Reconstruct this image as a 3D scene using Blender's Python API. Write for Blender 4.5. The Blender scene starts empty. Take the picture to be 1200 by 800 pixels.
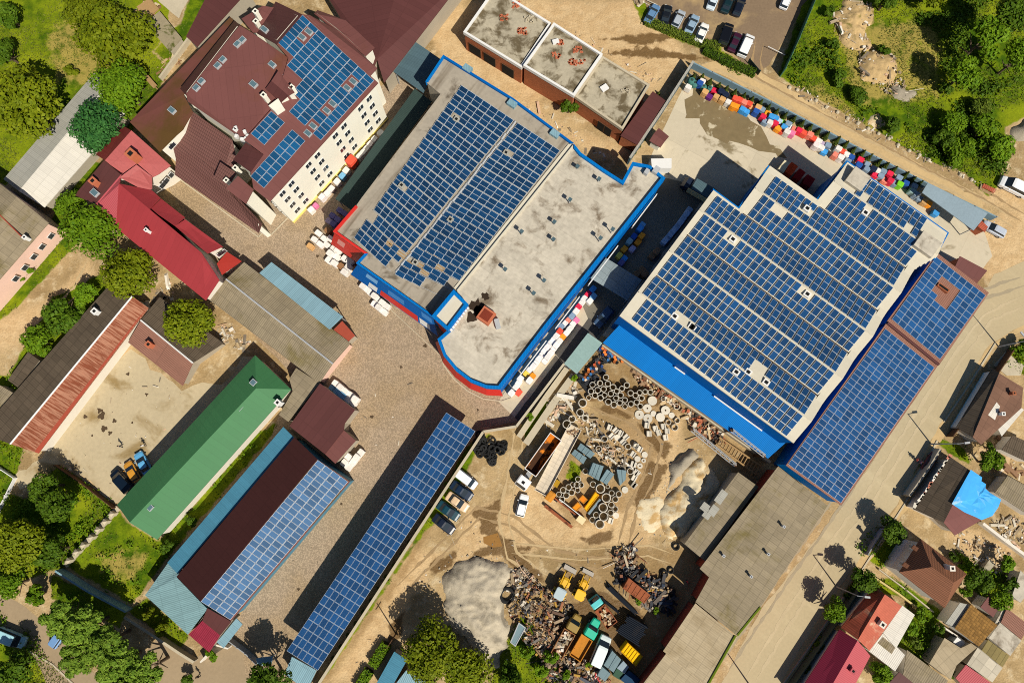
import bpy, math, random
import numpy as np
from mathutils import Vector, Matrix, noise as mnoise
R = math.radians
S = bpy.context.scene
COL = S.collection
random.seed(7)
RNG = np.random.default_rng(11)

# ------------------------------------------------------------------ camera geometry
CAM_H = 124.0
TILT = R(8.9)
CT, ST = math.cos(TILT), math.sin(TILT)

def P(u, v, h=0.0):
    """photo position (1200x800 frame) of something at height h -> world point"""
    dx, dy = (u - 600) / 800, (400 - v) / 800
    x, y, z = dx, dy * CT + ST, dy * ST - CT
    t = (h - CAM_H) / z
    return Vector((x * t, y * t, h))

def ang(u1, v1, u2, v2, h=0):
    d = P(u2, v2, h) - P(u1, v1, h)
    return math.atan2(d.y, d.x)

cam_d = bpy.data.cameras.new('camera')
cam_d.sensor_width = 36; cam_d.lens = 24; cam_d.clip_end = 6000; cam_d.clip_start = 1
cam = bpy.data.objects.new('camera', cam_d); COL.objects.link(cam)
cam.location = (0, 0, CAM_H); cam.rotation_euler = (TILT, 0, 0)
S.camera = cam

# ------------------------------------------------------------------ light
SUN_EL = R(49)
SUN_DIR = Vector((0.565, -0.825, 0)).normalized()      # horizontal direction towards the sun
sl = bpy.data.lights.new('sun', 'SUN'); sl.energy = 5.0; sl.angle = R(0.53); sl.color = (1, 0.94, 0.82)
so = bpy.data.objects.new('sun', sl); COL.objects.link(so)
ld = -Vector((SUN_DIR.x * math.cos(SUN_EL), SUN_DIR.y * math.cos(SUN_EL), math.sin(SUN_EL)))
so.rotation_euler = ld.to_track_quat('-Z', 'Y').to_euler(); so.location = (60, -80, 150)
w = bpy.data.worlds.new('World'); S.world = w; w.use_nodes = True
nt = w.node_tree
sky = nt.nodes.new('ShaderNodeTexSky'); sky.sky_type = 'NISHITA'; sky.sun_disc = False
sky.ozone_density = 3.5; sky.sun_elevation = SUN_EL; sky.sun_rotation = math.atan2(SUN_DIR.x, SUN_DIR.y)
bg = nt.nodes['Background']; bg.inputs['Strength'].default_value = 0.05
nt.links.new(sky.outputs[0], bg.inputs[0])
S.view_settings.view_transform = 'Standard'; S.view_settings.look = 'None'
S.view_settings.exposure = 0.0; S.view_settings.gamma = 1; S.view_settings.use_curve_mapping = False
S.render.engine = 'CYCLES'
S.cycles.filter_width = 1.0; S.cycles.use_denoising = False
S.cycles.max_bounces = 6; S.cycles.diffuse_bounces = 2; S.cycles.glossy_bounces = 2
S.cycles.transparent_max_bounces = 8

# ------------------------------------------------------------------ materials
class N:
    def __init__(self, name):
        self.m = bpy.data.materials.new(name); self.m.use_nodes = True
        self.t = self.m.node_tree; self.b = self.t.nodes['Principled BSDF']
    def node(self, kind, **kw):
        n = self.t.nodes.new('ShaderNode' + kind)
        for k, val in kw.items(): setattr(n, k, val)
        return n
    def link(self, a, b): self.t.links.new(a, b)
    def put(self, sock, val):
        if hasattr(val, 'is_output'): self.link(val, sock)
        elif val is not None: sock.default_value = val
    def math(self, op, a, b=None, c=None, clamp=False):
        n = self.node('Math', operation=op, use_clamp=clamp)
        self.put(n.inputs[0], a)
        if b is not None: self.put(n.inputs[1], b)
        if c is not None: self.put(n.inputs[2], c)
        return n.outputs[0]
    def noise(self, vec, scale, detail=3, rough=.55, dist=0):
        n = self.node('TexNoise'); self.link(vec, n.inputs['Vector'])
        n.inputs['Scale'].default_value = scale; n.inputs['Detail'].default_value = detail
        n.inputs['Roughness'].default_value = rough; n.inputs['Distortion'].default_value = dist
        return n.outputs['Fac']
    def mix(self, f, a, b):
        n = self.node('Mix', data_type='RGBA')
        self.put(n.inputs[0], f); self.put(n.inputs[6], a); self.put(n.inputs[7], b)
        return n.outputs[2]
    def step(self, x, lo, hi):
        n = self.node('MapRange', interpolation_type='SMOOTHSTEP')
        self.put(n.inputs[0], x); n.inputs[1].default_value = lo; n.inputs[2].default_value = hi
        return n.outputs[0]
    def scale(self, col, f):
        n = self.node('VectorMath', operation='SCALE')
        self.put(n.inputs[0], col); self.put(n.inputs[3], f)
        return n.outputs[0]
    def bump(self, h, strength, dist=.1):
        n = self.node('Bump'); n.inputs['Strength'].default_value = strength; n.inputs['Distance'].default_value = dist
        self.link(h, n.inputs['Height']); self.link(n.outputs[0], self.b.inputs['Normal'])

def c4(c): return (c[0], c[1], c[2], 1)
def srgb(r, g, b):
    f = lambda x: ((x / 255 + .055) / 1.055) ** 2.4 if x > 10 else x / 255 / 12.92
    return (f(r), f(g), f(b))

def mk(name, col, rough=.85, var=.2, vs=.25, fine=.15, fs=3.0, corr=None, grid=None, stain=None, metal=0, spec=.16,
       bump=.0, streak=None, isl=0.0, objvar=0.0):
    n = N(name)
    tc = n.node('TexCoord'); ob = tc.outputs['Object']; uv = tc.outputs['UV']
    geo = n.node('NewGeometry'); pos = geo.outputs['Position']
    f = n.math('MULTIPLY_ADD', n.noise(pos, vs, 4), 2 * var, 1 - var)
    n2 = n.noise(pos, fs, 3)
    f = n.math('MULTIPLY', f, n.math('MULTIPLY_ADD', n2, 2 * fine, 1 - fine))
    sep = None
    if corr or grid or streak:
        sep = n.node('SeparateXYZ'); n.link(uv, sep.inputs[0])
    hgt = None
    if corr:
        s = n.math('SINE', n.math('MULTIPLY', sep.outputs[0], 2 * math.pi / corr))
        hgt = s
        f = n.math('MULTIPLY', f, n.math('MULTIPLY_ADD', s, .035, 1))
    if grid:
        gw, gl, gv, gline = grid
        a = n.math('DIVIDE', sep.outputs[0], gw); b = n.math('DIVIDE', sep.outputs[1], gl)
        comb = n.node('CombineXYZ'); n.link(n.math('FLOOR', a), comb.inputs[0]); n.link(n.math('FLOOR', b), comb.inputs[1])
        wn = n.node('TexWhiteNoise', noise_dimensions='2D'); n.link(comb.outputs[0], wn.inputs['Vector'])
        f = n.math('MULTIPLY', f, n.math('MULTIPLY_ADD', wn.outputs['Value'], 2 * gv, 1 - gv))
        fa = n.math('FRACT', a); fb = n.math('FRACT', b)
        la = n.math('LESS_THAN', fa, min(.5, .10 / gw)); lb = n.math('LESS_THAN', fb, min(.5, .12 / gl))
        l = n.math('MAXIMUM', la, lb)
        f = n.math('MULTIPLY', f, n.math('SUBTRACT', 1, n.math('MULTIPLY', l, gline)))
    if isl:
        f = n.math('MULTIPLY', f, n.math('MULTIPLY_ADD', geo.outputs['Random Per Island'], 2 * isl, 1 - isl))
    if objvar:
        oi = n.node('ObjectInfo')
        f = n.math('MULTIPLY', f, n.math('MULTIPLY_ADD', oi.outputs['Random'], 2 * objvar, 1 - objvar))
    c = n.scale(c4(col)[:3], f)
    if stain:
        sc, sscale, lo, hi = stain
        k = n.step(n.noise(pos, sscale, 5, .62, .4), lo, hi)
        c = n.mix(k, c, n.scale(sc, f))
    if streak:
        sc, w_, lo, hi = streak
        mp = n.node('Mapping'); n.link(uv, mp.inputs[0]); mp.inputs['Scale'].default_value = (w_, w_ * .08, 1)
        k = n.step(n.noise(mp.outputs[0], 1, 4, .6), lo, hi)
        c = n.mix(k, c, n.scale(sc, f))
    n.link(c, n.b.inputs['Base Color'])
    n.b.inputs['Roughness'].default_value = rough; n.b.inputs['Metallic'].default_value = metal
    n.b.inputs['Specular IOR Level'].default_value = spec
    if corr: n.bump(hgt, .28, corr * .16)
    elif bump: n.bump(n2, bump, .08)
    return n.m

def mk_solar(name, col, frame=(.62, .66, .7), fw=.035, rough=.12, lines=True, spec=.5, nx=3, ny=2):
    n = N(name)
    tc = n.node('TexCoord'); sep = n.node('SeparateXYZ'); n.link(tc.outputs['UV'], sep.inputs[0])
    geo = n.node('NewGeometry'); oi = n.node('ObjectInfo')
    def edge(s, wdt):
        d = n.math('MINIMUM', s, n.math('SUBTRACT', 1, s))
        return n.math('LESS_THAN', d, wdt)
    e = n.math('MAXIMUM', edge(sep.outputs[0], fw), edge(sep.outputs[1], fw))
    rnd = n.math('FRACT', n.math('ADD', geo.outputs['Random Per Island'], oi.outputs['Random']))
    f = n.math('MULTIPLY_ADD', rnd, .55, .72)
    f = n.math('MULTIPLY', f, n.math('MULTIPLY_ADD', n.noise(geo.outputs['Position'], .09, 4), .8, .6))
    cells = n.scale(col, f)
    g = None
    for s, k in ((sep.outputs[0], 6), (sep.outputs[1], 10)):
        l = n.math('LESS_THAN', n.math('FRACT', n.math('MULTIPLY', s, k)), .07)
        g = l if g is None else n.math('MAXIMUM', g, l)
    cells = n.mix(n.math('MULTIPLY', g, .16), cells, (.35, .42, .5, 1))
    n.link(n.mix(e, cells, c4(frame)), n.b.inputs['Base Color'])
    n.link(n.math('MULTIPLY_ADD', e, .3, rough), n.b.inputs['Roughness'])
    n.b.inputs['Specular IOR Level'].default_value = spec
    return n.m

def mk_leaf(name, c1, c2, rough=.6):
    n = N(name)
    geo = n.node('NewGeometry'); oi = n.node('ObjectInfo'); pos = geo.outputs['Position']
    k = n.math('MULTIPLY_ADD', n.noise(pos, .5, 3), .9, n.math('MULTIPLY_ADD', geo.outputs['Random Per Island'], .6, -.28), clamp=True)
    c = n.mix(k, c4(c1), c4(c2))
    c = n.scale(c, n.math('MULTIPLY_ADD', oi.outputs['Random'], .25, .88))
    n.link(c, n.b.inputs['Base Color']); n.b.inputs['Roughness'].default_value = rough
    n.b.inputs['Specular IOR Level'].default_value = .1
    return n.m

def mk_multi(name, cols, rough=.75, fine=.2, metal=0):
    """one colour per loose piece, picked from a list"""
    n = N(name)
    geo = n.node('NewGeometry')
    r = n.node('ValToRGB'); r.color_ramp.interpolation = 'CONSTANT'
    el = r.color_ramp.elements
    while len(el) < len(cols): el.new(0.5)
    for i, c in enumerate(cols): el[i].position = i / len(cols); el[i].color = c4(c)
    n.link(geo.outputs['Random Per Island'], r.inputs[0])
    f = n.math('MULTIPLY_ADD', n.noise(geo.outputs['Position'], 4, 3), 2 * fine, 1 - fine)
    n.link(n.scale(r.outputs[0], f), n.b.inputs['Base Color']); n.b.inputs['Roughness'].default_value = rough
    n.b.inputs['Metallic'].default_value = metal
    return n.m

def glass(name, col=(.02, .03, .04), rough=.08):
    n = N(name); n.b.inputs['Base Color'].default_value = c4(col); n.b.inputs['Roughness'].default_value = rough
    n.b.inputs['Specular IOR Level'].default_value = .6
    return n.m

M = {}
def paint(rgb, rough=.35):
    k = 'paint_%d_%d_%d' % rgb
    if k not in M: M[k] = mk(k, srgb(*rgb), rough=rough, var=.06, fine=.05, spec=.5)
    return M[k]
def goods(rgb):
    k = 'goods_%d_%d_%d' % rgb
    if k not in M: M[k] = mk(k, srgb(*rgb), rough=.55, var=.12, fine=.22, fs=5, bump=.3, objvar=.08)
    return M[k]

# ------------------------------------------------------------------ mesh building
class MB:
    def __init__(self, a=0.0):
        self.v = []; self.f = []; self.a = a; self.uvs = {}
    def face(self, pts):
        i = len(self.v); self.v += [Vector(p) for p in pts]; self.f.append(list(range(i, i + len(pts))))
        return self
    def slab(self, pts, t):
        n = len(pts); i = len(self.v)
        self.v += [Vector(p) for p in pts] + [Vector((p[0], p[1], p[2] - t)) for p in pts]
        self.f.append([i + k for k in range(n)]); self.f.append([i + n + k for k in reversed(range(n))])
        for k in range(n):
            j = (k + 1) % n; self.f.append([i + k, i + n + k, i + n + j, i + j])
        return self
    def prism(self, xy, z0, z1):
        return self.slab([(p[0], p[1], z1) for p in xy], z1 - z0)
    def box(self, x, y, z, sx, sy, sz, a=0.0, top=1.0):
        c, s = math.cos(a), math.sin(a); i = len(self.v)
        for zz, k in ((z, 1.0), (z + sz, top)):
            for px, py in ((-.5, -.5), (.5, -.5), (.5, .5), (-.5, .5)):
                lx, ly = px * sx * k, py * sy * k
                self.v.append(Vector((x + lx * c - ly * s, y + lx * s + ly * c, zz)))
        self.f += [[i + 3, i + 2, i + 1, i], [i + 4, i + 5, i + 6, i + 7]] + [[i + k, i + (k + 1) % 4, i + 4 + (k + 1) % 4, i + 4 + k] for k in range(4)]
        return self
    def tube(self, p0, p1, r0, r1=None, n=8, cap=True):
        r1 = r0 if r1 is None else r1
        p0, p1 = Vector(p0), Vector(p1); d = (p1 - p0)
        if d.length < 1e-6: return self
        d.normalize(); a = d.orthogonal().normalized(); b = d.cross(a); i = len(self.v)
        for p, r in ((p0, r0), (p1, r1)):
            for k in range(n):
                t = 2 * math.pi * k / n; self.v.append(p + a * (r * math.cos(t)) + b * (r * math.sin(t)))
        for k in range(n):
            j = (k + 1) % n; self.f.append([i + k, i + j, i + n + j, i + n + k])
        if cap: self.f.append([i + k for k in reversed(range(n))]); self.f.append([i + n + k for k in range(n)])
        return self
    def lathe(self, prof, x=0, y=0, n=16, close=False):
        i = len(self.v); m = len(prof)
        for r, z in prof:
            for k in range(n):
                t = 2 * math.pi * k / n; self.v.append(Vector((x + r * math.cos(t), y + r * math.sin(t), z)))
        for q in range(m if close else m - 1):
            q2 = (q + 1) % m
            for k in range(n):
                j = (k + 1) % n; self.f.append([i + q * n + k, i + q * n + j, i + q2 * n + j, i + q2 * n + k])
        return self
    def disc(self, r, z, x=0, y=0, n=16):
        return self.face([(x + r * math.cos(2 * math.pi * k / n), y + r * math.sin(2 * math.pi * k / n), z) for k in range(n)])
    def mesh(self, name, org=Vector((0, 0, 0)), mats=(), smooth=False, uv=True):
        me = bpy.data.meshes.new(name)
        me.from_pydata([tuple(p - org) for p in self.v], [], self.f)
        me.update()
        if uv:
            ul = me.uv_layers.new(name='UVMap'); ca, sa = math.cos(self.a), math.sin(self.a)
            data = np.zeros(len(me.loops) * 2, dtype=np.float32)
            for p in me.polygons:
                nn = p.normal if p.normal.z >= 0 else -p.normal
                hl = math.hypot(nn.x, nn.y)
                if abs(nn.z) > .9995 or hl < 1e-5:
                    ud = Vector((ca, sa, 0)); vd = Vector((-sa, ca, 0))
                else:
                    ud = Vector((-nn.y / hl, nn.x / hl, 0)); vd = nn.cross(ud).normalized()
                for li in p.loop_indices:
                    q = self.v[me.loops[li].vertex_index]
                    data[2 * li] = q.dot(ud); data[2 * li + 1] = q.dot(vd)
            ul.data.foreach_set('uv', data)
        for m_ in mats: me.materials.append(m_)
        if smooth:
            me.polygons.foreach_set('use_smooth', [True] * len(me.polygons))
        return me
    def build(self, name, mat, parent=None, loc=None, smooth=False, label=None):
        org = Vector((0, 0, 0))
        if parent is not None: org = wloc(parent)
        elif loc is not None: org = Vector(loc)
        me = self.mesh(name, org, [mat] if mat else [], smooth)
        o = bpy.data.objects.new(name, me); COL.objects.link(o)
        if parent is not None: o.parent = parent
        elif loc is not None: o.location = loc
        if label: o['label'] = label
        return o

def wloc(o):
    l = Vector(o.location)
    while o.parent is not None:
        o = o.parent; l = l + Vector(o.location)
    return l

def tag(o, label, cat, group=None, kind=None):
    o['label'] = label; o['category'] = cat
    if group: o['group'] = group
    if kind: o['kind'] = kind
    return o
def thing(name, label, cat, loc=(0, 0, 0), rz=0.0, group=None):
    o = bpy.data.objects.new(name, None); COL.objects.link(o); o.empty_display_size = .5
    o.location = loc; o.rotation_euler = (0, 0, rz)
    return tag(o, label, cat, group)
def structure(o, label=None, kind='structure'):
    o['kind'] = kind
    if label: o['label'] = label
    return o
def part(name, me, parent, loc=(0, 0, 0), rot=(0, 0, 0), scale=(1, 1, 1), mat=None, label=None):
    o = bpy.data.objects.new(name, me); COL.objects.link(o); o.parent = parent
    o.location = loc; o.rotation_euler = rot; o.scale = scale
    if mat is not None:
        if len(me.materials) == 0: me.materials.append(None)
        o.material_slots[0].link = 'OBJECT'; o.material_slots[0].material = mat
    if label: o['label'] = label
    return o

def area2(xy):
    return sum(xy[i][0] * xy[(i + 1) % len(xy)][1] - xy[(i + 1) % len(xy)][0] * xy[i][1] for i in range(len(xy)))
def inset(xy, d):
    """offset a polygon inwards by d"""
    n = len(xy); sgn = 1 if area2(xy) > 0 else -1; out = []
    for i in range(n):
        p0, p1, p2 = Vector(xy[i - 1][:2]), Vector(xy[i][:2]), Vector(xy[(i + 1) % n][:2])
        e1 = p1 - p0; e2 = p2 - p1
        e1 = e1.normalized() if e1.length > 1e-6 else e2.normalized(); e2 = e2.normalized() if e2.length > 1e-6 else e1
        n1 = Vector((-e1.y, e1.x)) * sgn; n2 = Vector((-e2.y, e2.x)) * sgn
        b = n1 + n2
        k = max(.35, b.dot(b) / 2)
        out.append(p1 + b * (d / k))
    return out
def cen(pts): 
    s = Vector((0, 0, 0))
    for p in pts: s += Vector(p)
    return s / len(pts)

ORD = ['first', 'second', 'third', 'fourth', 'fifth', 'sixth', 'seventh', 'eighth', 'ninth', 'tenth', 'eleventh', 'twelfth', 'thirteenth',
       'fourteenth', 'fifteenth', 'sixteenth', 'seventeenth', 'eighteenth', 'nineteenth', 'twentieth']
def ordn(i):
    if i < 20: return ORD[i]
    t = {2: 'twenty', 3: 'thirty', 4: 'forty', 5: 'fifty', 6: 'sixty', 7: 'seventy', 8: 'eighty'}
    d, m_ = divmod(i + 1, 10)
    if m_ == 0: return t[d][:-1] + 'ieth'
    return t[d] + '-' + ORD[m_ - 1]
# ------------------------------------------------------------------ ground
def axis(lo, hi, step, far):
    core = list(np.arange(lo, hi + step, step)); out = []; d = step; x = lo
    while x > -far: d *= 1.6; x -= d; out.append(x)
    out = out[::-1]; d = step; x = core[-1]; tail = []
    while x < far: d *= 1.6; x += d; tail.append(x)
    return np.array(out + core + tail)
gx = axis(-106, 106, .45, 2500); gy = axis(-48, 98, .45, 2500)
GX, GY = np.meshgrid(gx, gy)
def sdist(poly, X, Y):
    """signed distance to a polygon (inside positive)"""
    pts = [P(u, v) for u, v in poly]; inside = np.zeros(X.shape, bool); d = np.full(X.shape, 1e9)
    n = len(pts)
    for i in range(n):
        x1, y1 = pts[i][:2]; x2, y2 = pts[(i + 1) % n][:2]
        c = (y1 > Y) != (y2 > Y)
        with np.errstate(divide='ignore', invalid='ignore'):
            inside ^= c & (X < (x2 - x1) * (Y - y1) / (y2 - y1 + 1e-12) + x1)
        ex, ey = x2 - x1, y2 - y1; t = np.clip(((X - x1) * ex + (Y - y1) * ey) / (ex * ex + ey * ey + 1e-9), 0, 1)
        d = np.minimum(d, np.hypot(X - x1 - t * ex, Y - y1 - t * ey))
    return np.where(inside, d, -d)
def mask(polys, soft=1.0):
    m = np.zeros(GX.shape)
    for p in polys:
        s = sdist(p, GX, GY); t = np.clip(.5 + s / (2 * soft), 0, 1); m = np.maximum(m, t * t * (3 - 2 * t))
    return m
GRASS = [
 [(-40, -40), (205, -40), (195, 40), (178, 62), (200, 80), (178, 120), (150, 160), (100, 130), (-40, 260)],
 [(238, -20), (243, 0), (212, 58), (196, 75), (180, 60), (214, 25), (228, -20)],
 [(90, 190), (130, 190), (60, 300), (55, 268)], [(50, 270), (90, 285), (15, 365), (-10, 380), (-20, 350)],
 [(-30, 440), (10, 440), (60, 350), (118, 320), (128, 345), (60, 420), (8, 500), (28, 522), (18, 560), (-30, 640)],
 [(-40, 560), (30, 585), (60, 546), (80, 550), (138, 596), (78, 664), (-10, 690), (-40, 690)],
 [(138, 596), (150, 612), (186, 634), (230, 590), (300, 508), (335, 490), (195, 655), (165, 695), (155, 708), (78, 664)],
 [(60, 672), (150, 716), (140, 735), (60, 700)], [(150, 716), (172, 700), (222, 745), (212, 760)],
 [(-30, 725), (2, 700), (20, 716), (60, 775), (90, 810), (-30, 810)],
 [(752, -10), (762, 22), (820, 52), (846, 56), (842, 64), (800, 50), (752, 28), (738, -10)],
 [(820, 56), (850, 62), (888, 85), (882, 92), (855, 82)],
 [(912, 88), (955, -40), (1230, -40), (1230, 120), (1178, 150), (1172, 210), (1140, 205), (1085, 190), (1030, 155), (975, 125), (930, 100)],
 [(1120, 190), (1150, 195), (1172, 216), (1160, 230), (1150, 225)],
 [(1178, 425), (1190, 405), (1230, 390), (1230, 460), (1200, 440)],
 [(1060, 575), (1095, 510), (1130, 525), (1138, 545), (1112, 532), (1095, 515)],
 [(1000, 640), (1028, 612), (1060, 640), (1030, 665)], [(980, 690), (1045, 675), (1105, 718), (1095, 735), (1060, 700), (1010, 690)],
 [(1056, 705), (1110, 745), (1075, 790), (1045, 760), (1072, 722)], [(1118, 640), (1140, 660), (1200, 680), (1180, 712), (1135, 690)],
 [(503, 603), (547, 524), (562, 510), (576, 508), (556, 532), (526, 598), (500, 620), (470, 662), (372, 806), (368, 806), (468, 660)],
 [(585, 770), (610, 720), (640, 740), (660, 770), (680, 810), (570, 810)], [(668, 540), (682, 548), (678, 566), (664, 560)],
 [(610, 500), (640, 470), (650, 476), (615, 515)],
]
DRYG = [[(100, 0), (140, 20), (165, 60), (120, 110), (60, 100), (50, 40)], [(968, 20), (1110, 20), (1100, 120), (1000, 130)], [(1080, 40), (1110, 40), (1105, 120), (1080, 115)],
        [(100, 640), (180, 640), (165, 690), (120, 680)], [(930, 100), (960, 90), (1080, 190), (1120, 210), (1100, 215), (960, 130)], [(745, 10), (800, 40), (845, 60), (845, 64), (740, 40)]]
SAND = [[(545, 600), (640, 560), (760, 470), (800, 480), (800, 600), (760, 640), (640, 640), (520, 680)], [(500, 30), (560, 0), (760, 0), (810, 70), (760, 110), (700, 60), (560, 180)],
        [(40, 535), (150, 405), (215, 460), (250, 470), (140, 590)], [(500, 45), (540, 0), (640, 140), (760, 180), (700, 190), (590, 110)], [(1150, 260), (1210, 230), (1210, 360), (1160, 330), (1130, 310)],
        [(60, 350), (105, 300), (112, 330), (30, 400), (-10, 420), (-10, 380)], [(1120, 610), (1190, 640), (1180, 680), (1140, 660), (1110, 630)],
        [(400, 780), (480, 640), (520, 650), (470, 720), (440, 800), (380, 800)], [(1140, 200), (1210, 215), (1200, 250), (1150, 240)]]
WET = [[(553, 600), (575, 590), (590, 575), (583, 620), (598, 632), (610, 640), (590, 650), (565, 625)], [(560, 640), (600, 630), (640, 680), (625, 690), (585, 650), (550, 655)],
       [(678, 630), (700, 625), (722, 618), (718, 634), (690, 640)], [(745, 495), (700, 480), (712, 470), (760, 500), (790, 520), (780, 540), (760, 520)], [(760, 540), (785, 545), (770, 575), (750, 600), (740, 590), (752, 560)],
       [(500, 660), (520, 650), (540, 640), (530, 665), (505, 675)], [(455, 730), (475, 715), (470, 745), (452, 760)], [(590, 640), (625, 637), (618, 646), (596, 648)], [(865, 30), (700, 45), (880, 75), (700, 65)],
       [(700, 440), (740, 450), (780, 470), (760, 480), (690, 470)], [(650, 720), (700, 690), (760, 720), (730, 790), (640, 790)]]
SOIL = [[(470, 662), (545, 520), (560, 528), (480, 668), (385, 800), (370, 800)], [(600, 700), (700, 640), (830, 640), (790, 740), (740, 800), (600, 800)], [(640, 520), (740, 460), (800, 470), (740, 600), (660, 620)],
        [(655, 400), (705, 400), (900, 545), (860, 560), (790, 480), (700, 470), (655, 470)]]
v0 = np.stack([GX, GY, np.zeros_like(GX)], -1).reshape(-1, 3)
ny_, nx_ = GX.shape
idx = np.arange(nx_ * ny_).reshape(ny_, nx_)
q = np.stack([idx[:-1, :-1], idx[:-1, 1:], idx[1:, 1:], idx[1:, :-1]], -1).reshape(-1, 4)
me = bpy.data.meshes.new('ground')
me.vertices.add(len(v0)); me.vertices.foreach_set('co', v0.astype(np.float32).ravel())
me.loops.add(q.size); me.loops.foreach_set('vertex_index', q.astype(np.int32).ravel())
me.polygons.add(len(q)); me.polygons.foreach_set('loop_start', np.arange(0, q.size, 4, dtype=np.int32)); me.polygons.foreach_set('loop_total', np.full(len(q), 4, dtype=np.int32))
me.update()
MASKS = {'grass': mask(GRASS, 1.3), 'dry': mask(DRYG, 3), 'sand': mask(SAND, 3), 'wet': mask(WET, 1.5), 'soil': mask(SOIL, 2)}
for k, m_ in MASKS.items():
    a_ = me.attributes.new(k, 'FLOAT', 'POINT'); a_.data.foreach_set('value', m_.astype(np.float32).ravel())
n = N('ground_earth')
geo = n.node('NewGeometry'); pos = geo.outputs['Position']
def att(k):
    a_ = n.node('Attribute'); a_.attribute_name = k; return a_.outputs['Fac']
big = n.noise(pos, .09, 5, .6); mid = n.noise(pos, .5, 5, .62); fin = n.noise(pos, 3.2, 4, .65)
earth = n.mix(n.step(big, .35, .68), c4(srgb(150, 126, 88)), c4(srgb(188, 161, 118)))
earth = n.mix(n.step(mid, .48, .72), earth, c4(srgb(202, 182, 146)))
def brk(k, lo, hi, amt=.8, nz=None):
    return n.step(n.math('ADD', att(k), n.math('MULTIPLY', n.math('SUBTRACT', nz or mid, .5), amt)), lo, hi)
earth = n.mix(n.math('MULTIPLY', brk('sand', .3, .8), .75), earth, n.mix(n.step(mid, .4, .65), c4(srgb(214, 184, 140)), c4(srgb(192, 158, 112))))
earth = n.mix(n.math('MULTIPLY', brk('soil', .35, .8, 1.2), .5), earth, c4(srgb(128, 100, 62)))
wetf = brk('wet', .45, .7, 1.3)
earth = n.mix(n.math('MULTIPLY', wetf, .9), earth, c4(srgb(104, 78, 44)))
gr = n.mix(n.step(mid, .38, .66), c4(srgb(60, 88, 6)), c4(srgb(106, 126, 12)))
gr = n.mix(n.step(big, .42, .66), gr, c4(srgb(134, 144, 22)))
gr = n.mix(n.math('MULTIPLY', brk('dry', .62, 1.05, 1.7), .8), gr, c4(srgb(168, 146, 78)))
gmask = brk('grass', .38, .62, .9)
c = n.mix(gmask, earth, gr)
c = n.scale(c, n.math('MULTIPLY_ADD', fin, .75, .62))
n.link(c, n.b.inputs['Base Color'])
n.link(n.math('SUBTRACT', .95, n.math('MULTIPLY', wetf, .55)), n.b.inputs['Roughness'])
n.b.inputs['Specular IOR Level'].default_value = .12
n.bump(n.math('ADD', n.math('MULTIPLY', mid, 2.2), n.math('MULTIPLY', fin, .8)), .55, .22)
me.materials.append(n.m)
g = bpy.data.objects.new('ground', me); COL.objects.link(g); structure(g)

# ------------------------------------------------------------------ sheets laid on the ground
def sheet(name, poly, z, mat, jit=.12, kind='structure', a=0.0, stepm=1.5):
    pts = [P(u, v) for u, v in poly]; out = []
    for i in range(len(pts)):
        p, q_ = pts[i], pts[(i + 1) % len(pts)]; k = max(1, int((q_ - p).length / stepm)) if jit else 1
        for j in range(k):
            r_ = p.lerp(q_, j / k); out.append((r_.x + random.uniform(-jit, jit), r_.y + random.uniform(-jit, jit), z))
    mb = MB(a); mb.face(out); o = mb.build(name, mat); structure(o, kind=kind); return o

AX = ang(336, 762, 523, 483)      # the yards' long direction
def mk_paving():
    n = N('paving_blocks'); geo = n.node('NewGeometry'); pos = geo.outputs['Position']
    mp = n.node('Mapping'); n.link(pos, mp.inputs[0]); mp.inputs['Rotation'].default_value = (0, 0, AX); mp.inputs['Scale'].default_value = (1, 1, 1)
    vo = n.node('TexVoronoi', feature='F1'); n.link(mp.outputs[0], vo.inputs['Vector']); vo.inputs['Scale'].default_value = 4.2; vo.inputs['Randomness'].default_value = .8
    hsv = n.node('SeparateColor'); n.link(vo.outputs['Color'], hsv.inputs[0])
    big = n.noise(pos, .07, 4); mid = n.noise(pos, .5, 4, .65)
    c = n.mix(hsv.outputs[0], c4(srgb(166, 146, 121)), c4(srgb(180, 158, 132)))
    c = n.mix(n.math('MULTIPLY', n.step(big, .42, .65), .6), c, c4(srgb(168, 142, 104)))
    c = n.scale(c, n.math('MULTIPLY_ADD', mid, .34, .84))
    c = n.scale(c, n.math('SUBTRACT', 1, n.math('MULTIPLY', n.step(vo.outputs['Distance'], .38, .62), .3)))
    n.link(c, n.b.inputs['Base Color']); n.b.inputs['Roughness'].default_value = .85; n.b.inputs['Specular IOR Level'].default_value = .3
    return n.m
M['paving'] = mk_paving()
M['concrete_yard'] = mk('concrete_yard', srgb(196, 184, 160), vs=.08, var=.12, fine=.1, fs=1.2, grid=(6, 6, .05, .1), stain=(srgb(130, 116, 88), .08, .60, .66))
M['lane'] = mk('lane_concrete', srgb(178, 164, 138), vs=.15, var=.2, fine=.15, fs=1.5)
M['asphalt'] = mk('asphalt', srgb(182, 165, 131), vs=.06, var=.13, fine=.12, fs=2.2, streak=(srgb(192, 175, 140), .25, .5, .72))
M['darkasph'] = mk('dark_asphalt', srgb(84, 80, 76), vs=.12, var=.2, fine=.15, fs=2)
M['carpark'] = mk('carpark_gravel', srgb(130, 110, 88), vs=.12, var=.2, fine=.22, fs=2.4, stain=(srgb(172, 146, 104), .09, .52, .7))
M['pathas'] = mk('path_asphalt', srgb(158, 138, 110), vs=.15, var=.18, fine=.14, fs=2)
M['kerb'] = mk('kerb_concrete', srgb(188, 176, 152), vs=.4, var=.15)
M['verge'] = mk('verge_dirt', srgb(192, 164, 118), vs=.3, var=.22, fine=.2, fs=2.2)
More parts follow.
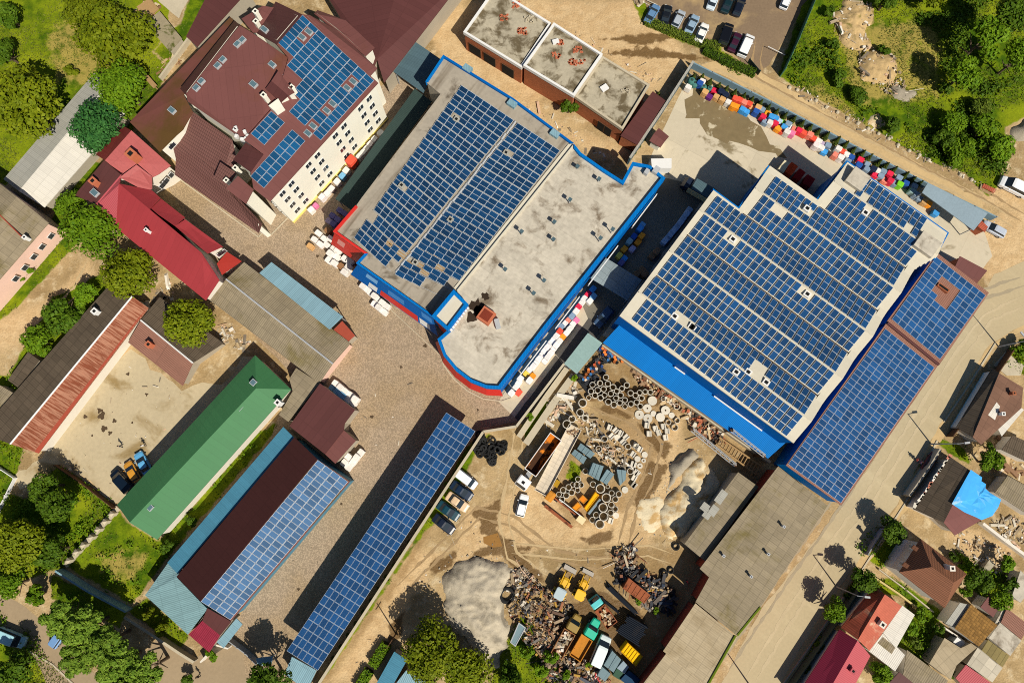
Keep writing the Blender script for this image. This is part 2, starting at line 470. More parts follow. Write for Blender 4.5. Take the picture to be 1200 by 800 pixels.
sheet('paved_yard', [(195, 215), (200, 195), (290, 240), (350, 170), (470, 85), (520, 92), (640, 250), (700, 330), (735, 345), (700, 400), (640, 452), (606, 494), (560, 502), (385, 765), (350, 806), (262, 806), (262, 755), (300, 690), (330, 660), (300, 560), (345, 440), (250, 345), (235, 285)], .004, M['paving'], a=AX)
sheet('concrete_yard', [(757, 196), (808, 86), (1082, 232), (1150, 262), (1163, 300), (1140, 330), (1060, 330), (900, 330), (725, 402), (690, 385), (640, 445), (606, 492), (584, 470), (640, 392), (706, 318)], .008, M['concrete_yard'], jit=.05, a=ang(808, 86, 1082, 232))
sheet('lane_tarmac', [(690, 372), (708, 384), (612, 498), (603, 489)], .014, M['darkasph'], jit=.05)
sheet('lane_tarmac', [(757, 203), (832, 222), (700, 400), (690, 375), (680, 352)], .012, mk('lane_grey', srgb(120, 114, 100), vs=.15, var=.25, fine=.2, fs=1.5), jit=.1)  # greyer than the concrete around it
ROAD_L = [(1215, 300), (1165, 322), (1150, 350), (1100, 424), (988, 592), (893, 712), (838, 815)]
ROAD_R = [(906, 815), (948, 742), (1002, 662), (1052, 590), (1096, 508), (1122, 462), (1160, 402), (1215, 372)]
sheet('street', ROAD_L + ROAD_R, .010, M['asphalt'], jit=.15, a=ang(988, 592, 1100, 424))
sheet('street_verge', [(906, 815), (948, 742), (1002, 662), (1052, 590), (1096, 508), (1122, 462), (1160, 402), (1215, 372), (1215, 378), (1165, 408), (1130, 466), (1104, 514), (1062, 596), (1012, 668), (958, 748), (918, 815)], .006, M['verge'], jit=.3)
sheet('car_park', [(750, -20), (762, 20), (826, 52), (846, 54), (852, 60), (886, 84), (900, 76), (916, 54), (956, -20)], .005, M['carpark'], jit=.3)
sheet('dirt_track', [(852, 66), (905, 90), (985, 145), (1060, 185), (1150, 232), (1150, 245), (1060, 200), (960, 146), (880, 104), (822, 78)], .004, mk('track_dirt', srgb(196, 168, 122), vs=.2, var=.2, fine=.2, fs=2), jit=.5)
sheet('front_path', [(-20, 694), (20, 704), (58, 735), (90, 770), (140, 815), (60, 815), (38, 765), (-20, 745)], .005, M['pathas'], jit=.25)
sheet('gate_apron', [(186, 748), (230, 770), (262, 752), (284, 760), (290, 815), (180, 815), (140, 790)], .006, M['pathas'], jit=.2)
sheet('wet_patch', [(800, 112), (818, 106), (850, 122), (880, 140), (905, 165), (925, 185), (905, 178), (880, 176), (850, 166), (822, 150), (800, 130)], .016, mk('wet_concrete', srgb(126, 110, 80), rough=.45, vs=.2, var=.15, fine=.2, fs=1, stain=(srgb(190, 178, 150), .25, .57, .63)), jit=.9)
sheet('dirt_yard', [(46, 534), (152, 406), (176, 430), (214, 456), (240, 448), (262, 452), (286, 420), (298, 418), (150, 585), (136, 592), (104, 566), (72, 543), (50, 560), (20, 575), (12, 560)], .005, mk('packed_yard', srgb(186, 170, 138), vs=.12, var=.14, fine=.16, fs=1.6, stain=(srgb(146, 124, 84), .14, .52, .7)), jit=.5)
sheet('slab_path', [(180, -5), (224, -5), (209, 22)], .01, M['kerb'], jit=.15)
sheet('puddle', [(568, 628), (585, 622), (592, 640), (575, 642), (566, 637)], .008, mk('muddy_water', srgb(150, 110, 60), rough=.1, var=.08), jit=.6)
# kerbs: raised strips
def strip(name, line, wdt, h, mat, z0=0.0, kind=None, label=None, cat=None):
    pts = [P(u, v) for u, v in line]; mb = MB()
    for i in range(len(pts) - 1):
        d = pts[i + 1] - pts[i]; a_ = math.atan2(d.y, d.x); c_ = (pts[i] + pts[i + 1]) / 2
        mb.box(c_.x, c_.y, z0, d.length - .01, wdt, h, a_)
    o = mb.build(name, mat, loc=(pts[0].x, pts[0].y, 0))
    if kind: o['kind'] = kind
    if label: tag(o, label, cat)
    return o
strip('kerb', [(918, 800), (958, 744), (1012, 664), (1060, 590), (1098, 516)], .25, .14, M['kerb'], kind='structure')
strip('kerb', [(1106, 494), (1132, 456), (1166, 402)], .25, .14, M['kerb'], kind='structure')
strip('kerb', [(30, 760), (62, 778), (92, 806)], .25, .14, M['kerb'], kind='structure')
strip('kerb', [(514, 410), (520, 428), (532, 444), (548, 458), (566, 467), (588, 470), (600, 466)], .2, .12, M['kerb'], kind='structure')
strip('kerb', [(205, 206), (303, 278), (312, 268), (318, 275), (346, 247)], .2, .12, M['kerb'], kind='structure')
strip('kerb', [(444, 350), (520, 420)], .12, .1, M['kerb'], kind='structure')

def ground_blot(name, u, v, r_, mat, z=.018, sx=1.0, sy=1.0, a=0.0):
    p = P(u, v); pts = []; k = 16; ph = random.uniform(0, 6)
    for i in range(k):
        t = 2 * math.pi * i / k; rr = r_ * (1 + .35 * math.sin(3 * t + ph) * random.uniform(.4, 1) + random.uniform(-.25, .25)); x, y = rr * sx * math.cos(t), rr * sy * math.sin(t)
        pts.append((p.x + x * math.cos(a) - y * math.sin(a), p.y + x * math.sin(a) + y * math.cos(a), z))
    mb = MB(); mb.face(pts); return structure(mb.build(name, mat))
M['oil'] = mk('oil_stain', srgb(84, 68, 50), rough=.6, vs=1, var=.3)
for u, v, r_ in ((117, 481, .7), (119, 487, .9), (100, 488, .5), (134, 493, .5), (122, 502, .8), (129, 507, .5), (150, 438, .45), (172, 462, .4), (108, 510, .3), (155, 495, .3), (436, 488, .45), (372, 300, .4), (420, 640, .3), (350, 690, .35), (498, 405, .5), (560, 480, .3), (470, 430, .35), (400, 590, .3), (395, 360, .3)): ground_blot('oil_stain', u, v, r_ * .7, M['oil'])
M['rut'] = mk('wheel_track', srgb(186, 162, 122), vs=.6, var=.2, fine=.2); M['rutd'] = mk('dark_wheel_track', srgb(158, 132, 96), vs=.6, var=.25, fine=.2)
def rut(line, mat, wdt=.5, gap=1.7, z=.02, jit=.18):
    pts = [P(u, v) for u, v in line]; fine = []
    for i in range(len(pts) - 1):
        k = max(1, int((pts[i + 1] - pts[i]).length / 1.0))
        for j in range(k): fine.append(pts[i].lerp(pts[i + 1], j / k))
    fine.append(pts[-1])
    for s in (-gap / 2, gap / 2):
        L, R_ = [], []
        for i, p in enumerate(fine):
            d = (fine[min(i + 1, len(fine) - 1)] - fine[max(i - 1, 0)]).normalized(); n_ = Vector((-d.y, d.x, 0)); tp = min(1, i / 3, (len(fine) - 1 - i) / 3); w_ = wdt / 2 * (.15 + .85 * tp)
            a_ = p + n_ * (s + w_ + random.uniform(-jit, jit) * tp); b_ = p + n_ * (s - w_ + random.uniform(-jit, jit) * tp); L.append((a_.x, a_.y, z)); R_.append((b_.x, b_.y, z))
        mb = MB(); mb.face(L + R_[::-1]); structure(mb.build('wheel_track', mat))
rut([(840, 76), (900, 106), (985, 152), (1060, 192), (1130, 226), (1190, 262)], M['rut'])
rut([(1200, 256), (1160, 232), (1080, 190), (1000, 147), (930, 110), (890, 88), (886, 70), (890, 50)], M['rutd'], .35, 1.6, .024)
rut([(470, 690), (520, 640), (560, 600), (600, 610), (650, 650), (700, 660), (740, 650)], M['rutd'], .4, 1.7)
rut([(600, 642), (680, 650), (760, 645), (790, 655)], M['rut'], .3, 1.7, .024, .1)
rut([(610, 500), (600, 560), (590, 610), (600, 650), (640, 680)], M['rut'], .4, 1.7, .028)
rut([(690, 470), (740, 490), (770, 520), (760, 560), (740, 600), (730, 640)], M['rutd'], .45, 1.8, .03)
rut([(30, 400), (60, 370), (90, 340), (108, 305)], M['rut'], .4, 1.6, .02)
rut([(1198, 330), (1150, 345), (1110, 395), (1060, 470), (1000, 560), (960, 620), (900, 705), (850, 780)], mk('tyre_lane', srgb(162, 148, 122), vs=.2, var=.15), .5, 1.7, .022)
rut([(1200, 352), (1158, 372), (1118, 425), (1070, 500), (1020, 580), (970, 650), (920, 730), (880, 795)], mk('tyre_lane_pale', srgb(190, 172, 138), vs=.2, var=.15), .5, 1.7, .022)
# ------------------------------------------------------------------ building tools
def W3(pts, h=None): return [P(p[0], p[1], p[2] if len(p) > 2 else h) for p in pts]
def bld(name, label, cat, pts, group=None):
    c_ = cen(W3(pts, 0)); return thing(name, label, cat, (c_.x, c_.y, 0), 0, group)
def roof(par, planes, mat, t=.16, name='roof', h=None, a=None, label=None):
    mb = MB()
    if a is None:
        p = W3(planes[0], h); d = max(((p[i + 1] - p[i]) for i in range(len(p) - 1)), key=lambda e: e.length); a = math.atan2(d.y, d.x)
    mb.a = a
    for pl in planes: mb.slab(W3(pl, h), t)
    return mb.build(name, mat, par, label=label)
def walls(par, outline, mat, ins=.3, z0=0.0, drop=.14, edges=None, name='wall', h=None, label=None):
    w3 = W3(outline, h); xy = inset(w3, ins); mb = MB(); k = len(xy)
    for i in range(k):
        if edges is not None and i not in edges: continue
        j = (i + 1) % k; a_, b_ = xy[i], xy[j]
        mb.face([(a_.x, a_.y, z0), (b_.x, b_.y, z0), (b_.x, b_.y, w3[j].z - drop), (a_.x, a_.y, w3[i].z - drop)])
    return mb.build(name, mat, par, label=label)
def parapet(par, outline, mat, wdt=.35, up=.5, down=.4, edges=None, name='parapet', h=None, out=.12):
    w3 = W3(outline, h); o_ = inset(w3, -out); i_ = inset(w3, wdt - out); mb = MB(); k = len(w3)
    for i in range(k):
        if edges is not None and i not in edges: continue
        j = (i + 1) % k; z = w3[i].z
        mb.prism([o_[i], o_[j], i_[j], i_[i]], z - down, z + up)
    return mb.build(name, mat, par)
def gable(name, label, cat, A, B, RA, RB, he, hr, rmat, wmat, rmat2=None, ins=.35, group=None, t=.16, ridge=None):
    """A, B: the two eave corners at each end (first slope side first)"""
    b = bld(name, label, cat, [A[0], A[1], B[0], B[1]], group)
    p1 = [(*A[0], he), (*RA, hr), (*RB, hr), (*B[0], he)]; p2 = [(*A[1], he), (*RA, hr), (*RB, hr), (*B[1], he)]
    if rmat2 is None: roof(b, [p1, p2], rmat, t)
    else: roof(b, [p1], rmat, t); roof(b, [p2], rmat2, t)
    walls(b, [(*A[0], he), (*RA, hr), (*A[1], he), (*B[1], he), (*RB, hr), (*B[0], he)], wmat, ins)
    if ridge: MB().tube(P(*RA, hr + .04), P(*RB, hr + .04), .16, n=6).build('ridge_cap', ridge, b)
    return b
def flat(name, label, cat, quad, h, rmat, wmat=None, ins=.15, t=.14, group=None, posts=False, postmat=None, pname='post'):
    b = bld(name, label, cat, [q_[:2] for q_ in quad], group)
    roof(b, [[(q_[0], q_[1], q_[2] if len(q_) > 2 else h) for q_ in quad]], rmat, t)
    if wmat is not None: walls(b, quad, wmat, ins, h=h, drop=t * .9)
    if posts:
        xy = inset(W3(quad, h), .3)
        for p in xy: MB().box(p.x, p.y, 0, .14, .14, h - t, 0).build(pname, postmat or M['steel'], b)
    return b
def pwin(par, a, b, cols, z, wd=1.0, ht=1.3, fm=None, pm=None, off=.03, fr=None, name='window'):
    """windows with frames on the wall from world point a to b at sill height z; cols = positions 0..1"""
    a, b = Vector((a[0], a[1], 0)), Vector((b[0], b[1], 0)); d = (b - a); L = d.length; an = math.atan2(d.y, d.x); d.normalize(); nrm = Vector((d.y, -d.x, 0))
    for c_ in cols:
        p = a + d * (L * c_) + nrm * off
        f = MB().box(p.x, p.y, z, wd + .16, .1, ht + .16, an).build(name, fm or M['white'], par)
        q_ = p + nrm * .035
        if wd > 1.15 and name == 'window':
            for s_ in (-1, 1):
                e_ = q_ + d * (s_ * wd * .27); MB().box(e_.x, e_.y, z + .08, wd * .46, .06, ht, an).build('pane', pm or M['glass'], f)
        else: MB().box(q_.x, q_.y, z + .08, wd, .06, ht, an).build('pane', pm or M['glass'], f)
def chimney(par, u, v, h, hh=1.2, s=.6, a=0.0, mat=None, base=.8, name='chimney'):
    p = P(u, v, h); c_ = MB(); c_.box(p.x, p.y, p.z - base, s, s, hh + base, a); c_.box(p.x, p.y, p.z + hh, s + .16, s + .16, .12, a)
    o = c_.build(name, mat or M['brick'], par)
    MB().box(p.x, p.y, p.z + hh + .121, s * .55, s * .55, .03, a).build('flue', M['black'], o)
def skylight(par, u, v, h, a, sx=.9, sy=1.2, slope=0.0, sa=0.0):
    p = P(u, v, h); f = MB().box(p.x, p.y, h - .25, sx + .2, sy + .2, .45, a).build('skylight', M['greymetal'], par)
    MB().box(p.x, p.y, h + .201, sx, sy, .03, a).build('pane', M['skyglass'], f)

def array(store, cor, ncol, nrow, skip=None, lift=.12, gap=.05, keep=None):
    """register panels on the quad cor (world points: origin, column end, far corner, row end)"""
    A_, B_, C_, D_ = cor
    for i in range(ncol):
        for j in range(nrow):
            s, t = (i + .5) / ncol, (j + .5) / nrow
            p = (A_ * (1 - s) + B_ * s) * (1 - t) + (D_ * (1 - s) + C_ * s) * t
            if skip and skip(i, j, p): continue
            ex = ((B_ - A_) * (1 - t) + (C_ - D_) * t) / ncol; ey = ((D_ - A_) * (1 - s) + (C_ - B_) * s) / nrow
            nz = ex.cross(ey).normalized()
            if nz.z < 0: nz = -nz
            store.append((p + nz * lift, ex, ey, nz, gap))
_pm = {}
def panel_mesh(mat):
    if mat.name in _pm: return _pm[mat.name]
    me = bpy.data.meshes.new('solar_panel')
    vs_ = [(x, y, z) for z in (-.5, .5) for x, y in ((-.5, -.5), (.5, -.5), (.5, .5), (-.5, .5))]
    fs_ = [[3, 2, 1, 0], [4, 5, 6, 7]] + [[k, (k + 1) % 4, 4 + (k + 1) % 4, 4 + k] for k in range(4)]
    me.from_pydata(vs_, [], fs_); ul = me.uv_layers.new(name='UVMap')
    for p in me.polygons:
        for li in p.loop_indices:
            q_ = me.vertices[me.loops[li].vertex_index].co; ul.data[li].uv = (q_.x + .5, q_.y + .5) if p.index == 1 else (0, 0)
    me.materials.append(mat); _pm[mat.name] = me; return me
def place_panels(par, store, mat, limit=100):
    org = wloc(par); me = panel_mesh(mat)
    store.sort(key=lambda s: (s[0] - Vector((0, 0, CAM_H))).length)
    for p, ex, ey, nz, gap in store[:limit]:
        o = bpy.data.objects.new('solar_panel', me); COL.objects.link(o); o.parent = par
        x_ = ex.normalized() * (ex.length - gap); y_ = ey.normalized() * (ey.length - gap)
        m_ = Matrix(((x_.x, y_.x, nz.x * .045, p.x - org.x), (x_.y, y_.y, nz.y * .045, p.y - org.y), (x_.z, y_.z, nz.z * .045, p.z - org.z), (0, 0, 0, 1)))
        o.matrix_basis = m_
    rest = store[limit:]
    if rest:
        vs_, fs_, uv_ = [], [], []
        for p, ex, ey, nz, gap in rest:
            x_ = ex.normalized() * (ex.length - gap) / 2; y_ = ey.normalized() * (ey.length - gap) / 2; i = len(vs_)
            for z_ in (-.0225, .0225):
                for a_, b_ in ((-1, -1), (1, -1), (1, 1), (-1, 1)): vs_.append(tuple(p + x_ * a_ + y_ * b_ + nz * z_ - org))
            fs_ += [[i + 4, i + 5, i + 6, i + 7]] + [[i + k, i + (k + 1) % 4, i + 4 + (k + 1) % 4, i + 4 + k] for k in range(4)]
            uv_ += [0, 0, 1, 0, 1, 1, 0, 1] + [0] * 32
        m2 = bpy.data.meshes.new('solar_panels'); m2.from_pydata(vs_, [], fs_); ul = m2.uv_layers.new(name='UVMap'); ul.data.foreach_set('uv', uv_)
        m2.materials.append(mat); o = bpy.data.objects.new('solar_panels', m2); COL.objects.link(o); o.parent = par; o['kind'] = 'stuff'

# ------------------------------------------------------------------ materials of the buildings
M['white'] = mk('white_paint', (.74, .73, .70), var=.06, fine=.06)
M['steel'] = mk('steel', (.30, .31, .32), rough=.5, var=.1)
M['greymetal'] = mk('grey_metal', (.42, .43, .44), rough=.5, var=.1)
M['black'] = mk('black', (.012, .012, .012), var=.2)
M['brick'] = mk('brick', srgb(176, 106, 72), var=.15, fs=6, fine=.2, grid=(.25, .09, .2, .25))
M['orangebrick'] = mk('orange_brick', srgb(184, 106, 76), var=.15, fs=6, fine=.2)
M['glass'] = glass('window_glass')
M['skyglass'] = glass('skylight_glass', (.10, .17, .2), .05)
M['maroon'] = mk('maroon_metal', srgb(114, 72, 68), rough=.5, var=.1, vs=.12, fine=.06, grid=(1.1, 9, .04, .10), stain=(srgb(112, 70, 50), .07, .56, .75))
M['marodk_shade'] = mk('dark_and_shaded_maroon', srgb(90, 54, 52), rough=.5, var=.14, vs=.1, fine=.07, grid=(1.1, 9, .05, .12))  # dark maroon sheds; on the cream building, shade put into its unlit slopes
M['marotile'] = mk('maroon_tile', srgb(110, 76, 70), rough=.6, var=.1, vs=.15, fine=.1, corr=.42, grid=(30, .55, .04, .35))
M['marostain'] = mk('weathered_maroon', srgb(112, 68, 60), rough=.55, var=.15, vs=.1, fine=.08, stain=(srgb(92, 68, 36), .07, .46, .66))
M['cream'] = mk('cream_render', srgb(232, 228, 212), var=.05, vs=.2, fine=.04)
M['creamy'] = mk('yellow_plinth', srgb(228, 206, 120), var=.1)
M['redroof'] = mk('red_metal', srgb(158, 58, 62), rough=.5, var=.07, vs=.15, fine=.05, grid=(1.1, 12, .03, .08))
M['redbright'] = mk('bright_red_metal', srgb(158, 50, 42), rough=.5, var=.08)
M['asb'] = mk('asbestos_sheet', srgb(142, 129, 106), var=.2, vs=.14, fine=.14, fs=2, corr=.35, grid=(1.1, 1.75, .09, .22), stain=(srgb(116, 104, 66), .16, .5, .72))
M['asb2'] = mk('pale_asbestos_sheet', srgb(172, 156, 128), var=.12, vs=.1, fine=.1, fs=2, corr=.35, grid=(1.1, 1.75, .07, .18), stain=(srgb(138, 120, 90), .1, .5, .75))
M['asbdk'] = mk('dark_asbestos_sheet', srgb(92, 80, 66), var=.2, vs=.2, fine=.15, fs=2, corr=.35, grid=(1.1, 1.75, .12, .3))
M['rusty'] = mk('rusty_sheet', srgb(166, 116, 92), var=.15, vs=.3, fine=.2, fs=2, corr=.35, streak=(srgb(128, 70, 48), 3.2, .42, .58))
M['reddish'] = mk('red_strip_sheet', srgb(160, 74, 56), var=.15, fine=.15)
M['ltblue'] = mk('light_blue_sheet', srgb(126, 160, 172), rough=.5, var=.14, vs=.25, fine=.08, corr=.3, grid=(1.1, 4, .06, .15))
M['teal'] = mk('teal_sheet', srgb(72, 128, 152), rough=.5, var=.1, corr=.3, grid=(1.1, 5, .05, .1))
M['stainblue'] = mk('weathered_blue_sheet', srgb(122, 154, 158), rough=.55, var=.15, fine=.12, corr=.3, stain=(srgb(140, 100, 66), .12, .56, .68), grid=(1.1, 3, .06, .15))
M['green'] = mk('green_metal', srgb(64, 116, 74), rough=.55, var=.06, vs=.1, fine=.05, grid=(1.1, 20, .03, .08))
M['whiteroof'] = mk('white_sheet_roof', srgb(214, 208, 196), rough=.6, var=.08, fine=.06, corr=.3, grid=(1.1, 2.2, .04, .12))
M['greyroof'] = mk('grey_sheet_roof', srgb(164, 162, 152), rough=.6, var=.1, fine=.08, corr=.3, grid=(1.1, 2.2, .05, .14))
M['pinkwall'] = mk('pink_render', srgb(226, 190, 172), var=.1, fine=.08)
M['whitewall'] = mk('white_render', srgb(222, 214, 200), var=.1, fine=.06)
M['greywall'] = mk('grey_render', srgb(168, 158, 140), var=.15, fine=.1)
M['blue'] = mk('blue_cladding', srgb(0, 110, 186), rough=.6, spec=.1, var=.07, vs=.15, fine=.04, corr=.25, grid=(1.0, 30, .03, .06))
M['bluedk'] = mk('deep_blue_cladding', srgb(0, 92, 168), rough=.6, spec=.1, var=.08, fine=.04)
M['red'] = mk('red_cladding', srgb(206, 50, 44), rough=.45, var=.07, fine=.04)
M['flatroof'] = mk('flat_roof_felt', srgb(190, 181, 164), var=.2, vs=.4, fine=.26, fs=1.5, grid=(5, 1.1, .05, .07), stain=(srgb(120, 106, 88), .3, .5, .7))
M['flatroof2'] = mk('grey_roof_felt', srgb(162, 152, 136), var=.2, vs=.2, fine=.16, fs=1.6, streak=(srgb(116, 104, 88), .3, .52, .7), stain=(srgb(104, 94, 80), .25, .56, .72))
M['creamroof'] = mk('cream_membrane', srgb(206, 198, 178), var=.08, vs=.3, fine=.08)
M['tar'] = mk('tar_seam', srgb(56, 44, 34), var=.3)
M['slab'] = mk('dirty_concrete_slab', srgb(172, 162, 140), var=.25, vs=.4, fine=.24, fs=2.6, stain=(srgb(100, 88, 66), .35, .45, .62))
M['rubble'] = mk('weedy_concrete', srgb(150, 138, 112), var=.25, vs=.5, fine=.25, fs=3, stain=(srgb(84, 88, 40), .25, .52, .62))
M['dkgreen'] = mk('dark_green_sheet', srgb(54, 70, 66), rough=.5, var=.1, corr=.3)
M['slate'] = mk('blue_grey_sheet', srgb(78, 100, 108), rough=.5, var=.08, corr=.25, grid=(1, 30, .05, .1))
M['aqua'] = mk('pale_aqua_sheet', srgb(140, 166, 160), rough=.5, var=.06, grid=(1, 30, .03, .06))
M['clad'] = mk('grey_blue_canopy', srgb(138, 156, 166), rough=.45, var=.05, grid=(1, 30, .02, .04))
M['tile'] = mk('brown_tile', srgb(126, 84, 62), rough=.7, var=.12, fine=.12, corr=.3, grid=(30, .4, .04, .25))
M['redtile'] = mk('dusky_tile', srgb(146, 104, 88), rough=.7, var=.12, fine=.15, corr=.25, grid=(30, .35, .05, .3))
M['oldred'] = mk('old_red_sheet', srgb(168, 84, 62), rough=.7, var=.2, vs=.3, fine=.2, fs=1.6, corr=.35, stain=(srgb(190, 160, 130), .22, .56, .72), grid=(1.1, 1.75, .1, .2))
M['crimson'] = mk('shaded_crimson_metal', srgb(128, 40, 62), rough=.5, var=.06, fine=.05, corr=.3)
M['pinkred'] = mk('pink_red_and_sunlit_metal', srgb(178, 84, 90), rough=.5, var=.06, fine=.05, corr=.3)  # pink-red sheets, and red slopes with sunlight put into the colour
M['thatch'] = mk('mossy_tan_shingle', srgb(140, 104, 54), var=.2, vs=.5, fine=.35, fs=3, grid=(.5, .5, .2, .3), bump=.5)
M['wood'] = mk('weathered_timber', srgb(166, 134, 92), var=.25, fine=.2, fs=4)
M['darkwood'] = mk('dark_timber', srgb(92, 66, 46), var=.25, fine=.2, fs=4)
M['concrete'] = mk('concrete', srgb(186, 174, 150), var=.15, fine=.15, fs=3, bump=.2)
SOL = {'west': mk_solar('solar_navy', (.002, .036, .105), fw=.02, frame=(.6, .68, .76)), 'east': mk_solar('solar_blue', (.006, .055, .165), fw=.02, frame=(.62, .67, .73)), 'hotel': mk_solar('solar_azure', (.004, .07, .175), fw=.024, frame=(.5, .58, .66)),
       'port': mk_solar('solar_mid', (.007, .055, .165), fw=.022, frame=(.45, .54, .66)), 'brown': mk_solar('solar_sky_reflect', (.06, .135, .26), fw=.028), 'ext': mk_solar('solar_deep', (.010, .066, .19), fw=.02, frame=(.5, .58, .68))}  # the 'brown' set carries the sky's reflection in its base colour

# ------------------------------------------------------------------ tall cream building with maroon roofs
hot = bld('office_building', 'large cream building with stepped maroon metal roofs and solar panels', 'building', [(210, 120), (316, 236), (440, 97), (320, 10)])
EAVE_A, EAVE_B = P(443, 97, 13), P(316, 236, 13)
_e = (EAVE_B - EAVE_A).normalized(); _n = Vector((_e.y, -_e.x, 0))
if _n.dot(P(300, 100, 13) - EAVE_A) < 0: _n = -_n
PITCH = 4.0 / 19.5
def onS1(u, v, lift=0.0):
    """height of the main slope under photo position u, v"""
    h = 13.0
    for _ in range(8): h = 13 + PITCH * (P(u, v, h) - EAVE_A).dot(_n)
    return P(u, v, h + lift)
def S1(pts): return [(u, v, onS1(u, v).z) for u, v in pts]
Ah = math.atan2(_e.y, _e.x)
s1 = S1([(354, 17), (324, 52), (338, 68), (330, 95), (318, 128), (286, 164), (309, 181), (294, 202), (297, 221), (316, 236), (443, 97), (385, 44)])
roof(hot, [s1], M['maroon'], .25, a=Ah)
walls(hot, s1, M['cream'], .5, drop=.2)
def lump(outline, rmat, ins=.4, wm=None, t=.2, a=None, drop=.15):
    roof(hot, [outline], rmat, t, a=a); walls(hot, outline, wm or M['cream'], ins, drop=drop)
lump([(392, 34, 12), (442, 80, 12), (431, 92, 12), (383, 44, 13.6), (354, 17, 14.5), (363, 18, 14)], M['maroon'])
lump([(372, 12, 10.5), (405, 24, 10.5), (439, 56, 10), (428, 66, 11), (392, 34, 12), (368, 16, 12)], M['maroon'])
lump([(323, 2, 13.2), (354, 17, 16.9), (324, 52, 16.9), (301, 39, 13.2)], M['marodk_shade'], ins=.6)  # this and the other dark slopes face away from the sun, shade painted in
lump([(283, 22, 13), (308, 7, 13.6), (326, 10, 13.4), (303, 38, 13.2), (296, 38, 13.2)], M['maroon'])
lump([(281, 30, 15.6), (296, 39, 15.6), (338, 68, 15), (345, 82, 15), (318, 130, 14.4), (286, 164, 14.2), (220, 119, 14.2), (218, 110, 15.2)], M['maroon'], ins=.3)
roof(hot, [[(281, 30, 15.58), (218, 112, 15.2), (211, 104, 13.2), (275, 24, 13.2)]], M['marodk_shade'], .2)
walls(hot, [(281, 30, 15.6), (218, 112, 15.2), (211, 104, 13.2), (275, 24, 13.2)], M['cream'], .4)
lump([(270, 20, 9.9), (280, 30, 10.2), (215, 111, 10.2), (226, 131, 10.2), (214, 152, 10.0), (207, 158, 10.0), (187, 178, 9.2), (152, 143, 9.2)], M['marostain'], ins=.5)
lump([(226, 131, 9.6), (272, 164, 9.6), (278, 190, 8), (262, 206, 7.4), (244, 190, 7.2), (209, 163, 7.4)], M['marotile'], ins=.3)
lump([(209, 163, 7.3), (244, 190, 7.3), (262, 206, 7.2), (270, 222, 7.2), (307, 262, 7), (303, 273, 4.6), (205, 205, 4.6), (206, 186, 5.4), (203, 174, 6.8)], M['marotile'], ins=.5)
lump([(279, 206, 13.2), (297, 222, 12.6), (288, 239, 12.6), (265, 221, 13.2)], M['maroon'], ins=.3)
lump([(258, 190, 9.8), (277, 203, 9.8), (266, 220, 9.2), (250, 209, 9.2)], M['marotile'], ins=.2)
lump([(288, 167, 13.2), (309, 181.5, onS1(309, 181.5).z - .02), (294, 202, onS1(294, 202).z - .02), (273, 187, 12.8)], M['marodk_shade'], ins=.3)
# roof dormers
for (q4, m_) in (([(326, 83, 17.6), (345, 108, 17.2), (338, 112, 16.4), (318, 95, 16.4)], 'maroon'), ([(318, 95, 16.3), (338, 112, 16.4), (329, 120, 15.6), (311, 104, 15.6)], 'marodk_shade')):
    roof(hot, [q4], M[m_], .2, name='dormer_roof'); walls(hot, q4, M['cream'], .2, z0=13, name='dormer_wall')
d4 = [(325, 114, 16.6), (331, 124, 16.2), (324, 133, 15.4), (316, 126, 15.6)]
MB().prism([p.to_2d() for p in W3(d4)], 13, 16.2).build('stair_tower', M['cream'], hot)
for u, v in ((284, 47), (278, 52), (261, 70), (255, 77), (236, 95.5), (230, 103)): skylight(hot, u, v, 15.75, Ah + math.pi / 2, .7, .9)
skylight(hot, 201.5, 129.5, 10.3, Ah, .8, 1.1); skylight(hot, 297, 99, 15.4, Ah, .8, 1.1); skylight(hot, 319, 76, 15.4, Ah, .7, 1.0)
for u, v in ((310, 35), (328, 34), (285, 44), (337, 89)): skylight(hot, u, v, 14.9, Ah, .7, 1.1)
for u, v in ((362, 38), (354, 44), (414, 96), (407, 103.5), (390, 122), (383, 130), (367, 148), (361, 156.5)):
    p = onS1(u, v); skylight(hot, u, v, p.z, Ah, .7, 1.1)
for u, v, h, hh in ((303, 20, 14, 1.5), (302, 29, 14, .9), (344, 106, 16, 1.0), (312, 116, 15.5, 1.3), (268, 214, 9.3, 1.0), (279, 200, 10, 1.2)): chimney(hot, u, v, h, hh, .7, Ah, M['cream'])
p = P(283, 160, 14.4)
mb = MB()
for k in range(7): mb.box(p.x + random.uniform(-1.5, 1.5), p.y + random.uniform(-1.5, 1.5), 14.2, .5, .6, .7, random.uniform(0, 3))
mb.build('antenna_gear', M['white'], hot)
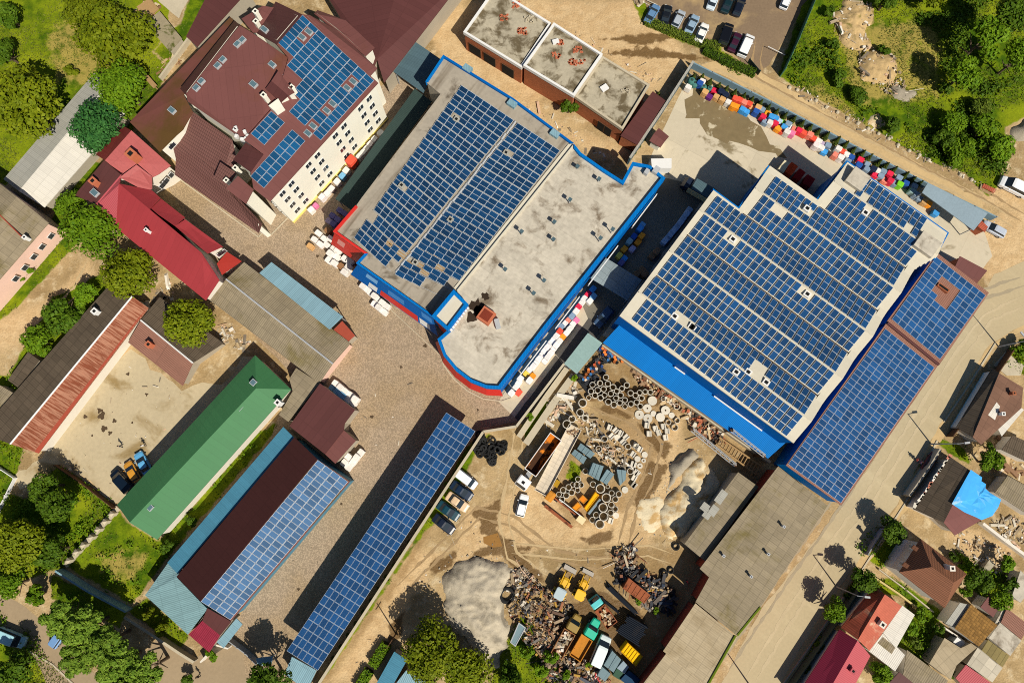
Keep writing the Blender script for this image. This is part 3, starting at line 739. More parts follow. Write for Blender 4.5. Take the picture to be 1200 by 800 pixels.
# windows in pairs along the long sunny face and the set-back end
wl = inset(W3(s1), .5); wa, wb = wl[9], wl[10]      # eave corner to far eave corner
for row, z in enumerate((1.7, 4.5, 7.3, 10.0)):
    L_ = (wb - wa).length; cs = []
    for k, c_ in enumerate((.12, .37, .63, .88)):
        cs += [c_ - 1.15 / L_, c_ + 1.15 / L_]
    pwin(hot, wa, wb, cs, z, 1.2, 1.15)
MB().box(*((wa + wb) / 2), 0, (wb - wa).length + .1, .5, .4, math.atan2((wb - wa).y, (wb - wa).x)).build('plinth', M['creamy'], hot)
sw = inset(W3([(279, 206, 13.2), (297, 222, 12.6), (288, 239, 12.6), (265, 221, 13.2)]), .3)
[pwin(hot, wl[8], wl[9], [.3, .48], z_, .6, 1.1) for z_ in (2.0, 4.6, 7.2, 9.8)]
pwin(hot, P(187, 179, 9).to_2d(), P(207, 159, 9).to_2d(), [.5], 7.4, .8, 1.0); pwin(hot, P(187, 179, 9).to_2d(), P(207, 159, 9).to_2d(), [.62], 7.4, .8, 1.0)
st = []
def onplane(pts): return [onS1(u, v) for u, v in pts]
# main field 9 strips wide (towards the eave) by 15 long, with the gaps the skylights leave
main = onplane([(354.5, 18), (438.5, 95), (376, 165), (292, 88)])
gaps_px = [(362, 38, 6), (354, 44, 6), (414, 96, 5), (407, 103.5, 5), (390, 122, 5), (383, 130, 5), (367, 148, 6), (361, 156, 7)]
def skip_hotel(i, j, p):
    q_ = proj(p)
    for u, v, r in gaps_px:
        if (q_[0] - u) ** 2 + (q_[1] - v) ** 2 < r * r: return True
    u, v = q_
    # lower left limits of the field
    if i <= 0: return v > 57 - 0.0 and u < 330
    if i <= 2: return (u < 338 and v > 62) or (u < 340 and v > 66)
    if i <= 4: return u < 351 - (i - 3) * 2 and v > 76
    return u + v < 462 + 4 * (i - 5) and u < 345
def proj(p):
    q_ = p - Vector((0, 0, CAM_H)); x = q_.x; y = q_.y * CT + q_.z * ST; z = -q_.y * ST + q_.z * CT
    return 600 + 800 * x / -z, 400 - 800 * y / -z
array(st, main, 9, 15, skip_hotel)
array(st, onplane([(318, 130.5), (334, 144), (310, 170.5), (294, 157)]), 2, 5)
array(st, onplane([(342.5, 152), (358, 165.5), (309.5, 221), (293.5, 207)]), 2, 9)
place_panels(hot, st, SOL['hotel'])

# ------------------------------------------------------------------ maroon sheds behind it
gable('storage_shed', 'wide dark maroon shed roof filling the top edge behind the cream building', 'shed', [(372, -24), (548, -30)], [(436, 84), (450, 97)], (470, -30), (442, 70), 5.5, 7, M['marodk_shade'], M['greywall'], M['marodk_shade'])
b_ = flat('lean_to_shed', 'narrow dark maroon shed roof between the garden and the cream building', 'shed', [(244, -8), (292, -12), (270, 12), (231, 55), (218, 43)], 5, M['marodk_shade'], M['greywall'])
b_ = flat('ruined_slab', 'broken weedy grey concrete roof slab beside the garden tree', 'ruin', [(170, 27), (187, 13), (213, 45), (199, 61)], 2.2, M['rubble'], M['greywall'])
flat('pallet_deck', 'pale timber deck of stacked boards above the broken slab', 'deck', [(160, 8), (175, -2), (186, 10), (170, 24)], .5, M['wood'], M['wood'])
flat('link_canopy', 'blue-grey sheet canopy with blue trim between maroon shed and panelled hall', 'canopy', [(485, 48), (517, 70), (496, 109), (461, 84)], 4.6, M['slate'], None, posts=True)
flat('side_canopy', 'long narrow dark green sheet canopy along the shaded hall wall', 'canopy', [(486, 104), (506, 119), (413, 247), (393, 233)], 4.2, M['dkgreen'], None, posts=True)

# ------------------------------------------------------------------ red-roofed house
rh = bld('red_roof_house', 'rambling house with red metal roofs, paler on sunny slopes, and white gables', 'house', [(145, 148), (112, 181), (241, 352), (257, 328), (200, 194)])
roof(rh, [[(145, 148, 6), (112, 181, 6), (123, 188, 8.6), (154, 153, 8.6)]], mk('shaded_red_metal', srgb(140, 58, 54), rough=.5, var=.08, grid=(1.1, 12, .03, .1)))  # slope away from the sun: shade put into the red
roof(rh, [[(154, 153, 8.6), (123, 188, 8.6), (158, 218, 6.2), (186, 204, 6), (200, 194, 6)], [(160, 193, 8.2), (140, 208, 8.8), (172, 225, 6.6), (178, 221, 6.4), (178, 207, 6.4)]], mk('sunlit_red_metal', srgb(168, 88, 86), rough=.5, var=.06, grid=(1.1, 12, .03, .08)))  # slopes towards the sun: sunlight put into a paler red
roof(rh, [[(122, 188, 8.5), (142, 205, 8.5), (112, 239, 6), (87, 229, 5.2)]], M['marodk_shade'])
roof(rh, [[(142, 204, 8.6), (139, 216, 8.8), (136, 267, 5.4), (107, 245, 5.6)]], M['pinkred'])
roof(rh, [[(139, 215, 8.8), (136, 267, 5.4), (241, 352, 5.4), (257, 328, 7.4), (236, 296, 8.8), (175, 245, 8.8)]], M['redroof'])
roof(rh, [[(139, 215, 8.8), (175, 245, 8.8), (188, 232, 6.4), (178, 223, 6.4)]], M['redroof'])
roof(rh, [[(176, 245, 8), (189, 233, 6.4), (217, 255, 6.4), (205, 265, 8)], [(205, 265, 7.9), (217, 257, 7.3), (261, 289, 6.4), (243, 297, 7.9)]], M['redroof'])
roof(rh, [[(254, 309, 3.6), (266, 295, 3.6), (283, 306, 3.2), (260, 322, 3.2)]], M['redbright'], name='porch_roof')
for ol in ([(145, 148, 6), (112, 181, 6), (123, 188, 8), (158, 218, 6), (186, 204, 6), (200, 194, 6), (154, 153, 8)], [(139, 215, 8), (136, 267, 5.4), (241, 352, 5.4), (257, 328, 7), (236, 296, 8.6), (188, 240, 6.4)],
           [(122, 188, 8.4), (142, 205, 8.4), (112, 239, 6), (87, 229, 5.2)], [(176, 245, 7.9), (189, 233, 6.4), (217, 255, 6.4), (261, 289, 6.4), (243, 297, 7.8), (205, 265, 7.9)], [(254, 309, 3.6), (266, 295, 3.6), (283, 306, 3.2), (260, 322, 3.2)]):
    walls(rh, ol, M['whitewall'], .35)
gw = [P(243, 297, 7.6), P(261, 290, 6.2)]
pwin(rh, gw[0], gw[1], [.45, .6, .8], 4.2, .8, 1.1)
pwin(rh, P(178, 222, 6), P(200, 196, 6), [.3, .42, .55, .8], 3.8, .8, 1.2)
for u, v in ((128, 207), (111, 226)): skylight(rh, u, v, 7.1, Ah, .9, 1.2)
chimney(rh, 115, 216, 6.8, 1.6, 1.1, Ah, M['orangebrick']); chimney(rh, 158, 184, 8.2, 1.4, 1.5, Ah, M['orangebrick']); chimney(rh, 174, 271, 7.6, .8, .5, Ah, M['white'])

# ------------------------------------------------------------------ sheds and houses on the left
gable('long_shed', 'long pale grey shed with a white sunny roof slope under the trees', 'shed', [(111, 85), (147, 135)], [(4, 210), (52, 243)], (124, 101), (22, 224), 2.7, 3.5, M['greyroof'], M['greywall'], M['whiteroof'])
b_ = gable('pink_house', 'pink-walled house with a weathered grey sheet roof at left edge', 'house', [(-16, 203), (57, 261)], [(-100, 296), (-36, 368)], (20, 231), (-66, 330), 6, 7.6, M['asb'], M['pinkwall'], M['asb'])
pwin(b_, P(-36, 368, 6) + Vector((.25, -.25, 0)), P(57, 261, 6) + Vector((-.1, .1, 0)), [.43, .55, .67, .78, .9], 2.6, 1.0, 1.1)
mb = MB().tube(P(0, 252, 7.6), P(27, 279, 6.9), .1).build('ridge_pipe', M['reddish'], b_); chimney(b_, 31, 279, 7, .5, .6, Ah, M['white'])
b_ = gable('rusty_barn', 'long barn with one black sheet slope and one rust-streaked slope', 'barn', [(126, 336), (174, 361)], [(-24, 506), (45, 531)], (155, 347), (12, 520), 3.3, 4.4, M['asbdk'], M['whitewall'], M['rusty'], ridge=M['white'])
roof(b_, [[(173, 360, 3.36), (166, 356, 3.55), (37, 527, 3.55), (45, 531, 3.36)]], M['reddish'], .1, name='eave_strip', label='red strip of sheet along the yard-side eave')
chimney(b_, 115, 366, 3.8, 1.1, .9, Ah, M['white'])
b_ = gable('small_outbuilding', 'small outbuilding with maroon tiles and white ridge, half under a tree', 'outbuilding', [(150, 401), (187, 348)], [(214, 452), (262, 402)], (165, 375), (226, 425), 2.4, 3.5, M['redtile'], M['greywall'], M['asbdk'], ridge=M['white'])
chimney(b_, 176, 404, 3.7, .6, .9, Ah, M['orangebrick'])
flat('tool_shed', 'small square dark sheet shed beside the barn and bushes', 'shed', [(46, 422), (33, 412), (9, 445), (21, 454)], 2.4, M['asbdk'], M['greywall'])
flat('tool_shed', 'small pale grey sheet shed at the left edge below the dark one', 'shed', [(-2, 450), (15, 460), (0, 479), (-18, 466)], 2.4, M['asb'], M['greywall'])
gable('workshop_shed', 'old grey asbestos-roofed shed between red house and maroon shed', 'shed', [(286, 307), (246, 352)], [(411, 402), (374, 449)], (265, 327), (390, 426), 3.6, 4.6, M['asb'], M['pinkwall'], M['asb'], ridge=M['greymetal'])
flat('workshop_annexe', 'grey asbestos lean-to roof touching the green-roofed house', 'shed', [(347, 431), (375, 449), (338, 494), (327, 486), (343, 458), (339, 444)], 3.4, M['asb'], M['greywall'])
flat('loading_canopy', 'light blue corrugated canopy along the paved yard', 'canopy', [(318, 307, 4.6), (402, 371, 4.6), (386, 386, 5), (304, 320, 5)], 4.6, M['ltblue'], None, posts=True)
flat('porch_roof_shed', 'tiny dark red sheet roof at the end of blue canopy', 'shed', [(390, 387), (401, 376), (416, 393), (407, 401)], 3.4, M['reddish'], M['greywall'])
gh = bld('green_roof_house', 'long house with a bright green metal roof and white walls', 'house', [(299, 416), (341, 456), (184, 632), (137, 591)])
roof(gh, [[(299, 416, 4.5), (137, 591, 4.5), (152, 612, 7), (300, 455, 7)], [(299, 416, 4.5), (341, 456, 4.5), (300, 455, 7)], [(341, 456, 4.5), (184, 632, 4.5), (152, 612, 7), (300, 455, 7)]], M['green'])
walls(gh, [(299, 416, 4.5), (341, 456, 4.5), (184, 632, 4.5), (152, 612, 7), (137, 591, 4.5)], M['whitewall'], .5)
for u, v in ((281, 477), (297, 448), (176, 594)): skylight(gh, u, v, 6.5, Ah, .8, .8)
chimney(gh, 328, 472, 5.2, 1.2, .8, Ah, M['white'])
b_ = flat('maroon_shed', 'plain dark maroon shed roof beside the wrapped pallets', 'shed', [(375, 449), (416, 480), (404, 496), (403, 504), (381, 532), (339, 499)], 4.4, M['marodk_shade'], M['greywall'])
flat('maroon_lean_to', 'small lighter maroon lean-to roof below the maroon shed', 'shed', [(403, 504), (417, 516), (393, 543), (381, 532)], 4.0, M['maroon'], M['greywall'])
bs = bld('solar_workshop', 'brown shed with shade-darkened slope, sky-pale solar panels and blue metal lean-to strips', 'workshop', [(345, 512), (207, 675), (270, 727), (409, 564)])
roof(bs, [[(345, 512, 5.2), (207, 675, 5.2), (235, 704, 7), (372, 538, 7)]], mk('shaded_brown_metal', srgb(64, 36, 34), rough=.5, var=.08, grid=(1.1, 12, .03, .1)))  # unlit slope: its shade put into a darker brown
roof(bs, [[(372, 538, 7), (235, 704, 7), (271, 727, 5.4), (410, 564, 5.4)]], M['marostain'])
walls(bs, [(345, 512, 5.2), (372, 538, 7), (410, 564, 5.4), (271, 727, 5.4), (235, 704, 7), (207, 675, 5.2)], M['teal'], .35)
roof(bs, [[(332, 500, 4.2), (196, 659, 4.2), (208, 672, 4.6), (345, 513, 4.6)]], M['teal'], name='lean_to_roof')
roof(bs, [[(197, 659, 4.0), (211, 668, 4.4), (207, 676, 4.5), (235, 705, 4.6), (243, 713, 4.6), (220, 743, 4.2), (170, 697, 3.8)]], M['stainblue'], name='annexe_roof')
walls(bs, [(197, 659, 4.0), (211, 668, 4.4), (243, 713, 4.6), (220, 743, 4.2), (170, 697, 3.8)], M['greywall'], .25)
walls(bs, [(332, 500, 4.2), (196, 659, 4.2), (208, 672, 4.6), (345, 513, 4.6)], M['greywall'], .25)
roof(bs, [[(243, 712, 4.8), (271, 728, 4.8), (258, 744, 4.3), (237, 727, 4.3)]], M['marodk_shade'], name='porch_roof')
roof(bs, [[(237, 727, 4.2), (258, 744, 4.2), (245, 764, 3.4), (221, 743, 3.4)]], mk('magenta_sheet', srgb(140, 44, 62), rough=.5, var=.08, corr=.3, grid=(1.1, 1.8, .05, .15)), name='porch_roof', label='magenta-red tile-sheet porch roof')
walls(bs, [(243, 712, 4.8), (271, 728, 4.8), (245, 764, 3.4), (221, 743, 3.4)], M['greywall'], .25)
roof(bs, [[(277, 724, 3.2), (284, 731, 3.2), (262, 759, 3.2), (254, 752, 3.2)]], M['ltblue'], name='side_canopy')
MB().prism([p.to_2d() for p in W3([(254.6, 752, 0), (255.4, 752.8, 0), (262, 759, 0), (261, 758, 0)])], 0, 3.1).build('canopy_wall', M['greywall'], bs)
pa = [P(372.5, 538.5, 7), P(235.5, 704, 7), P(270, 725.5, 5.42), P(408, 564, 5.42)]
st = []; array(st, [pa[0], pa[3], pa[2], pa[1]], 4, 30); place_panels(bs, st, SOL['brown'])

# ------------------------------------------------------------------ solar carport
cp = bld('solar_carport', 'long freestanding solar carport shading the paved yard', 'carport', [(523, 483), (557, 504), (372, 785), (336, 762)])
cq = [P(523, 483, 4.9), P(557, 505, 4.3), P(372.5, 785, 4.3), P(336, 762, 4.9)]
MB().slab([p - Vector((0, 0, .12)) for p in cq], .12).build('roof_deck', M['steel'], cp)
for k in range(9):
    t_ = (k + .5) / 9
    for s_ in (.12, .85):
        p = (cq[0] * (1 - t_) + cq[3] * t_) * (1 - s_) + (cq[1] * (1 - t_) + cq[2] * t_) * s_
        MB().box(p.x, p.y, 0, .2, .2, p.z - .26, AX).build('post', M['steel'], cp)
st = []; array(st, cq, 6, 31, lift=.06); place_panels(cp, st, SOL['port'])
# ------------------------------------------------------------------ blue hall, west block (panels) and east block (bare roof, curved front)
H1 = 10.5
hall = bld('panelled_hall', 'flat-roofed blue hall covered with navy solar panel rows and red corner', 'hall', [(520, 67), (671, 169), (535, 340), (392, 272)])
WO = [(520, 67), (601, 117), (671, 169), (535, 340), (507, 371), (419, 309), (429, 298), (392, 272), (418, 242), (425, 232), (517, 111), (500, 97)]
wq = W3(WO, H1)
Aw = ang(541, 101, 657, 177, H1)
mb = MB(Aw); mb.slab(wq, .3); mb.build('roof', M['flatroof2'], hall)
walls(hall, WO, M['greywall'], .05, h=H1, edges=[0, 1, 2, 8, 9, 10, 11], drop=.25)
walls(hall, WO, M['bluedk'], .05, h=H1, edges=[3, 4, 5], drop=.25, label='deep blue front wall')
walls(hall, WO, M['red'], .05, h=H1, edges=[6, 7], drop=.25, label='red corner wall')
parapet(hall, WO, M['bluedk'], .4, .45, .5, edges=[0, 1], h=H1); parapet(hall, WO, M['blue'], .35, .5, .8, edges=[4, 5], h=H1); parapet(hall, WO, M['blue'], .35, .5, .8, edges=[11], h=H1); parapet(hall, WO, M['red'], .4, .5, .6, edges=[6, 7], h=H1)
parapet(hall, WO, M['flatroof2'], .3, .12, .1, edges=[8, 9], h=H1); parapet(hall, WO, M['creamroof'], .7, .2, .1, edges=[2], h=H1)
for u, v in ((548, 82), (600, 123), (650, 158)):
    p = P(u, v, H1); MB().box(p.x, p.y, H1 - .2, 1.6, 1.1, .9, Aw).build('roof_hatch', M['ltblue'], hall)
def front_banner(f0, f1, z0, z1, mat, a_, b_, name='wall_banner', off=.06):
    a_, b_ = Vector((a_.x, a_.y, 0)), Vector((b_.x, b_.y, 0)); d = b_ - a_; L = d.length; an = math.atan2(d.y, d.x); nr = Vector((d.y, -d.x, 0)).normalized()
    p = a_ + d * ((f0 + f1) / 2) + nr * off
    MB().box(p.x, p.y, z0, L * (f1 - f0), .1, z1 - z0, an).build(name, mat, hall)
def awning(par, outline, edges, h, zt, zb, out, mat, name='awning'):
    w3 = W3(outline, h); a_ = inset(w3, -.14); b_ = inset(w3, -out); mb = MB(); k = len(w3); q = []
    for i in edges:
        j = (i + 1) % k; c4_ = [(a_[i].x, a_[i].y, zt), (a_[j].x, a_[j].y, zt), (b_[j].x, b_[j].y, zb), (b_[i].x, b_[i].y, zb)]
        mb.slab(c4_, .12); q.append([Vector(p) for p in c4_])
    mb.build(name, mat, par); return q
def on_awning(par, q, f0, f1, g0, g1, mat, name='wall_banner'):
    f = lambda s, t: (q[0].lerp(q[1], s)).lerp(q[3].lerp(q[2], s), t) + Vector((0, 0, .07))
    MB().slab([f(f0, g0), f(f1, g0), f(f1, g1), f(f0, g1)], .04).build(name, mat, par)
q4 = awning(hall, WO, [4], H1, H1 - .7, 4.6, 1.75, M['bluedk'])[0]
M['ban1'] = mk('pale_blue_banner', srgb(120, 170, 214), rough=.5, var=.15); M['ban2'] = mk('sky_banner', srgb(60, 130, 196), rough=.5, var=.2)
for f0, f1, g0, g1, m_ in ((.72, .86, .12, .4, 'ban1'), (.38, .58, .2, .5, 'ban2'), (.22, .66, .6, .98, 'red'), (.70, .8, .62, .96, 'white'), (.08, .2, .62, .95, 'white'), (.03, .16, .1, .4, 'ban2')): on_awning(hall, q4, f0, f1, g0, g1, M[m_])
q6 = awning(hall, WO, [6], H1, H1 - .6, 4.6, 1.5, M['red'], 'red_awning')[0]
on_awning(hall, q6, .62, .84, .2, .6, mk('pale_red_banner', srgb(226, 150, 140), rough=.5, var=.2))
ex = (P(657.5, 177, H1) - P(541, 101, H1)).normalized()
st = []
L0, L1 = P(541, 100.5, H1), P(602, 141, H1)      # left block top edge
def edgepts(a_, b_, n_): return [a_.lerp(b_, k / n_) for k in range(n_ + 1)]
NR = 17
Ltop = edgepts(P(541, 100.5, H1), P(415, 279, H1), NR); Rend_l = edgepts(P(602.5, 141.5, H1), P(458, 319, H1), NR)
Lr = edgepts(P(607, 144.5, H1), P(462, 322, H1), NR); Rr = edgepts(P(656.5, 177, H1), P(522, 350, H1), NR)
vents_w = [(535, 141), (471, 218), (593, 180), (528, 258), (487, 308)]
def skip_w(lo, hi):
    def f(i, j, p):
        if i < lo or i >= hi: return True
        q_ = proj(p)
        return any((q_[0] - u) ** 2 + (q_[1] - v) ** 2 < 22 for u, v in vents_w)
    return f
missL = {14: (1, 7), 15: (0, 7), 16: (0, 6), 13: (0, 7)}; missR = {14: (0, 6), 15: (0, 5), 16: (0, 3)}
bare = [(451, 285), (456, 288), (442, 295), (468, 298), (471, 301), (480, 304), (490, 312), (497, 317), (478, 318), (484, 324), (488, 327), (510, 311), (516, 316)]
for r_ in range(NR):
    for E0, E1, nc, ms in ((Ltop, Rend_l, 7, missL), (Lr, Rr, 6, missR)):
        a0, b0, a1, b1 = E0[r_], E1[r_], E0[r_ + 1], E1[r_ + 1]
        k0 = .05; k1 = .955
        lo, hi = ms.get(r_, (0, nc)); sk0 = skip_w(lo, hi)
        def sk(i, j, p, sk0=sk0):
            q_ = proj(p); return sk0(i, j, p) or any((q_[0] - u) ** 2 + (q_[1] - v) ** 2 < 10 for u, v in bare)
        c0, c1 = a0.lerp(a1, k0), b0.lerp(b1, k0); d0, d1 = a0.lerp(a1, k1), b0.lerp(b1, k1)
        up = Vector((0, 0, .2))
        array(st, [c0 + up, c1 + up, d1, d0], nc, 2, sk, lift=.12, gap=.045)
        m0, m1 = (c0 + up * .5), (c1 + up * .5)
        rail = MB(Aw).tube(c0 + Vector((0, 0, .3)), c1 + Vector((0, 0, .3)), .04, n=4).tube(d0 + Vector((0, 0, .08)), d1 + Vector((0, 0, .08)), .04, n=4)
        rail.build('mounting_rail', M['greymetal'], hall)
mb = MB(Aw)
for u, v in bare[::2] + [(446, 291), (462, 290), (500, 320), (505, 309)]:
    p = P(u, v, H1)
    for k in range(4): mb.box(p.x - .5 * k * ex.y, p.y + .5 * k * ex.x, H1 + .02, 2.2, .16, .1, Aw)
mb.build('spare_rails', M['wood'], hall, label='pale loose mounting battens where panels are missing')
place_panels(hall, st, SOL['west'])
for u, v in vents_w:
    p = P(u, v, H1); f = MB().box(p.x, p.y, H1 - .1, .95, .95, .6, Aw).build('roof_vent', M['greyroof'], hall); MB().box(p.x, p.y, H1 + .501, .45, .45, .04, Aw).build('vent_grille', M['black'], f)
wy = [P(604.5, 143, H1), P(464, 319, H1)]
mb = MB()
for k in range(24):
    a_, b_ = wy[0].lerp(wy[1], k / 24), wy[0].lerp(wy[1], (k + 1) / 24)
    mb.tube(a_ + Vector((random.uniform(-.12, .12), random.uniform(-.12, .12), .12)), b_ + Vector((random.uniform(-.12, .12), random.uniform(-.12, .12), .12)), .18, n=5)
mb.build('cable_duct', M['greymetal'], hall)

H2 = 10.8
east = bld('curved_hall', 'flat pale-roofed hall with blue rim, red curved front wall and roof vents', 'hall', [(672, 171), (778, 210), (586, 455), (514, 398)])
EO = [(672, 171), (680, 181), (707, 200), (729, 214), (741, 199), (766, 199), (778, 210), (640, 384), (586, 455), (570, 454), (552, 447), (535, 434), (521, 417), (514, 398), (530, 384), (536, 341)]
EO[4:7] = [(741, 192), (761, 196), (778, 210)]
mb = MB(Aw); mb.slab(W3(EO, H2), .3); mb.build('roof', M['flatroof'], east)
walls(east, EO, M['bluedk'], .05, h=H2, edges=[0, 1, 2, 3, 4, 5, 6, 7, 13, 14, 15], drop=.25)
walls(east, EO, M['red'], .05, h=H2, edges=[8, 9, 10, 11, 12], drop=.25, label='curved red front wall')
parapet(east, EO, M['blue'], .5, .55, 1.2, edges=[0, 1, 2, 3, 4, 5, 8, 9, 10, 11, 12, 13], h=H2)
parapet(east, EO, M['blue'], .6, .55, 1.6, edges=[6, 7], h=H2)
parapet(east, EO, M['creamroof'], .3, .3, .1, edges=[15], h=H2)
awning(east, EO, [8, 9, 10, 11, 12], H2, H2 - 1.3, 6.2, .9, M['red'], 'red_awning')
tw = [(532, 341), (548, 357), (525, 387), (507, 371)]
twb = bld('stair_head', 'small blue-rimmed rooftop stair box between the two halls', 'stair tower', tw)
tq = [(u, v, 12.9) for u, v in tw]
MB(Aw).slab(W3(tq), .25).build('roof', M['creamroof'], twb)
walls(twb, tq, M['bluedk'], .03, edges=[0, 3], drop=.2); walls(twb, tq, M['red'], .03, edges=[1, 2], drop=.2, label='red side walls')
parapet(twb, tq, M['blue'], .55, .5, .7)
pa_, pb_ = P(548, 357, 12.9), P(525, 387, 12.9); d_ = pb_ - pa_; nr_ = Vector((-d_.y, d_.x, 0)).normalized()
if nr_.x < 0: nr_ = -nr_
for k in range(9):
    p = pa_.lerp(pb_, (k + .6) / 9.4) + nr_ * .22
    MB().box(p.x, p.y, 11.5, .42, .3, .7 + .1 * (k % 3), math.atan2(d_.y, d_.x)).build('sign_letter', M['white'], twb)
# roof vents: thin pipes with square cowls
for u, v, hh in ((701, 213, 1.2), (667, 238, 1.6), (649, 263, 1.3), (648, 283, 1.2), (611, 275, 1.7), (716, 273, 2.0), (702, 283, 1.9), (637, 331, 1.5), (625, 346, 1.6), (592, 318, 1.4), (676, 198, 1.0)):
    p = P(u, v, H2); o = MB().tube((p.x, p.y, H2), (p.x, p.y, H2 + hh), .09, n=8).build('roof_vent', M['greymetal'], east)
    MB().box(p.x, p.y, H2 + hh, .6, .6, .3, Aw).build('vent_cowl', M['slate'], o)
p = P(570, 371, H2); o = MB().box(p.x, p.y, H2 - .1, 2.4, 2.4, 1.3, Aw).build('brick_shaft', M['orangebrick'], east); MB().box(p.x, p.y, H2 + 1.201, 1.7, 1.7, .05, Aw).build('shaft_grate', mk('rust_grate', srgb(120, 50, 34), var=.4, fs=6, fine=.4), o)
p = P(583, 380, H2); MB().box(p.x, p.y, H2 - .1, 1.7, .8, .9, Aw - .7).build('roof_box', M['greymetal'], east)
for u, v, s_ in ((768, 201, .8), (757, 203, .6)):
    p = P(u, v, H2); MB().box(p.x, p.y, H2 - .1, 1.2 * s_, 1.6 * s_, 1.0, Aw).build('roof_box', M['greymetal'], east)
def blot(name, c, r_, z, mat, par, k=14, sx=1.0, sy=1.0):
    p = P(*c, z); pts = []
    for i in range(k):
        t_ = 2 * math.pi * i / k; rr = r_ * random.uniform(.55, 1.2); pts.append((p.x + rr * sx * math.cos(t_), p.y + rr * sy * math.sin(t_), z))
    return MB().face(pts).build(name, mat, par)
for c, r_ in (((558, 359), 1.4), ((553, 372), 1.0), ((569, 347), .7), ((563, 364), 1.0)): blot('tar_stain', c, r_, H2 + .006, M['tar'], east)
p0_, p1_ = P(772, 218, 7.4), P(597, 449, 7.4)
wl_ = (p1_ - p0_)
mb = MB()
for f0, f1 in ((.03, .2), (.3, .5), (.56, .72), (.78, .97)):
    c_ = p0_ + wl_ * ((f0 + f1) / 2); mb.box(c_.x + .5, c_.y - .35, 6.0, wl_.length * (f1 - f0), .12, 1.3, math.atan2(wl_.y, wl_.x))
mb.build('wall_signs', M['white'], east, label='white sign strips along the lane wall')

# ------------------------------------------------------------------ sawtooth hall on the right
HB = 11.0
saw = bld('sawtooth_hall', 'big blue-walled hall whose ribbed cream roof is packed with solar panels', 'hall', [(836, 223), (993, 190), (1110, 273), (930, 518), (726, 370)])
BO = [(836, 223), (866, 245), (901, 196), (957, 236), (993, 190), (1110, 273), (1094, 303), (1072, 315), (1018, 398), (966, 470), (930, 519), (726, 370)]
walls(saw, BO, M['bluedk'], .05, h=HB, drop=.1)
parapet(saw, BO, M['creamroof'], .9, .06, .3, h=HB, edges=[0, 1, 2, 3, 10, 11], out=.0)
parapet(saw, BO, M['blue'], .25, .0, 1.3, h=HB, edges=[0, 1, 2, 3, 4, 5], out=.25)
parapet(saw, BO, M['creamroof'], 1.3, .06, .3, h=HB, edges=[5, 6, 7, 8, 9], out=.0)
parapet(saw, BO, M['creamroof'], .6, .06, .3, h=HB, edges=[4], out=.0)
Ab = ang(804, 274, 998, 416, HB); eb = Vector((math.cos(Ab), math.sin(Ab), 0)); nb = Vector((-eb.y, eb.x, 0))   # nb points up-right (towards the NE edge)
bpoly = [p.to_2d() for p in W3(BO, HB)]
O_ = P(930, 519, HB)
def st_of(p): d = Vector((p[0], p[1], 0)) - Vector((O_.x, O_.y, 0)); return d.dot(eb), d.dot(nb)
bst = [st_of(p) for p in bpoly]
vall = [0.0] + [st_of(P(u, v, HB))[1] for u, v in ((966, 469), (998, 416), (1030, 365), (1070, 320))] + [max(t for s, t in bst)]
def span(t):
    """roof extent along the ribs at offset t"""
    xs = []
    for i in range(len(bst)):
        (s0, t0), (s1_, t1) = bst[i], bst[(i + 1) % len(bst)]
        if (t0 > t) != (t1 > t): xs.append(s0 + (t - t0) / (t1 - t0) * (s1_ - s0))
    xs.sort()
    return (xs[0], xs[-1]) if len(xs) >= 2 else None
RISE = 1.0
st = []
vents_b = [(858, 281, 5.5), (945, 245, 6), (1013, 250, 5), (945, 345, 6), (876, 436, 5), (790, 371, 5), (810, 383, 6), (801, 378, 6), (890, 440, 8), (896, 447, 8), (884, 432, 7), (912, 247, 6), (1011, 233, 5), (1062, 270, 5), (1000, 212, 13), (1084, 285, 16), (1090, 262, 9)]
mb_roof = MB(Ab)
def rp(s, t, z): q_ = Vector((O_.x, O_.y, 0)) + eb * s + nb * t; return Vector((q_.x, q_.y, z))
for b_i in range(5):
    t0, t1 = vall[b_i], vall[b_i + 1]; tm = (t0 + t1) / 2
    for (ta, za, tb, zb) in ((t0, HB - .1, tm, HB - .1 + RISE), (tm, HB - .1 + RISE, t1, HB - .1)):
        # roof slope, clipped to the outline by thin strips
        kN = 6
        for k in range(kN):
            u0, u1 = ta + (tb - ta) * k / kN, ta + (tb - ta) * (k + 1) / kN; um = (u0 + u1) / 2
            sp = span(um)
            if not sp: continue
            z0_, z1_ = za + (zb - za) * k / kN, za + (zb - za) * (k + 1) / kN
            mb_roof.face([rp(sp[0], u0, z0_), rp(sp[1], u0, z0_), rp(sp[1], u1, z1_), rp(sp[0], u1, z1_)])
        um = (ta + tb) / 2
        s_lo = max(span(ta + (tb - ta) * f)[0] for f in (.08, .3, .5, .7, .92)); s_hi = min(span(ta + (tb - ta) * f)[1] for f in (.08, .3, .5, .7, .92))
        s_lo += .7; s_hi -= 1.5
        ncol = int((s_hi - s_lo) / 1.27); off = s_hi - ncol * 1.27
        la = (tb - ta)
        f0, f1 = (.045, .975) if zb > za else (.025, .955)
        def skb(i, j, p):
            q_ = proj(p); return any((q_[0] - u) ** 2 + (q_[1] - v) ** 2 < r_ * r_ for u, v, r_ in vents_b)
        for k in range(ncol):
            sa, sb_ = off + k * 1.27 + .13, off + (k + 1) * 1.27 - .10
            ta_, tb_ = ta + la * f0, ta + la * f1; za_, zb_ = za + (zb - za) * f0, za + (zb - za) * f1
            array(st, [rp(sa, ta_, za_), rp(sb_, ta_, za_), rp(sb_, tb_, zb_), rp(sa, tb_, zb_)], 1, 3, skb, lift=.2, gap=.05)
mb_roof.build('roof', M['creamroof'], saw)
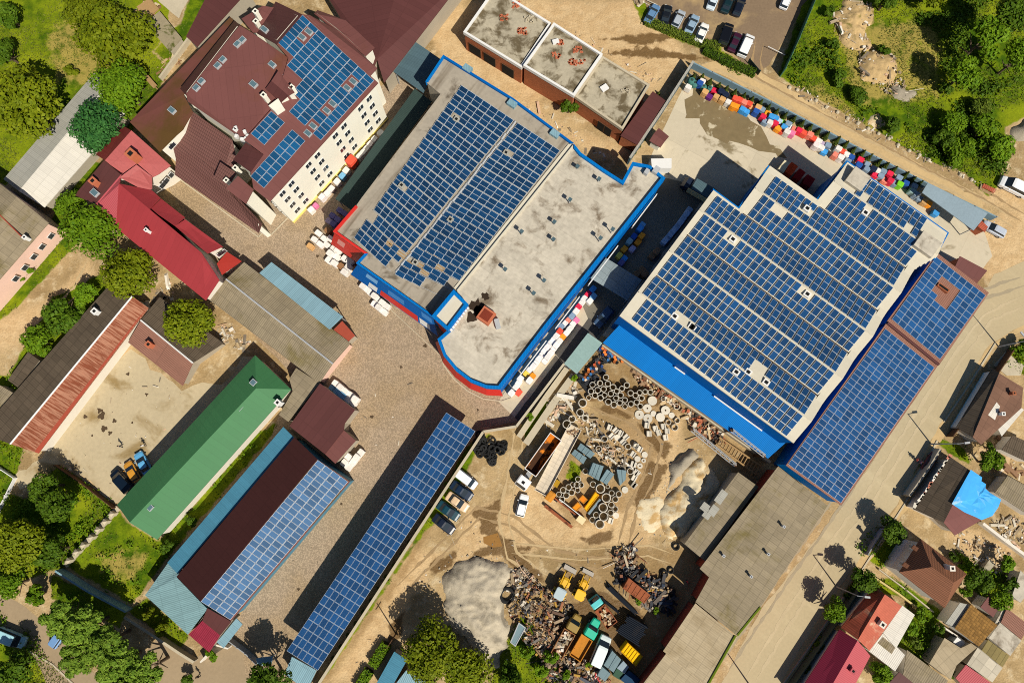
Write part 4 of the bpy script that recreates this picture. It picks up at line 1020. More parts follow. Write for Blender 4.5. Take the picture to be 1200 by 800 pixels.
for b_i in range(1, 5):
    sp = span(vall[b_i]); mb = MB(Ab)
    a_, b2 = rp(sp[0] + .3, vall[b_i], HB), rp(sp[1] - .3, vall[b_i], HB)
    k = 12
    for i in range(k): 
        if True: p = a_.lerp(b2, (i + .5) / k); mb.box(p.x, p.y, HB - .14, (b2 - a_).length / k, .22, .08, Ab)
    mb.build('valley_gutter', M['tar'], saw)
for b_i in range(5):
    tm = (vall[b_i] + vall[b_i + 1]) / 2; sp = span(tm)
    MB(Ab).tube(rp(sp[0] + .2, tm, HB + RISE - .08), rp(sp[1] - .2, tm, HB + RISE - .08), .11, n=6).build('ridge_cap', M['creamroof'], saw)
for u, v, r_ in vents_b[:7] + [(811, 384, 0), (862, 436, 0), (897, 448, 0)]:
    p = P(u, v, HB + .6); f = MB().box(p.x, p.y, HB - .1, 1.1, 1.0, 1.15, Ab).build('roof_vent', M['white'], saw); MB().box(p.x, p.y, HB + 1.051, .6, .55, .04, Ab).build('vent_grille', M['black'], f)
for u, v, sx in ((1004, 211, 3.2), (1085, 287, 3.6)):
    p = P(u, v, HB + .8); MB(Ab).box(p.x, p.y, HB - .3, sx, 3.2, 1.7, Ab).build('roof_house', M['flatroof'], saw)
place_panels(saw, st, SOL['east'])
# blue lean-to along its yard side
lt = bld('blue_lean_to', 'long bright blue sheet lean-to along the scrapyard side', 'lean-to', [(726, 372), (706, 402), (900, 537), (930, 521)])
mb = MB(ang(707, 402, 900, 537)); mb.slab([P(706.5, 401.5, 4.3), P(900, 537, 4.3), P(928, 512, 5.6), P(735, 371, 5.6)], .15); mb.build('roof', M['blue'], lt)
walls(lt, [(706.5, 401.5, 4.3), (900, 537, 4.3), (926, 515, 5.6), (733, 374, 5.6)], M['greywall'], .25, edges=[0, 1, 3])
p0_, p1_ = P(703, 405, 0), P(898, 541, 0)
strip('plinth_wall', [(705, 405), (899, 541)], .5, 1.6, M['concrete'], label='pale concrete plinth wall below the blue lean-to', cat='wall')
for a_, b2 in (((790, 430), (802, 438.5)), ((836, 464), (892, 504.5))):
    q0, q1 = P(*a_, 5.2), P(*b2, 5.2); MB().tube(q0 + Vector((0, 0, .35)), q1 + Vector((0, 0, .35)), .14, n=6).build('white_pipe', M['white'], lt)

# ------------------------------------------------------------------ lower panelled wing by the street
ext = bld('street_wing', 'low dusky-tiled wing along the street, almost wholly covered by panels', 'building', [(1099, 296), (1158, 344), (985, 592), (922, 545)])
def he_(t): return 7.2 - 1.8 * t
UW = [(1098, 296, 7.2), (1159, 343, 5.4), (1101, 427, 5.4), (1039, 377, 7.2)]; LW = [(1039, 378, 6.9), (1100, 427, 5.1), (986, 592, 5.1), (921, 545, 6.9)]
roof(ext, [UW], M['redtile'], .2); roof(ext, [LW], M['redtile'], .2)
walls(ext, UW, M['blue'], .3, drop=.15); walls(ext, LW, M['blue'], .3, drop=.15)
MB().tube(P(1040, 378, 7.25), P(1100, 427, 5.45), .25, n=6).build('parapet_ridge', M['marodk_shade'], ext)
hole = [(1107, 322), (1125, 341), (1110, 362), (1089, 342)]
hp = [P(u, v) for u, v in hole]
def inpoly(q_, poly):
    c_ = False; k = len(poly)
    for i in range(k):
        x1, y1 = poly[i]; x2, y2 = poly[(i + 1) % k]
        if (y1 > q_[1]) != (y2 > q_[1]) and q_[0] < (x2 - x1) * (q_[1] - y1) / (y2 - y1) + x1: c_ = not c_
    return c_
st = []
array(st, [P(1096.5, 301, 7.17), P(1154.5, 346, 5.46), P(1101, 421, 5.46), P(1044.5, 374, 7.17)], 8, 13, lambda i, j, p: inpoly(proj(p), hole))
array(st, [P(1037, 385, 6.85), P(1094.5, 430.5, 5.18), P(985, 589, 5.18), P(923, 543.5, 6.85)], 8, 30)
place_panels(ext, st, SOL['ext'])
p = P(1103, 338, 6.4); o = MB().box(p.x, p.y, 6.0, 2.2, .7, 1.1, Ab).build('chimney', M['brick'], ext); MB().box(p.x, p.y, 7.1, 1.8, .4, .03, Ab).build('flue', M['black'], o)
for a_ in ((925, 549), (935, 556)): pass
flat('entrance_porch', 'small maroon-roofed gatehouse at the street corner', 'gatehouse', [(1125, 300, 4), (1157, 317, 4), (1145, 332, 3.6), (1119, 313, 3.6)], 4, M['maroon'], M['orangebrick'])

# ------------------------------------------------------------------ unfinished brick building
br = bld('unfinished_building', 'unfinished brick building with three dirty flat roofs and white parapets', 'building', [(544, 39), (645, 30), (760, 100), (729, 152)])
secs = [([(544, 39), (580, -12), (645, 29), (611, 80)], 5.6, M['white']), ([(649, 29), (705, 65), (672, 113), (614, 78)], 6.3, M['white']), ([(706, 68), (760, 101), (729, 152), (674, 114)], 5.2, M['concrete'])]
Abr = ang(544, 39, 729, 152, 5)
for q4, h_, pm_ in secs:
    mb = MB(Abr); mb.slab(W3(q4, h_), .3); mb.build('roof', M['slab'], br)
    walls(br, q4, M['brick'], .06, h=h_, drop=.28); parapet(br, q4, pm_, .4, .45, .35, h=h_)
for a_, b2, fr_ in (((548, 42), (611, 81), (.12, .40, .75)), ((614, 79), (672, 114), (.15, .5, .85)), ((674, 115), (729, 153), (.6, .75))):
    A_, B_ = P(*a_, 5.5), P(*b2, 5.5)
    pwin(br, A_, B_, fr_, .5, 2.6 if a_[0] < 670 else 1.4, 2.7, M['darkwood'], M['black'], off=.02, name='opening')
for u, v, k in ((605, 5, 5), (612, 36, 7), (620, 22, 6), (655, 52, 6), (677, 60, 6), (652, 67, 4), (671, 75, 6), (683, 75, 3), (590, 20, 4), (734, 105, 3)):
    o = thing('brick_stack', '', 'bricks', (P(u, v, 5.9).x, P(u, v, 5.9).y, 6.25 if u > 648 and u < 700 else 5.6 if u < 648 else 5.2))
    z_ = o.location.z; mb = MB()
    for i in range(k * 4): mb.box(o.location.x + random.uniform(-.8, .8), o.location.y + random.uniform(-.6, .6), z_ + random.choice((0, 0, .14)), .36, .28, .16, random.uniform(0, 3))
    mb.build('bricks', M['orangebrick'] if random.random() < .8 else M['concrete'], o)
    where = ('front slab of the brick building' if u > 700 else 'middle slab of the brick building' if u > 648 else 'rear slab of the brick building')
    o['label'] = {605: 'loose orange blocks at the top of rear slab', 612: 'widest heap of orange blocks on rear slab', 620: 'orange blocks beside the pale patch on rear slab', 655: 'orange blocks beside white sheet on middle slab', 677: 'brightest orange block row on middle slab',
                  652: 'small orange block heap nearest the middle slab front edge', 671: 'tall orange blocks at the middle slab front', 683: 'last small orange heap on the middle slab', 590: 'few orange blocks near the front edge of rear slab', 734: 'single orange block pile on the lowest front slab'}[u]
    o['group'] = 'block heaps on the unfinished roofs'
p = P(708, 104, 5.2); MB().box(p.x, p.y, 5.21, 1.4, 1.1, .4, .6).build('roof_box', M['white'], br)
p = P(651, 50, 6.3); MB().box(p.x, p.y, 6.31, 1.2, .8, .5, .3).build('roof_box', M['white'], br)
flat('maroon_link_roof', 'dark maroon sheet roof at the end of the brick building', 'shed', [(765, 107), (780, 118), (747, 170), (727, 159)], 3.8, M['marodk_shade'], M['brick'])
b_ = gable('guard_hut', 'small brown-roofed guard hut by the concrete yard gate', 'hut', [(772, 150), (761, 165)], [(784, 160), (774, 173)], (766, 157), (779, 166), 2.6, 3.2, M['maroon'], M['cream'], M['maroon'])

# ------------------------------------------------------------------ canopies
b_ = bld('lane_canopy', 'semi-transparent corrugated canopy bridging the lane between the halls', 'canopy', [(710, 302), (750, 328), (734, 350), (692, 326)])
mb = MB(Aw); mb.slab([P(710, 302, 5.0), P(752, 328, 4.2), P(735, 352, 4.2), P(692, 326, 5.0)], .06); mb.build('roof', mk('grey_translucent_sheet', srgb(128, 140, 144), rough=.35, var=.15, vs=.3, corr=.3, grid=(1.2, 2.4, .1, .25)), b_)
for u, v in ((711, 304), (750, 329), (735, 350), (694, 326)): p = P(u, v, 4.2); MB().box(p.x, p.y, 0, .12, .12, 4.1).build('post', M['steel'], b_)
flat('gate_canopy', 'smooth pale aqua sheet roof at the scrapyard corner', 'canopy', [(689, 390), (706, 402), (676, 438), (661, 426)], 3.8, M['aqua'], None, posts=True)
b_ = flat('yard_canopy', 'long smooth blue-grey canopy at the end of the goods row', 'canopy', [(1087.5, 214, 4.2), (1157.5, 250, 4.2), (1141, 270, 3.8), (1080.6, 225.6, 3.8)], 4, M['clad'], None, posts=True)
flat('gate_kiosk', 'small orange brick kiosk at the open gate', 'kiosk', [(1150, 258), (1158, 266), (1154, 272), (1146, 265)], 2.6, M['oldred'], M['orangebrick'])

# ------------------------------------------------------------------ long asbestos warehouse by the street
wh = bld('warehouse', 'long low warehouse with pale grey asbestos sheet roofs along the street', 'warehouse', [(912, 546), (970, 592), (835, 810), (780, 765)])
Awh = ang(864, 745, 970, 592, 5)
secA = [(912, 546, 5.4), (970, 592, 4.8), (891, 711, 4.8), (864, 745, 4.8), (815, 705, 5.4), (831, 676, 5.4), (820, 666, 5.4)]
roof(wh, [secA], M['asb'], .18, a=Awh + math.pi / 2); walls(wh, secA, M['reddish'], .5)
secB = [(815, 706, 5.1), (863.5, 746, 4.6), (822, 822, 4.6), (770, 812, 4.9), (792, 786, 5.0), (777, 762, 5.1)]
secB = [(815, 706.5, 5.1), (864, 746.5, 4.6), (829, 803, 4.6), (777, 762.5, 5.1)]; secC = [(781, 765, 4.9), (829, 803.5, 4.5), (800, 850, 4.5), (745, 812, 4.9)]
roof(wh, [secB], M['asb2'], .18, a=Awh + math.pi / 2); walls(wh, secB, M['reddish'], .5)
roof(wh, [secC], M['asb2'], .18, a=Awh + math.pi / 2); walls(wh, secC, M['reddish'], .5)
for u, v in ((898, 648), (878, 674), (846, 650), (916, 616)): chimney(wh, u, v, 5.0, 1.0, .3, Awh, M['greymetal'])
mb = MB(); mb.tube(P(862, 744, 4.75), P(829, 803, 4.7), .2, n=5).tube(P(891, 711, 4.8), P(864, 744, 4.8), .2, n=5); mb.build('mossy_gutter', mk('moss', srgb(104, 122, 30), var=.3), wh)
flat('loading_shed', 'square patched grey sheet roof above the sand heap', 'shed', [(865, 553), (889, 570), (826, 657), (802, 637)], 4.4, M['asb'], M['greywall'])
mb = MB(Awh); 
for i_, (u, v, sx) in enumerate(((845, 582, 2.4), (829, 602, 1.6), (836, 598, 1.8), (826, 594, 1.4))): p = P(u, v, 4.4); mb.box(p.x, p.y, 4.41 + .03 * i_, sx, 1.3, .02, Awh)
o = mb.build('patch_sheets', M['greyroof'], loc=P(838, 595, 0)); tag(o, 'pale replacement sheets lying on the square shed roof', 'sheets')

# ------------------------------------------------------------------ houses right of the street
h1 = bld('brown_roof_house', 'house with dark brown sheet roof, white patch and two chimneys', 'house', [(1163, 432), (1121, 501), (1150, 521), (1200, 455)])
roof(h1, [[(1163, 431, 2.6), (1121, 500, 2.6), (1140, 512, 4.2), (1171, 437, 4.2)]], M['asbdk']); roof(h1, [[(1171, 437, 4.2), (1140, 512, 4.2), (1150, 521, 3.5), (1197, 478, 3.2), (1199, 454, 3.4)]], mk('worn_brown_tile', srgb(118, 88, 72), var=.2, fine=.15, grid=(1.1, 1.75, .08, .2)))
walls(h1, [(1163, 431, 2.6), (1121, 500, 2.6), (1150, 521, 3.4), (1197, 478, 3.1), (1199, 454, 3.3)], M['whitewall'], .4)
chimney(h1, 1184, 461, 3.8, .9, .5, 0, M['brick']); chimney(h1, 1172, 485, 3.9, .8, .5, 0, M['white'])
roof(h1, [[(1168, 471, 4.0), (1172, 476, 3.98), (1166, 492, 3.9), (1158, 486, 4.05)]], M['whiteroof'], .06, name='roof_patch', label='white sheet patch beside the chimney')
flat('white_lean_to', 'white sheet lean-to roof behind the brown-roofed house', 'shed', [(1166, 496), (1192, 474), (1200, 480), (1174, 511)], 2.6, M['whiteroof'], M['whitewall'])
flat('dark_outbuilding', 'dark grey flat outbuilding at the right edge', 'outbuilding', [(1187, 510), (1215, 522), (1206, 542), (1174, 527)], 2.8, M['asbdk'], M['whitewall'])
flat('grey_outbuilding', 'grey asbestos roof right of the blue tarpaulin', 'outbuilding', [(1181, 557), (1225, 582), (1210, 606), (1166, 577)], 2.8, M['asb'], M['whitewall'])
flat('concrete_slab', 'pale concrete terrace slab beside green lawn at the right', 'terrace', [(1179, 412), (1200, 428), (1196, 440), (1180, 440), (1165, 428)], .15, M['kerb'])
h2 = bld('tarp_house', 'house with dark sheet roof, ragged white eave and maroon corner', 'house', [(1112, 534), (1070, 596), (1119, 627), (1170, 588)])
roof(h2, [[(1112, 534, 3.2), (1070, 596, 3.2), (1106, 612, 5), (1137, 551, 5)]], M['asbdk']); roof(h2, [[(1137, 551, 5), (1106, 612, 5), (1119, 627, 3.6), (1150, 609, 3.2), (1170, 588, 3.2)]], M['maroon'])
walls(h2, [(1112, 534, 3.2), (1070, 596, 3.2), (1106, 612, 4.8), (1119, 627, 3.6), (1150, 609, 3.2), (1170, 588, 3.2), (1137, 551, 4.8)], M['whitewall'], .45)
A_, B_ = P(1112, 534, 3.25), P(1070, 596, 3.25); mb = MB()
for k in range(22):
    p = A_.lerp(B_, (k + random.uniform(.2, .8)) / 22); mb.box(p.x + .3, p.y + random.uniform(-.1, .3), 3.23, random.uniform(.3, .9), random.uniform(.5, 1.0), .06, Ab + random.uniform(-.3, .3))
mb.build('eave_scraps', mk_multi('eave_scrap', [srgb(226, 218, 204), srgb(190, 120, 96), srgb(204, 196, 180)]), h2)
tp = [(1137.5, 550), (1150, 559), (1149, 563), (1155, 567), (1154, 572), (1160, 577), (1166, 581), (1173, 585), (1169, 594), (1163, 604), (1150, 609), (1144, 606), (1130, 600), (1115, 590)]
tb = MB(); zc = []
for i in range(9):
    for j in range(9):
        pass
def tz(u, v):
    p = P(u, v, 5); a_ = P(1137, 551, 5); b2 = P(1106, 612, 5); d = (b2 - a_).normalized(); nn = Vector((-d.y, d.x, 0)); return 5.03 - max(0, abs((p - a_).dot(nn))) * .24 + .1
mb = MB(); tpw = []
c0 = Vector(P(1146, 582, tz(1146, 582)))
ring_n = 4
rings = []
for k in range(1, ring_n + 1):
    rings.append([])
    for (u, v) in tp:
        uu, vv = 1146 + (u - 1146) * k / ring_n, 582 + (v - 582) * k / ring_n
        p = P(uu, vv, tz(uu, vv)); rings[-1].append(p + Vector((0, 0, random.uniform(0, .22) + (.05 if k < ring_n else 0))))
i0 = len(mb.v); mb.v.append(c0 + Vector((0, 0, .1))); K = len(tp)
for rg in rings: mb.v += rg
for j in range(K): mb.f.append([0, 1 + j, 1 + (j + 1) % K])
for k in range(ring_n - 1):
    for j in range(K): mb.f.append([1 + k * K + j, 1 + (k + 1) * K + j, 1 + (k + 1) * K + (j + 1) % K, 1 + k * K + (j + 1) % K])
o = mb.build('tarpaulin', mk('blue_tarp', srgb(70, 166, 232), rough=.4, var=.1, fine=.1, fs=2, stain=(srgb(170, 206, 226), .35, .56, .7)), loc=(c0.x, c0.y, 0)); tag(o, 'crumpled bright blue tarpaulin spread over the house roof', 'tarpaulin')
h3 = bld('hip_roof_house', 'brown hip-roofed house with white walls and dormers', 'house', [(1079, 631), (1133, 672), (1107, 712), (1054, 670)])
roof(h3, [[(1079, 631, 6.4), (1133, 672, 6.4), (1118, 682, 9), (1092, 664, 9)], [(1054, 670, 6.4), (1107, 712, 6.4), (1118, 682, 9), (1092, 664, 9)], [(1133, 672, 6.4), (1107, 712, 6.4), (1118, 682, 9)], [(1079, 631, 6.4), (1092, 664, 9), (1054, 670, 6.4)]], M['tile'])
w3_ = [(1079, 631, 6.4), (1133, 672, 6.4), (1107, 712, 6.4), (1054, 670, 6.4)]
walls(h3, w3_, M['whitewall'], .5)
iw = inset(W3(w3_), .5); pwin(h3, iw[3], iw[0], [.12, .3, .5, .7, .88], 1.0, 1.0, 1.5); pwin(h3, iw[3], iw[0], [.2, .5, .8], 4.0, 1.0, 1.3)
chimney(h3, 1110, 664, 8.2, 1.3, .7, 0, M['whitewall'])
for u, v in ((1069, 640), (1058, 660)):
    q4 = [(u - 1, v + 2, 7.3), (u + 2, v - 2, 7.3), (u + 8, v + 2, 7.6), (u + 5, v + 6, 7.6)]
    roof(h3, [q4], M['tile'], .15, name='dormer_roof'); walls(h3, q4, M['greyroof'], .15, z0=6, name='dormer_wall'); 
h4 = bld('old_red_house', 'terrace house with faded red sheet roof and orange sunny slope', 'house', [(1026, 685), (985, 735), (1019, 762), (1057, 710)])
roof(h4, [[(1026, 685, 3.8), (985.5, 735, 3.8), (1005.5, 749, 5.6), (1037, 696, 5.6)]], M['oldred']); roof(h4, [[(1037, 696, 5.6), (1005.5, 749, 5.6), (1019, 762, 4.2), (1057, 710, 4.2)]], mk('sunlit_worn_red', srgb(180, 98, 78), var=.15, fine=.15, fs=2, corr=.35, stain=(srgb(214, 186, 156), .2, .5, .66)))  # second slope faces the sun: sunlight put into its paler sheet colour
walls(h4, [(1026, 685, 3.8), (985.5, 735, 3.8), (1005.5, 749, 5.5), (1019, 762, 4.2), (1057, 710, 4.2), (1037, 696, 5.5)], M['whitewall'], .4)
chimney(h4, 1031, 730, 5, .9, .8, Ab, M['whitewall'])
flat('white_sheet_annexe', 'upper white sheet-roofed annexe behind the old red house', 'annexe', [(1057.5, 709), (1072, 720), (1050, 759.5), (1035, 741)], 3.6, M['whiteroof'], M['whitewall'])
b_ = flat('white_sheet_annexe', 'lower white sheet-roofed annexe with one tan panel', 'annexe', [(1035, 741.5), (1060.5, 767), (1049, 786), (1018.5, 762.5)], 3.3, M['whiteroof'], M['whitewall'])
roof(b_, [[(1035, 746, 3.34), (1049.5, 758, 3.34), (1045, 766, 3.34), (1028.5, 753, 3.34)]], M['asb'], .03, name='roof_patch', label='tan replacement panel')
h5 = bld('crimson_house', 'terrace house with crimson shaded slope and pink sunny slope', 'house', [(984, 737), (930, 820), (1000, 830), (1020, 768)])
roof(h5, [[(984, 737, 3.6), (930, 821, 3.6), (958, 832, 5.4), (1005, 750, 5.4)]], M['crimson']); roof(h5, [[(1005, 750, 5.4), (958, 832, 5.4), (985, 834, 4), (1020, 768, 4)]], M['pinkred'])  # one roof: shade put into the first slope's colour, sunlight into the second's
walls(h5, [(984, 737, 3.6), (930, 821, 3.6), (958, 832, 5.3), (985, 834, 4), (1020, 768, 4), (1005, 750, 5.3)], M['whitewall'], .4)
chimney(h5, 997, 784, 4.8, .8, .7, Ab, M['pinkred'])
flat('tan_shingle_house', 'small house with mossy tan shingle roof', 'house', [(1138, 708), (1169, 732), (1147, 757), (1119, 736)], 3.4, M['thatch'], M['whitewall'])
flat('pale_lean_to', 'pale blue-white sheet lean-to left of the tan shingle roof', 'lean-to', [(1125, 706), (1136, 708), (1117, 734), (1108, 730)], 3.0, M['greyroof'], M['whitewall'])
flat('maroon_hut', 'small square maroon hut roof above the tan shingle house', 'hut', [(1158, 699), (1171.5, 710), (1164, 723), (1149, 711)], 2.7, M['maroon'], M['whitewall'])
flat('maroon_outhouse', 'dusky maroon roof at the right edge next to the beige slab roof', 'outbuilding', [(1180, 712), (1206, 732), (1197, 749), (1173, 729)], 3.0, M['redtile'], M['whitewall'])
flat('beige_slab_roof', 'beige slab roof below the dusky maroon one', 'outbuilding', [(1172, 729), (1197, 750), (1184, 768), (1159, 747)], 2.9, M['flatroof'], M['whitewall'])
flat('beige_strip_roof', 'narrow beige roof strip between maroon hut and dusky maroon roof', 'outbuilding', [(1176, 711), (1180, 713), (1171, 729), (1166, 730)], 2.7, M['flatroof'], M['whitewall'])
flat('slatted_roof', 'greenish weathered slatted roof right of the grey sheet roofs', 'outbuilding', [(1158, 749), (1183, 768), (1175, 781), (1150, 762)], 2.6, mk('mossy_slats', srgb(132, 118, 76), var=.2, fine=.2, grid=(.9, 20, .15, .4)), M['greywall'])
flat('grey_sheet_shed', 'dull grey sheet shed beside the shaded garden', 'shed', [(1107, 747), (1126, 759), (1138, 753), (1145, 758), (1121, 779), (1114, 796), (1089, 777)], 2.8, M['asb2'], M['greywall'])
b_ = flat('tiled_shed', 'shed with white and grey roof tiles at lower right', 'shed', [(1146, 758), (1175, 782), (1163, 799), (1133, 778)], 2.8, mk('chequer_sheet', srgb(190, 180, 160), var=.15, fine=.12, grid=(1.6, 1.6, .2, .25)), M['greywall'])
flat('pink_shed', 'bright pink-red sheet roof at the lower right corner', 'shed', [(1132, 778.5), (1162, 800), (1146, 822), (1120, 794)], 2.6, M['pinkred'], M['greywall'])
flat('grey_shed', 'dark-edged grey sheet shed at the bottom beside the white annexe', 'shed', [(1063, 761), (1111, 797), (1092, 826), (1058, 792)], 2.8, M['asb'], M['whitewall'])
flat('maroon_shed', 'dark maroon shed corner at the bottom edge below white annexe', 'shed', [(1054, 787), (1074, 803), (1060, 822), (1036, 806)], 2.9, M['marodk_shade'], M['whitewall'])
flat('white_box_shed', 'tiny white flat box beside the tan shingle house', 'shed', [(1122, 746), (1131, 753), (1127, 760), (1117, 752)], 2.0, M['white'], M['white'])
flat('concrete_ruin', 'pale roofless concrete slab right of the hip-roofed house', 'ruin', [(1150, 668), (1160, 655), (1166, 661), (1154, 676)], 1.2, M['slab'], M['concrete'])
flat('pale_outhouse', 'pale flat outhouse roof at the right edge among bushes', 'outbuilding', [(1196, 668), (1212, 684), (1196, 706), (1186, 698)], 2.6, M['flatroof'], M['whitewall'])
# bottom edge
flat('teal_kiosk_roof', 'small teal corrugated roof at the foot of the carport', 'kiosk', [(342, 769, 3), (371, 785, 3), (360, 808, 2.7), (333, 790, 2.7)], 3, M['ltblue'], M['greywall'])
flat('blue_cabin', 'blue sheet cabin roof at the bottom beside the trimmed hedge', 'cabin', [(462, 763), (477, 773), (456, 810), (438, 806)], 2.8, M['teal'], M['greywall'])
flat('pale_cabin', 'pale blue-white cabin roof next to the blue cabin', 'cabin', [(476, 785), (512, 806), (496, 826), (458, 808)], 2.6, M['ltblue'], M['greywall'])
flat('gate_lodge', 'tiny blue-white gate canopy beside the bottom tree', 'canopy', [(300, 771), (320, 768), (318, 778), (302, 780)], 2.5, M['ltblue'], None, posts=True)

# ------------------------------------------------------------------ walls and fences
def wall_line(name, label, line, wdt, h, mat, cat='wall', posts=None, z0=0.0, pm=None, ps=.18, cap=None):
    pts = [P(u, v) for u, v in line]; o = thing(name, label, cat, (pts[0].x, pts[0].y, 0)); mb = MB()
    for i in range(len(pts) - 1):
        d = pts[i + 1] - pts[i]; a_ = math.atan2(d.y, d.x); c_ = (pts[i] + pts[i + 1]) / 2
        mb.box(c_.x, c_.y, z0, d.length - .02, wdt, h, a_)
    mb.build('panel', mat, o)
    if cap:
        mb = MB()
        for i in range(len(pts) - 1):
            d = pts[i + 1] - pts[i]; a_ = math.atan2(d.y, d.x); c_ = (pts[i] + pts[i + 1]) / 2
            mb.box(c_.x, c_.y, z0 + h, d.length - .02, wdt + .14, .1, a_)
        mb.build('coping', cap, o)
    if posts:
        for i in range(len(pts) - 1):
            d = pts[i + 1] - pts[i]; k = max(1, int(d.length / posts))
            for j in range(k + (i == len(pts) - 2)):
                p = pts[i] + d * (j / k); MB().box(p.x, p.y, 0, ps, ps, h + z0 + .15, math.atan2(d.y, d.x)).build('post', pm or mat, o)
    return o
wall_line('yard_wall', 'pale concrete wall behind the carport bending round the tyre dump', [(660, 428), (605, 500), (567, 506), (484, 632), (371, 806)], .3, 2.4, M['greywall'], cap=M['concrete'])
wall_line('goods_fence', 'long blue-grey panel fence along the dirt track', [(810, 80), (900, 125), (1000, 178), (1086, 222), (1160, 258)], .25, 1.9, mk('fence_blue_grey', srgb(120, 146, 158), var=.1), 'fence', posts=3.4, pm=M['steel'])
wall_line('side_fence', 'blue-grey wall with pale cap from the hut up to the track', [(735, 193), (772, 138), (808, 82)], .3, 3.0, M['slate'], cap=M['greyroof'])
wall_line('teal_fence', 'teal metal fence along the lower lawn', [(74, 666), (112, 690), (155, 713)], .3, 2.2, M['ltblue'], 'fence')
wall_line('garden_wall', 'low grey concrete wall between bottom trees and workshop', [(152, 720), (180, 738), (216, 762), (232, 772)], .3, 1.6, M['greywall'], cap=M['concrete'])
wall_line('gate_wall', 'short white wall by the lower gate', [(240, 772), (258, 752), (272, 756)], .25, 1.8, M['whitewall'])
wall_line('sliding_gate', 'dark steel sliding gate at the lower yard entrance', [(273, 748), (292, 762), (304, 774)], .15, 1.8, M['steel'], 'gate', posts=1.5)
o = wall_line('stepping_wall', 'stone fence with pyramid-topped posts across the garden', [(78, 662), (140, 594)], .9, .5, M['concrete'])
for k in range(7):
    p = P(*[(86, 655), (95, 645), (103, 637), (112, 628), (120, 619), (128, 610), (136, 601)][k])
    MB().box(p.x, p.y, 0, .7, .7, 1.6, AX).box(p.x, p.y, 1.6, .8, .8, .5, AX, top=.1).build('post', M['concrete'], o)
wall_line('brown_fence', 'dark brown board fence beside the dirt yard', [(70, 545), (104, 568), (137, 594)], .12, 1.5, M['darkwood'], 'fence', posts=2.5)
wall_line('white_rail', 'thin white rail fence at the left edge lawn', [(-10, 540), (20, 560), (0, 600)], .12, .9, M['white'], 'fence', posts=2.5)
wall_line('street_fence', 'dark board fence in front of the brown-roofed house', [(1182, 408), (1157, 445), (1135, 477), (1109, 511)], .15, 2.0, M['darkwood'], 'fence', posts=2.5)
wall_line('porch_wall', 'tall beige wall strip along the shaded car bay', [(1094, 526), (1082, 546), (1058, 580)], .4, 2.1, M['greywall'])
wall_line('street_fence', 'thin dark fence before the hip-roofed house', [(1032, 618), (1020, 634), (1012, 648)], .15, 1.6, M['steel'], 'fence', posts=1.8)
wall_line('street_fence', 'long dark green fence before the red terrace houses', [(1010, 673), (984, 713), (953, 757), (920, 805)], .15, 2.2, mk('fence_green_grey', srgb(70, 84, 76), var=.15), 'fence', posts=2.5)
wall_line('white_wall', 'long white boundary wall running to the right edge', [(1146, 612), (1172, 632), (1205, 656)], .5, 1.4, M['whitewall'])
wall_line('alley_wall', 'cream garden wall along the alley beside red house', [(1020, 674), (1050, 694), (1076, 714)], .3, .9, mk('cream_wall', srgb(200, 180, 120), var=.15))
wall_line('alley_wall', 'thin pale garden wall below the hip-roofed house', [(1028, 666), (1060, 690), (1092, 716)], .2, .6, M['concrete'])
wall_line('court_wall', 'white-capped wall left of the tan shingle house', [(1100, 732), (1118, 744), (1140, 762)], .25, 1.4, M['whitewall'])
wall_line('green_mesh_fence', 'green mesh fence at the corner of wild grass', [(914, 90), (930, 55), (958, -12)], .06, 3.0, mk('mesh_green', srgb(70, 116, 96), var=.15), 'fence', posts=3)
wall_line('barrier_gate', 'green mesh gate at the car park exit', [(876, 74), (888, 88)], .06, 1.5, M['dkgreen'], 'gate', posts=1.8)
wall_line('barrier_pole', 'white barrier pole across the track entrance', [(898, 58), (918, 68)], .1, .1, M['white'], 'barrier', z0=.9)
wall_line('foundation_wall', 'left of two long crumbling foundation walls by the lorry', [(664, 432), (640, 465), (608, 512)], 1.0, .9, M['concrete'])
wall_line('foundation_wall', 'right of two long crumbling foundation walls by the lorry', [(672, 440), (650, 470), (616, 520)], 1.2, .7, M['concrete'])
wall_line('pink_garden_wall', 'crumbling pale garden wall below the pink house', [(52, 294), (46, 310), (4, 358)], .35, 1.0, M['concrete'])
wall_line('old_stone_wall', 'narrow pale wall between garden and cream building', [(224, 48), (190, 95)], .4, 1.2, M['kerb'])
wall_line('wooden_ladder_fence', 'short yellow timber ladder frame beside bright tree', [(165, 82), (186, 106)], .9, .25, M['wood'], 'ladder', z0=1.2, posts=3)
wall_line('boundary_wall', 'pale wall edge beside the maroon sheds and brick site', [(536, -5), (516, 24), (494, 52)], .35, 1.6, M['kerb'])
def pole(u, v, hh, label, au=None, arm=1.4, head=True, r_=.13):
    p = P(u, v); o = thing('street_lamp' if head else 'utility_pole', label, 'lamp' if head else 'pole', (p.x, p.y, 0))
    MB().tube((p.x, p.y, 0), (p.x, p.y, hh), r_, r_ * .6).build('mast', M['steel'] if head else M['darkwood'], o)
    if head:
        a_ = au if au is not None else 0; e_ = Vector((p.x + arm * math.cos(a_), p.y + arm * math.sin(a_), hh + .25))
        MB().tube((p.x, p.y, hh - .1), e_, .06).build('arm', M['steel'], o)
        MB().box(e_.x, e_.y, e_.z - .05, .9, .32, .16, a_).build('lamp_head', M['greymetal'], o)
    else: MB().box(p.x, p.y, hh - .6, 1.6, .1, .12, 1.0).build('crossarm', M['darkwood'], o)
    return o
pole(1091, 520, 7.5, 'street lamp beside the brown-roofed house driveway', au=.1)
pole(980, 687, 7.5, 'street lamp beside the old red house and its tree', au=-.1)
pole(1170, 406, 7.0, 'street lamp at the street bend', au=2.2)
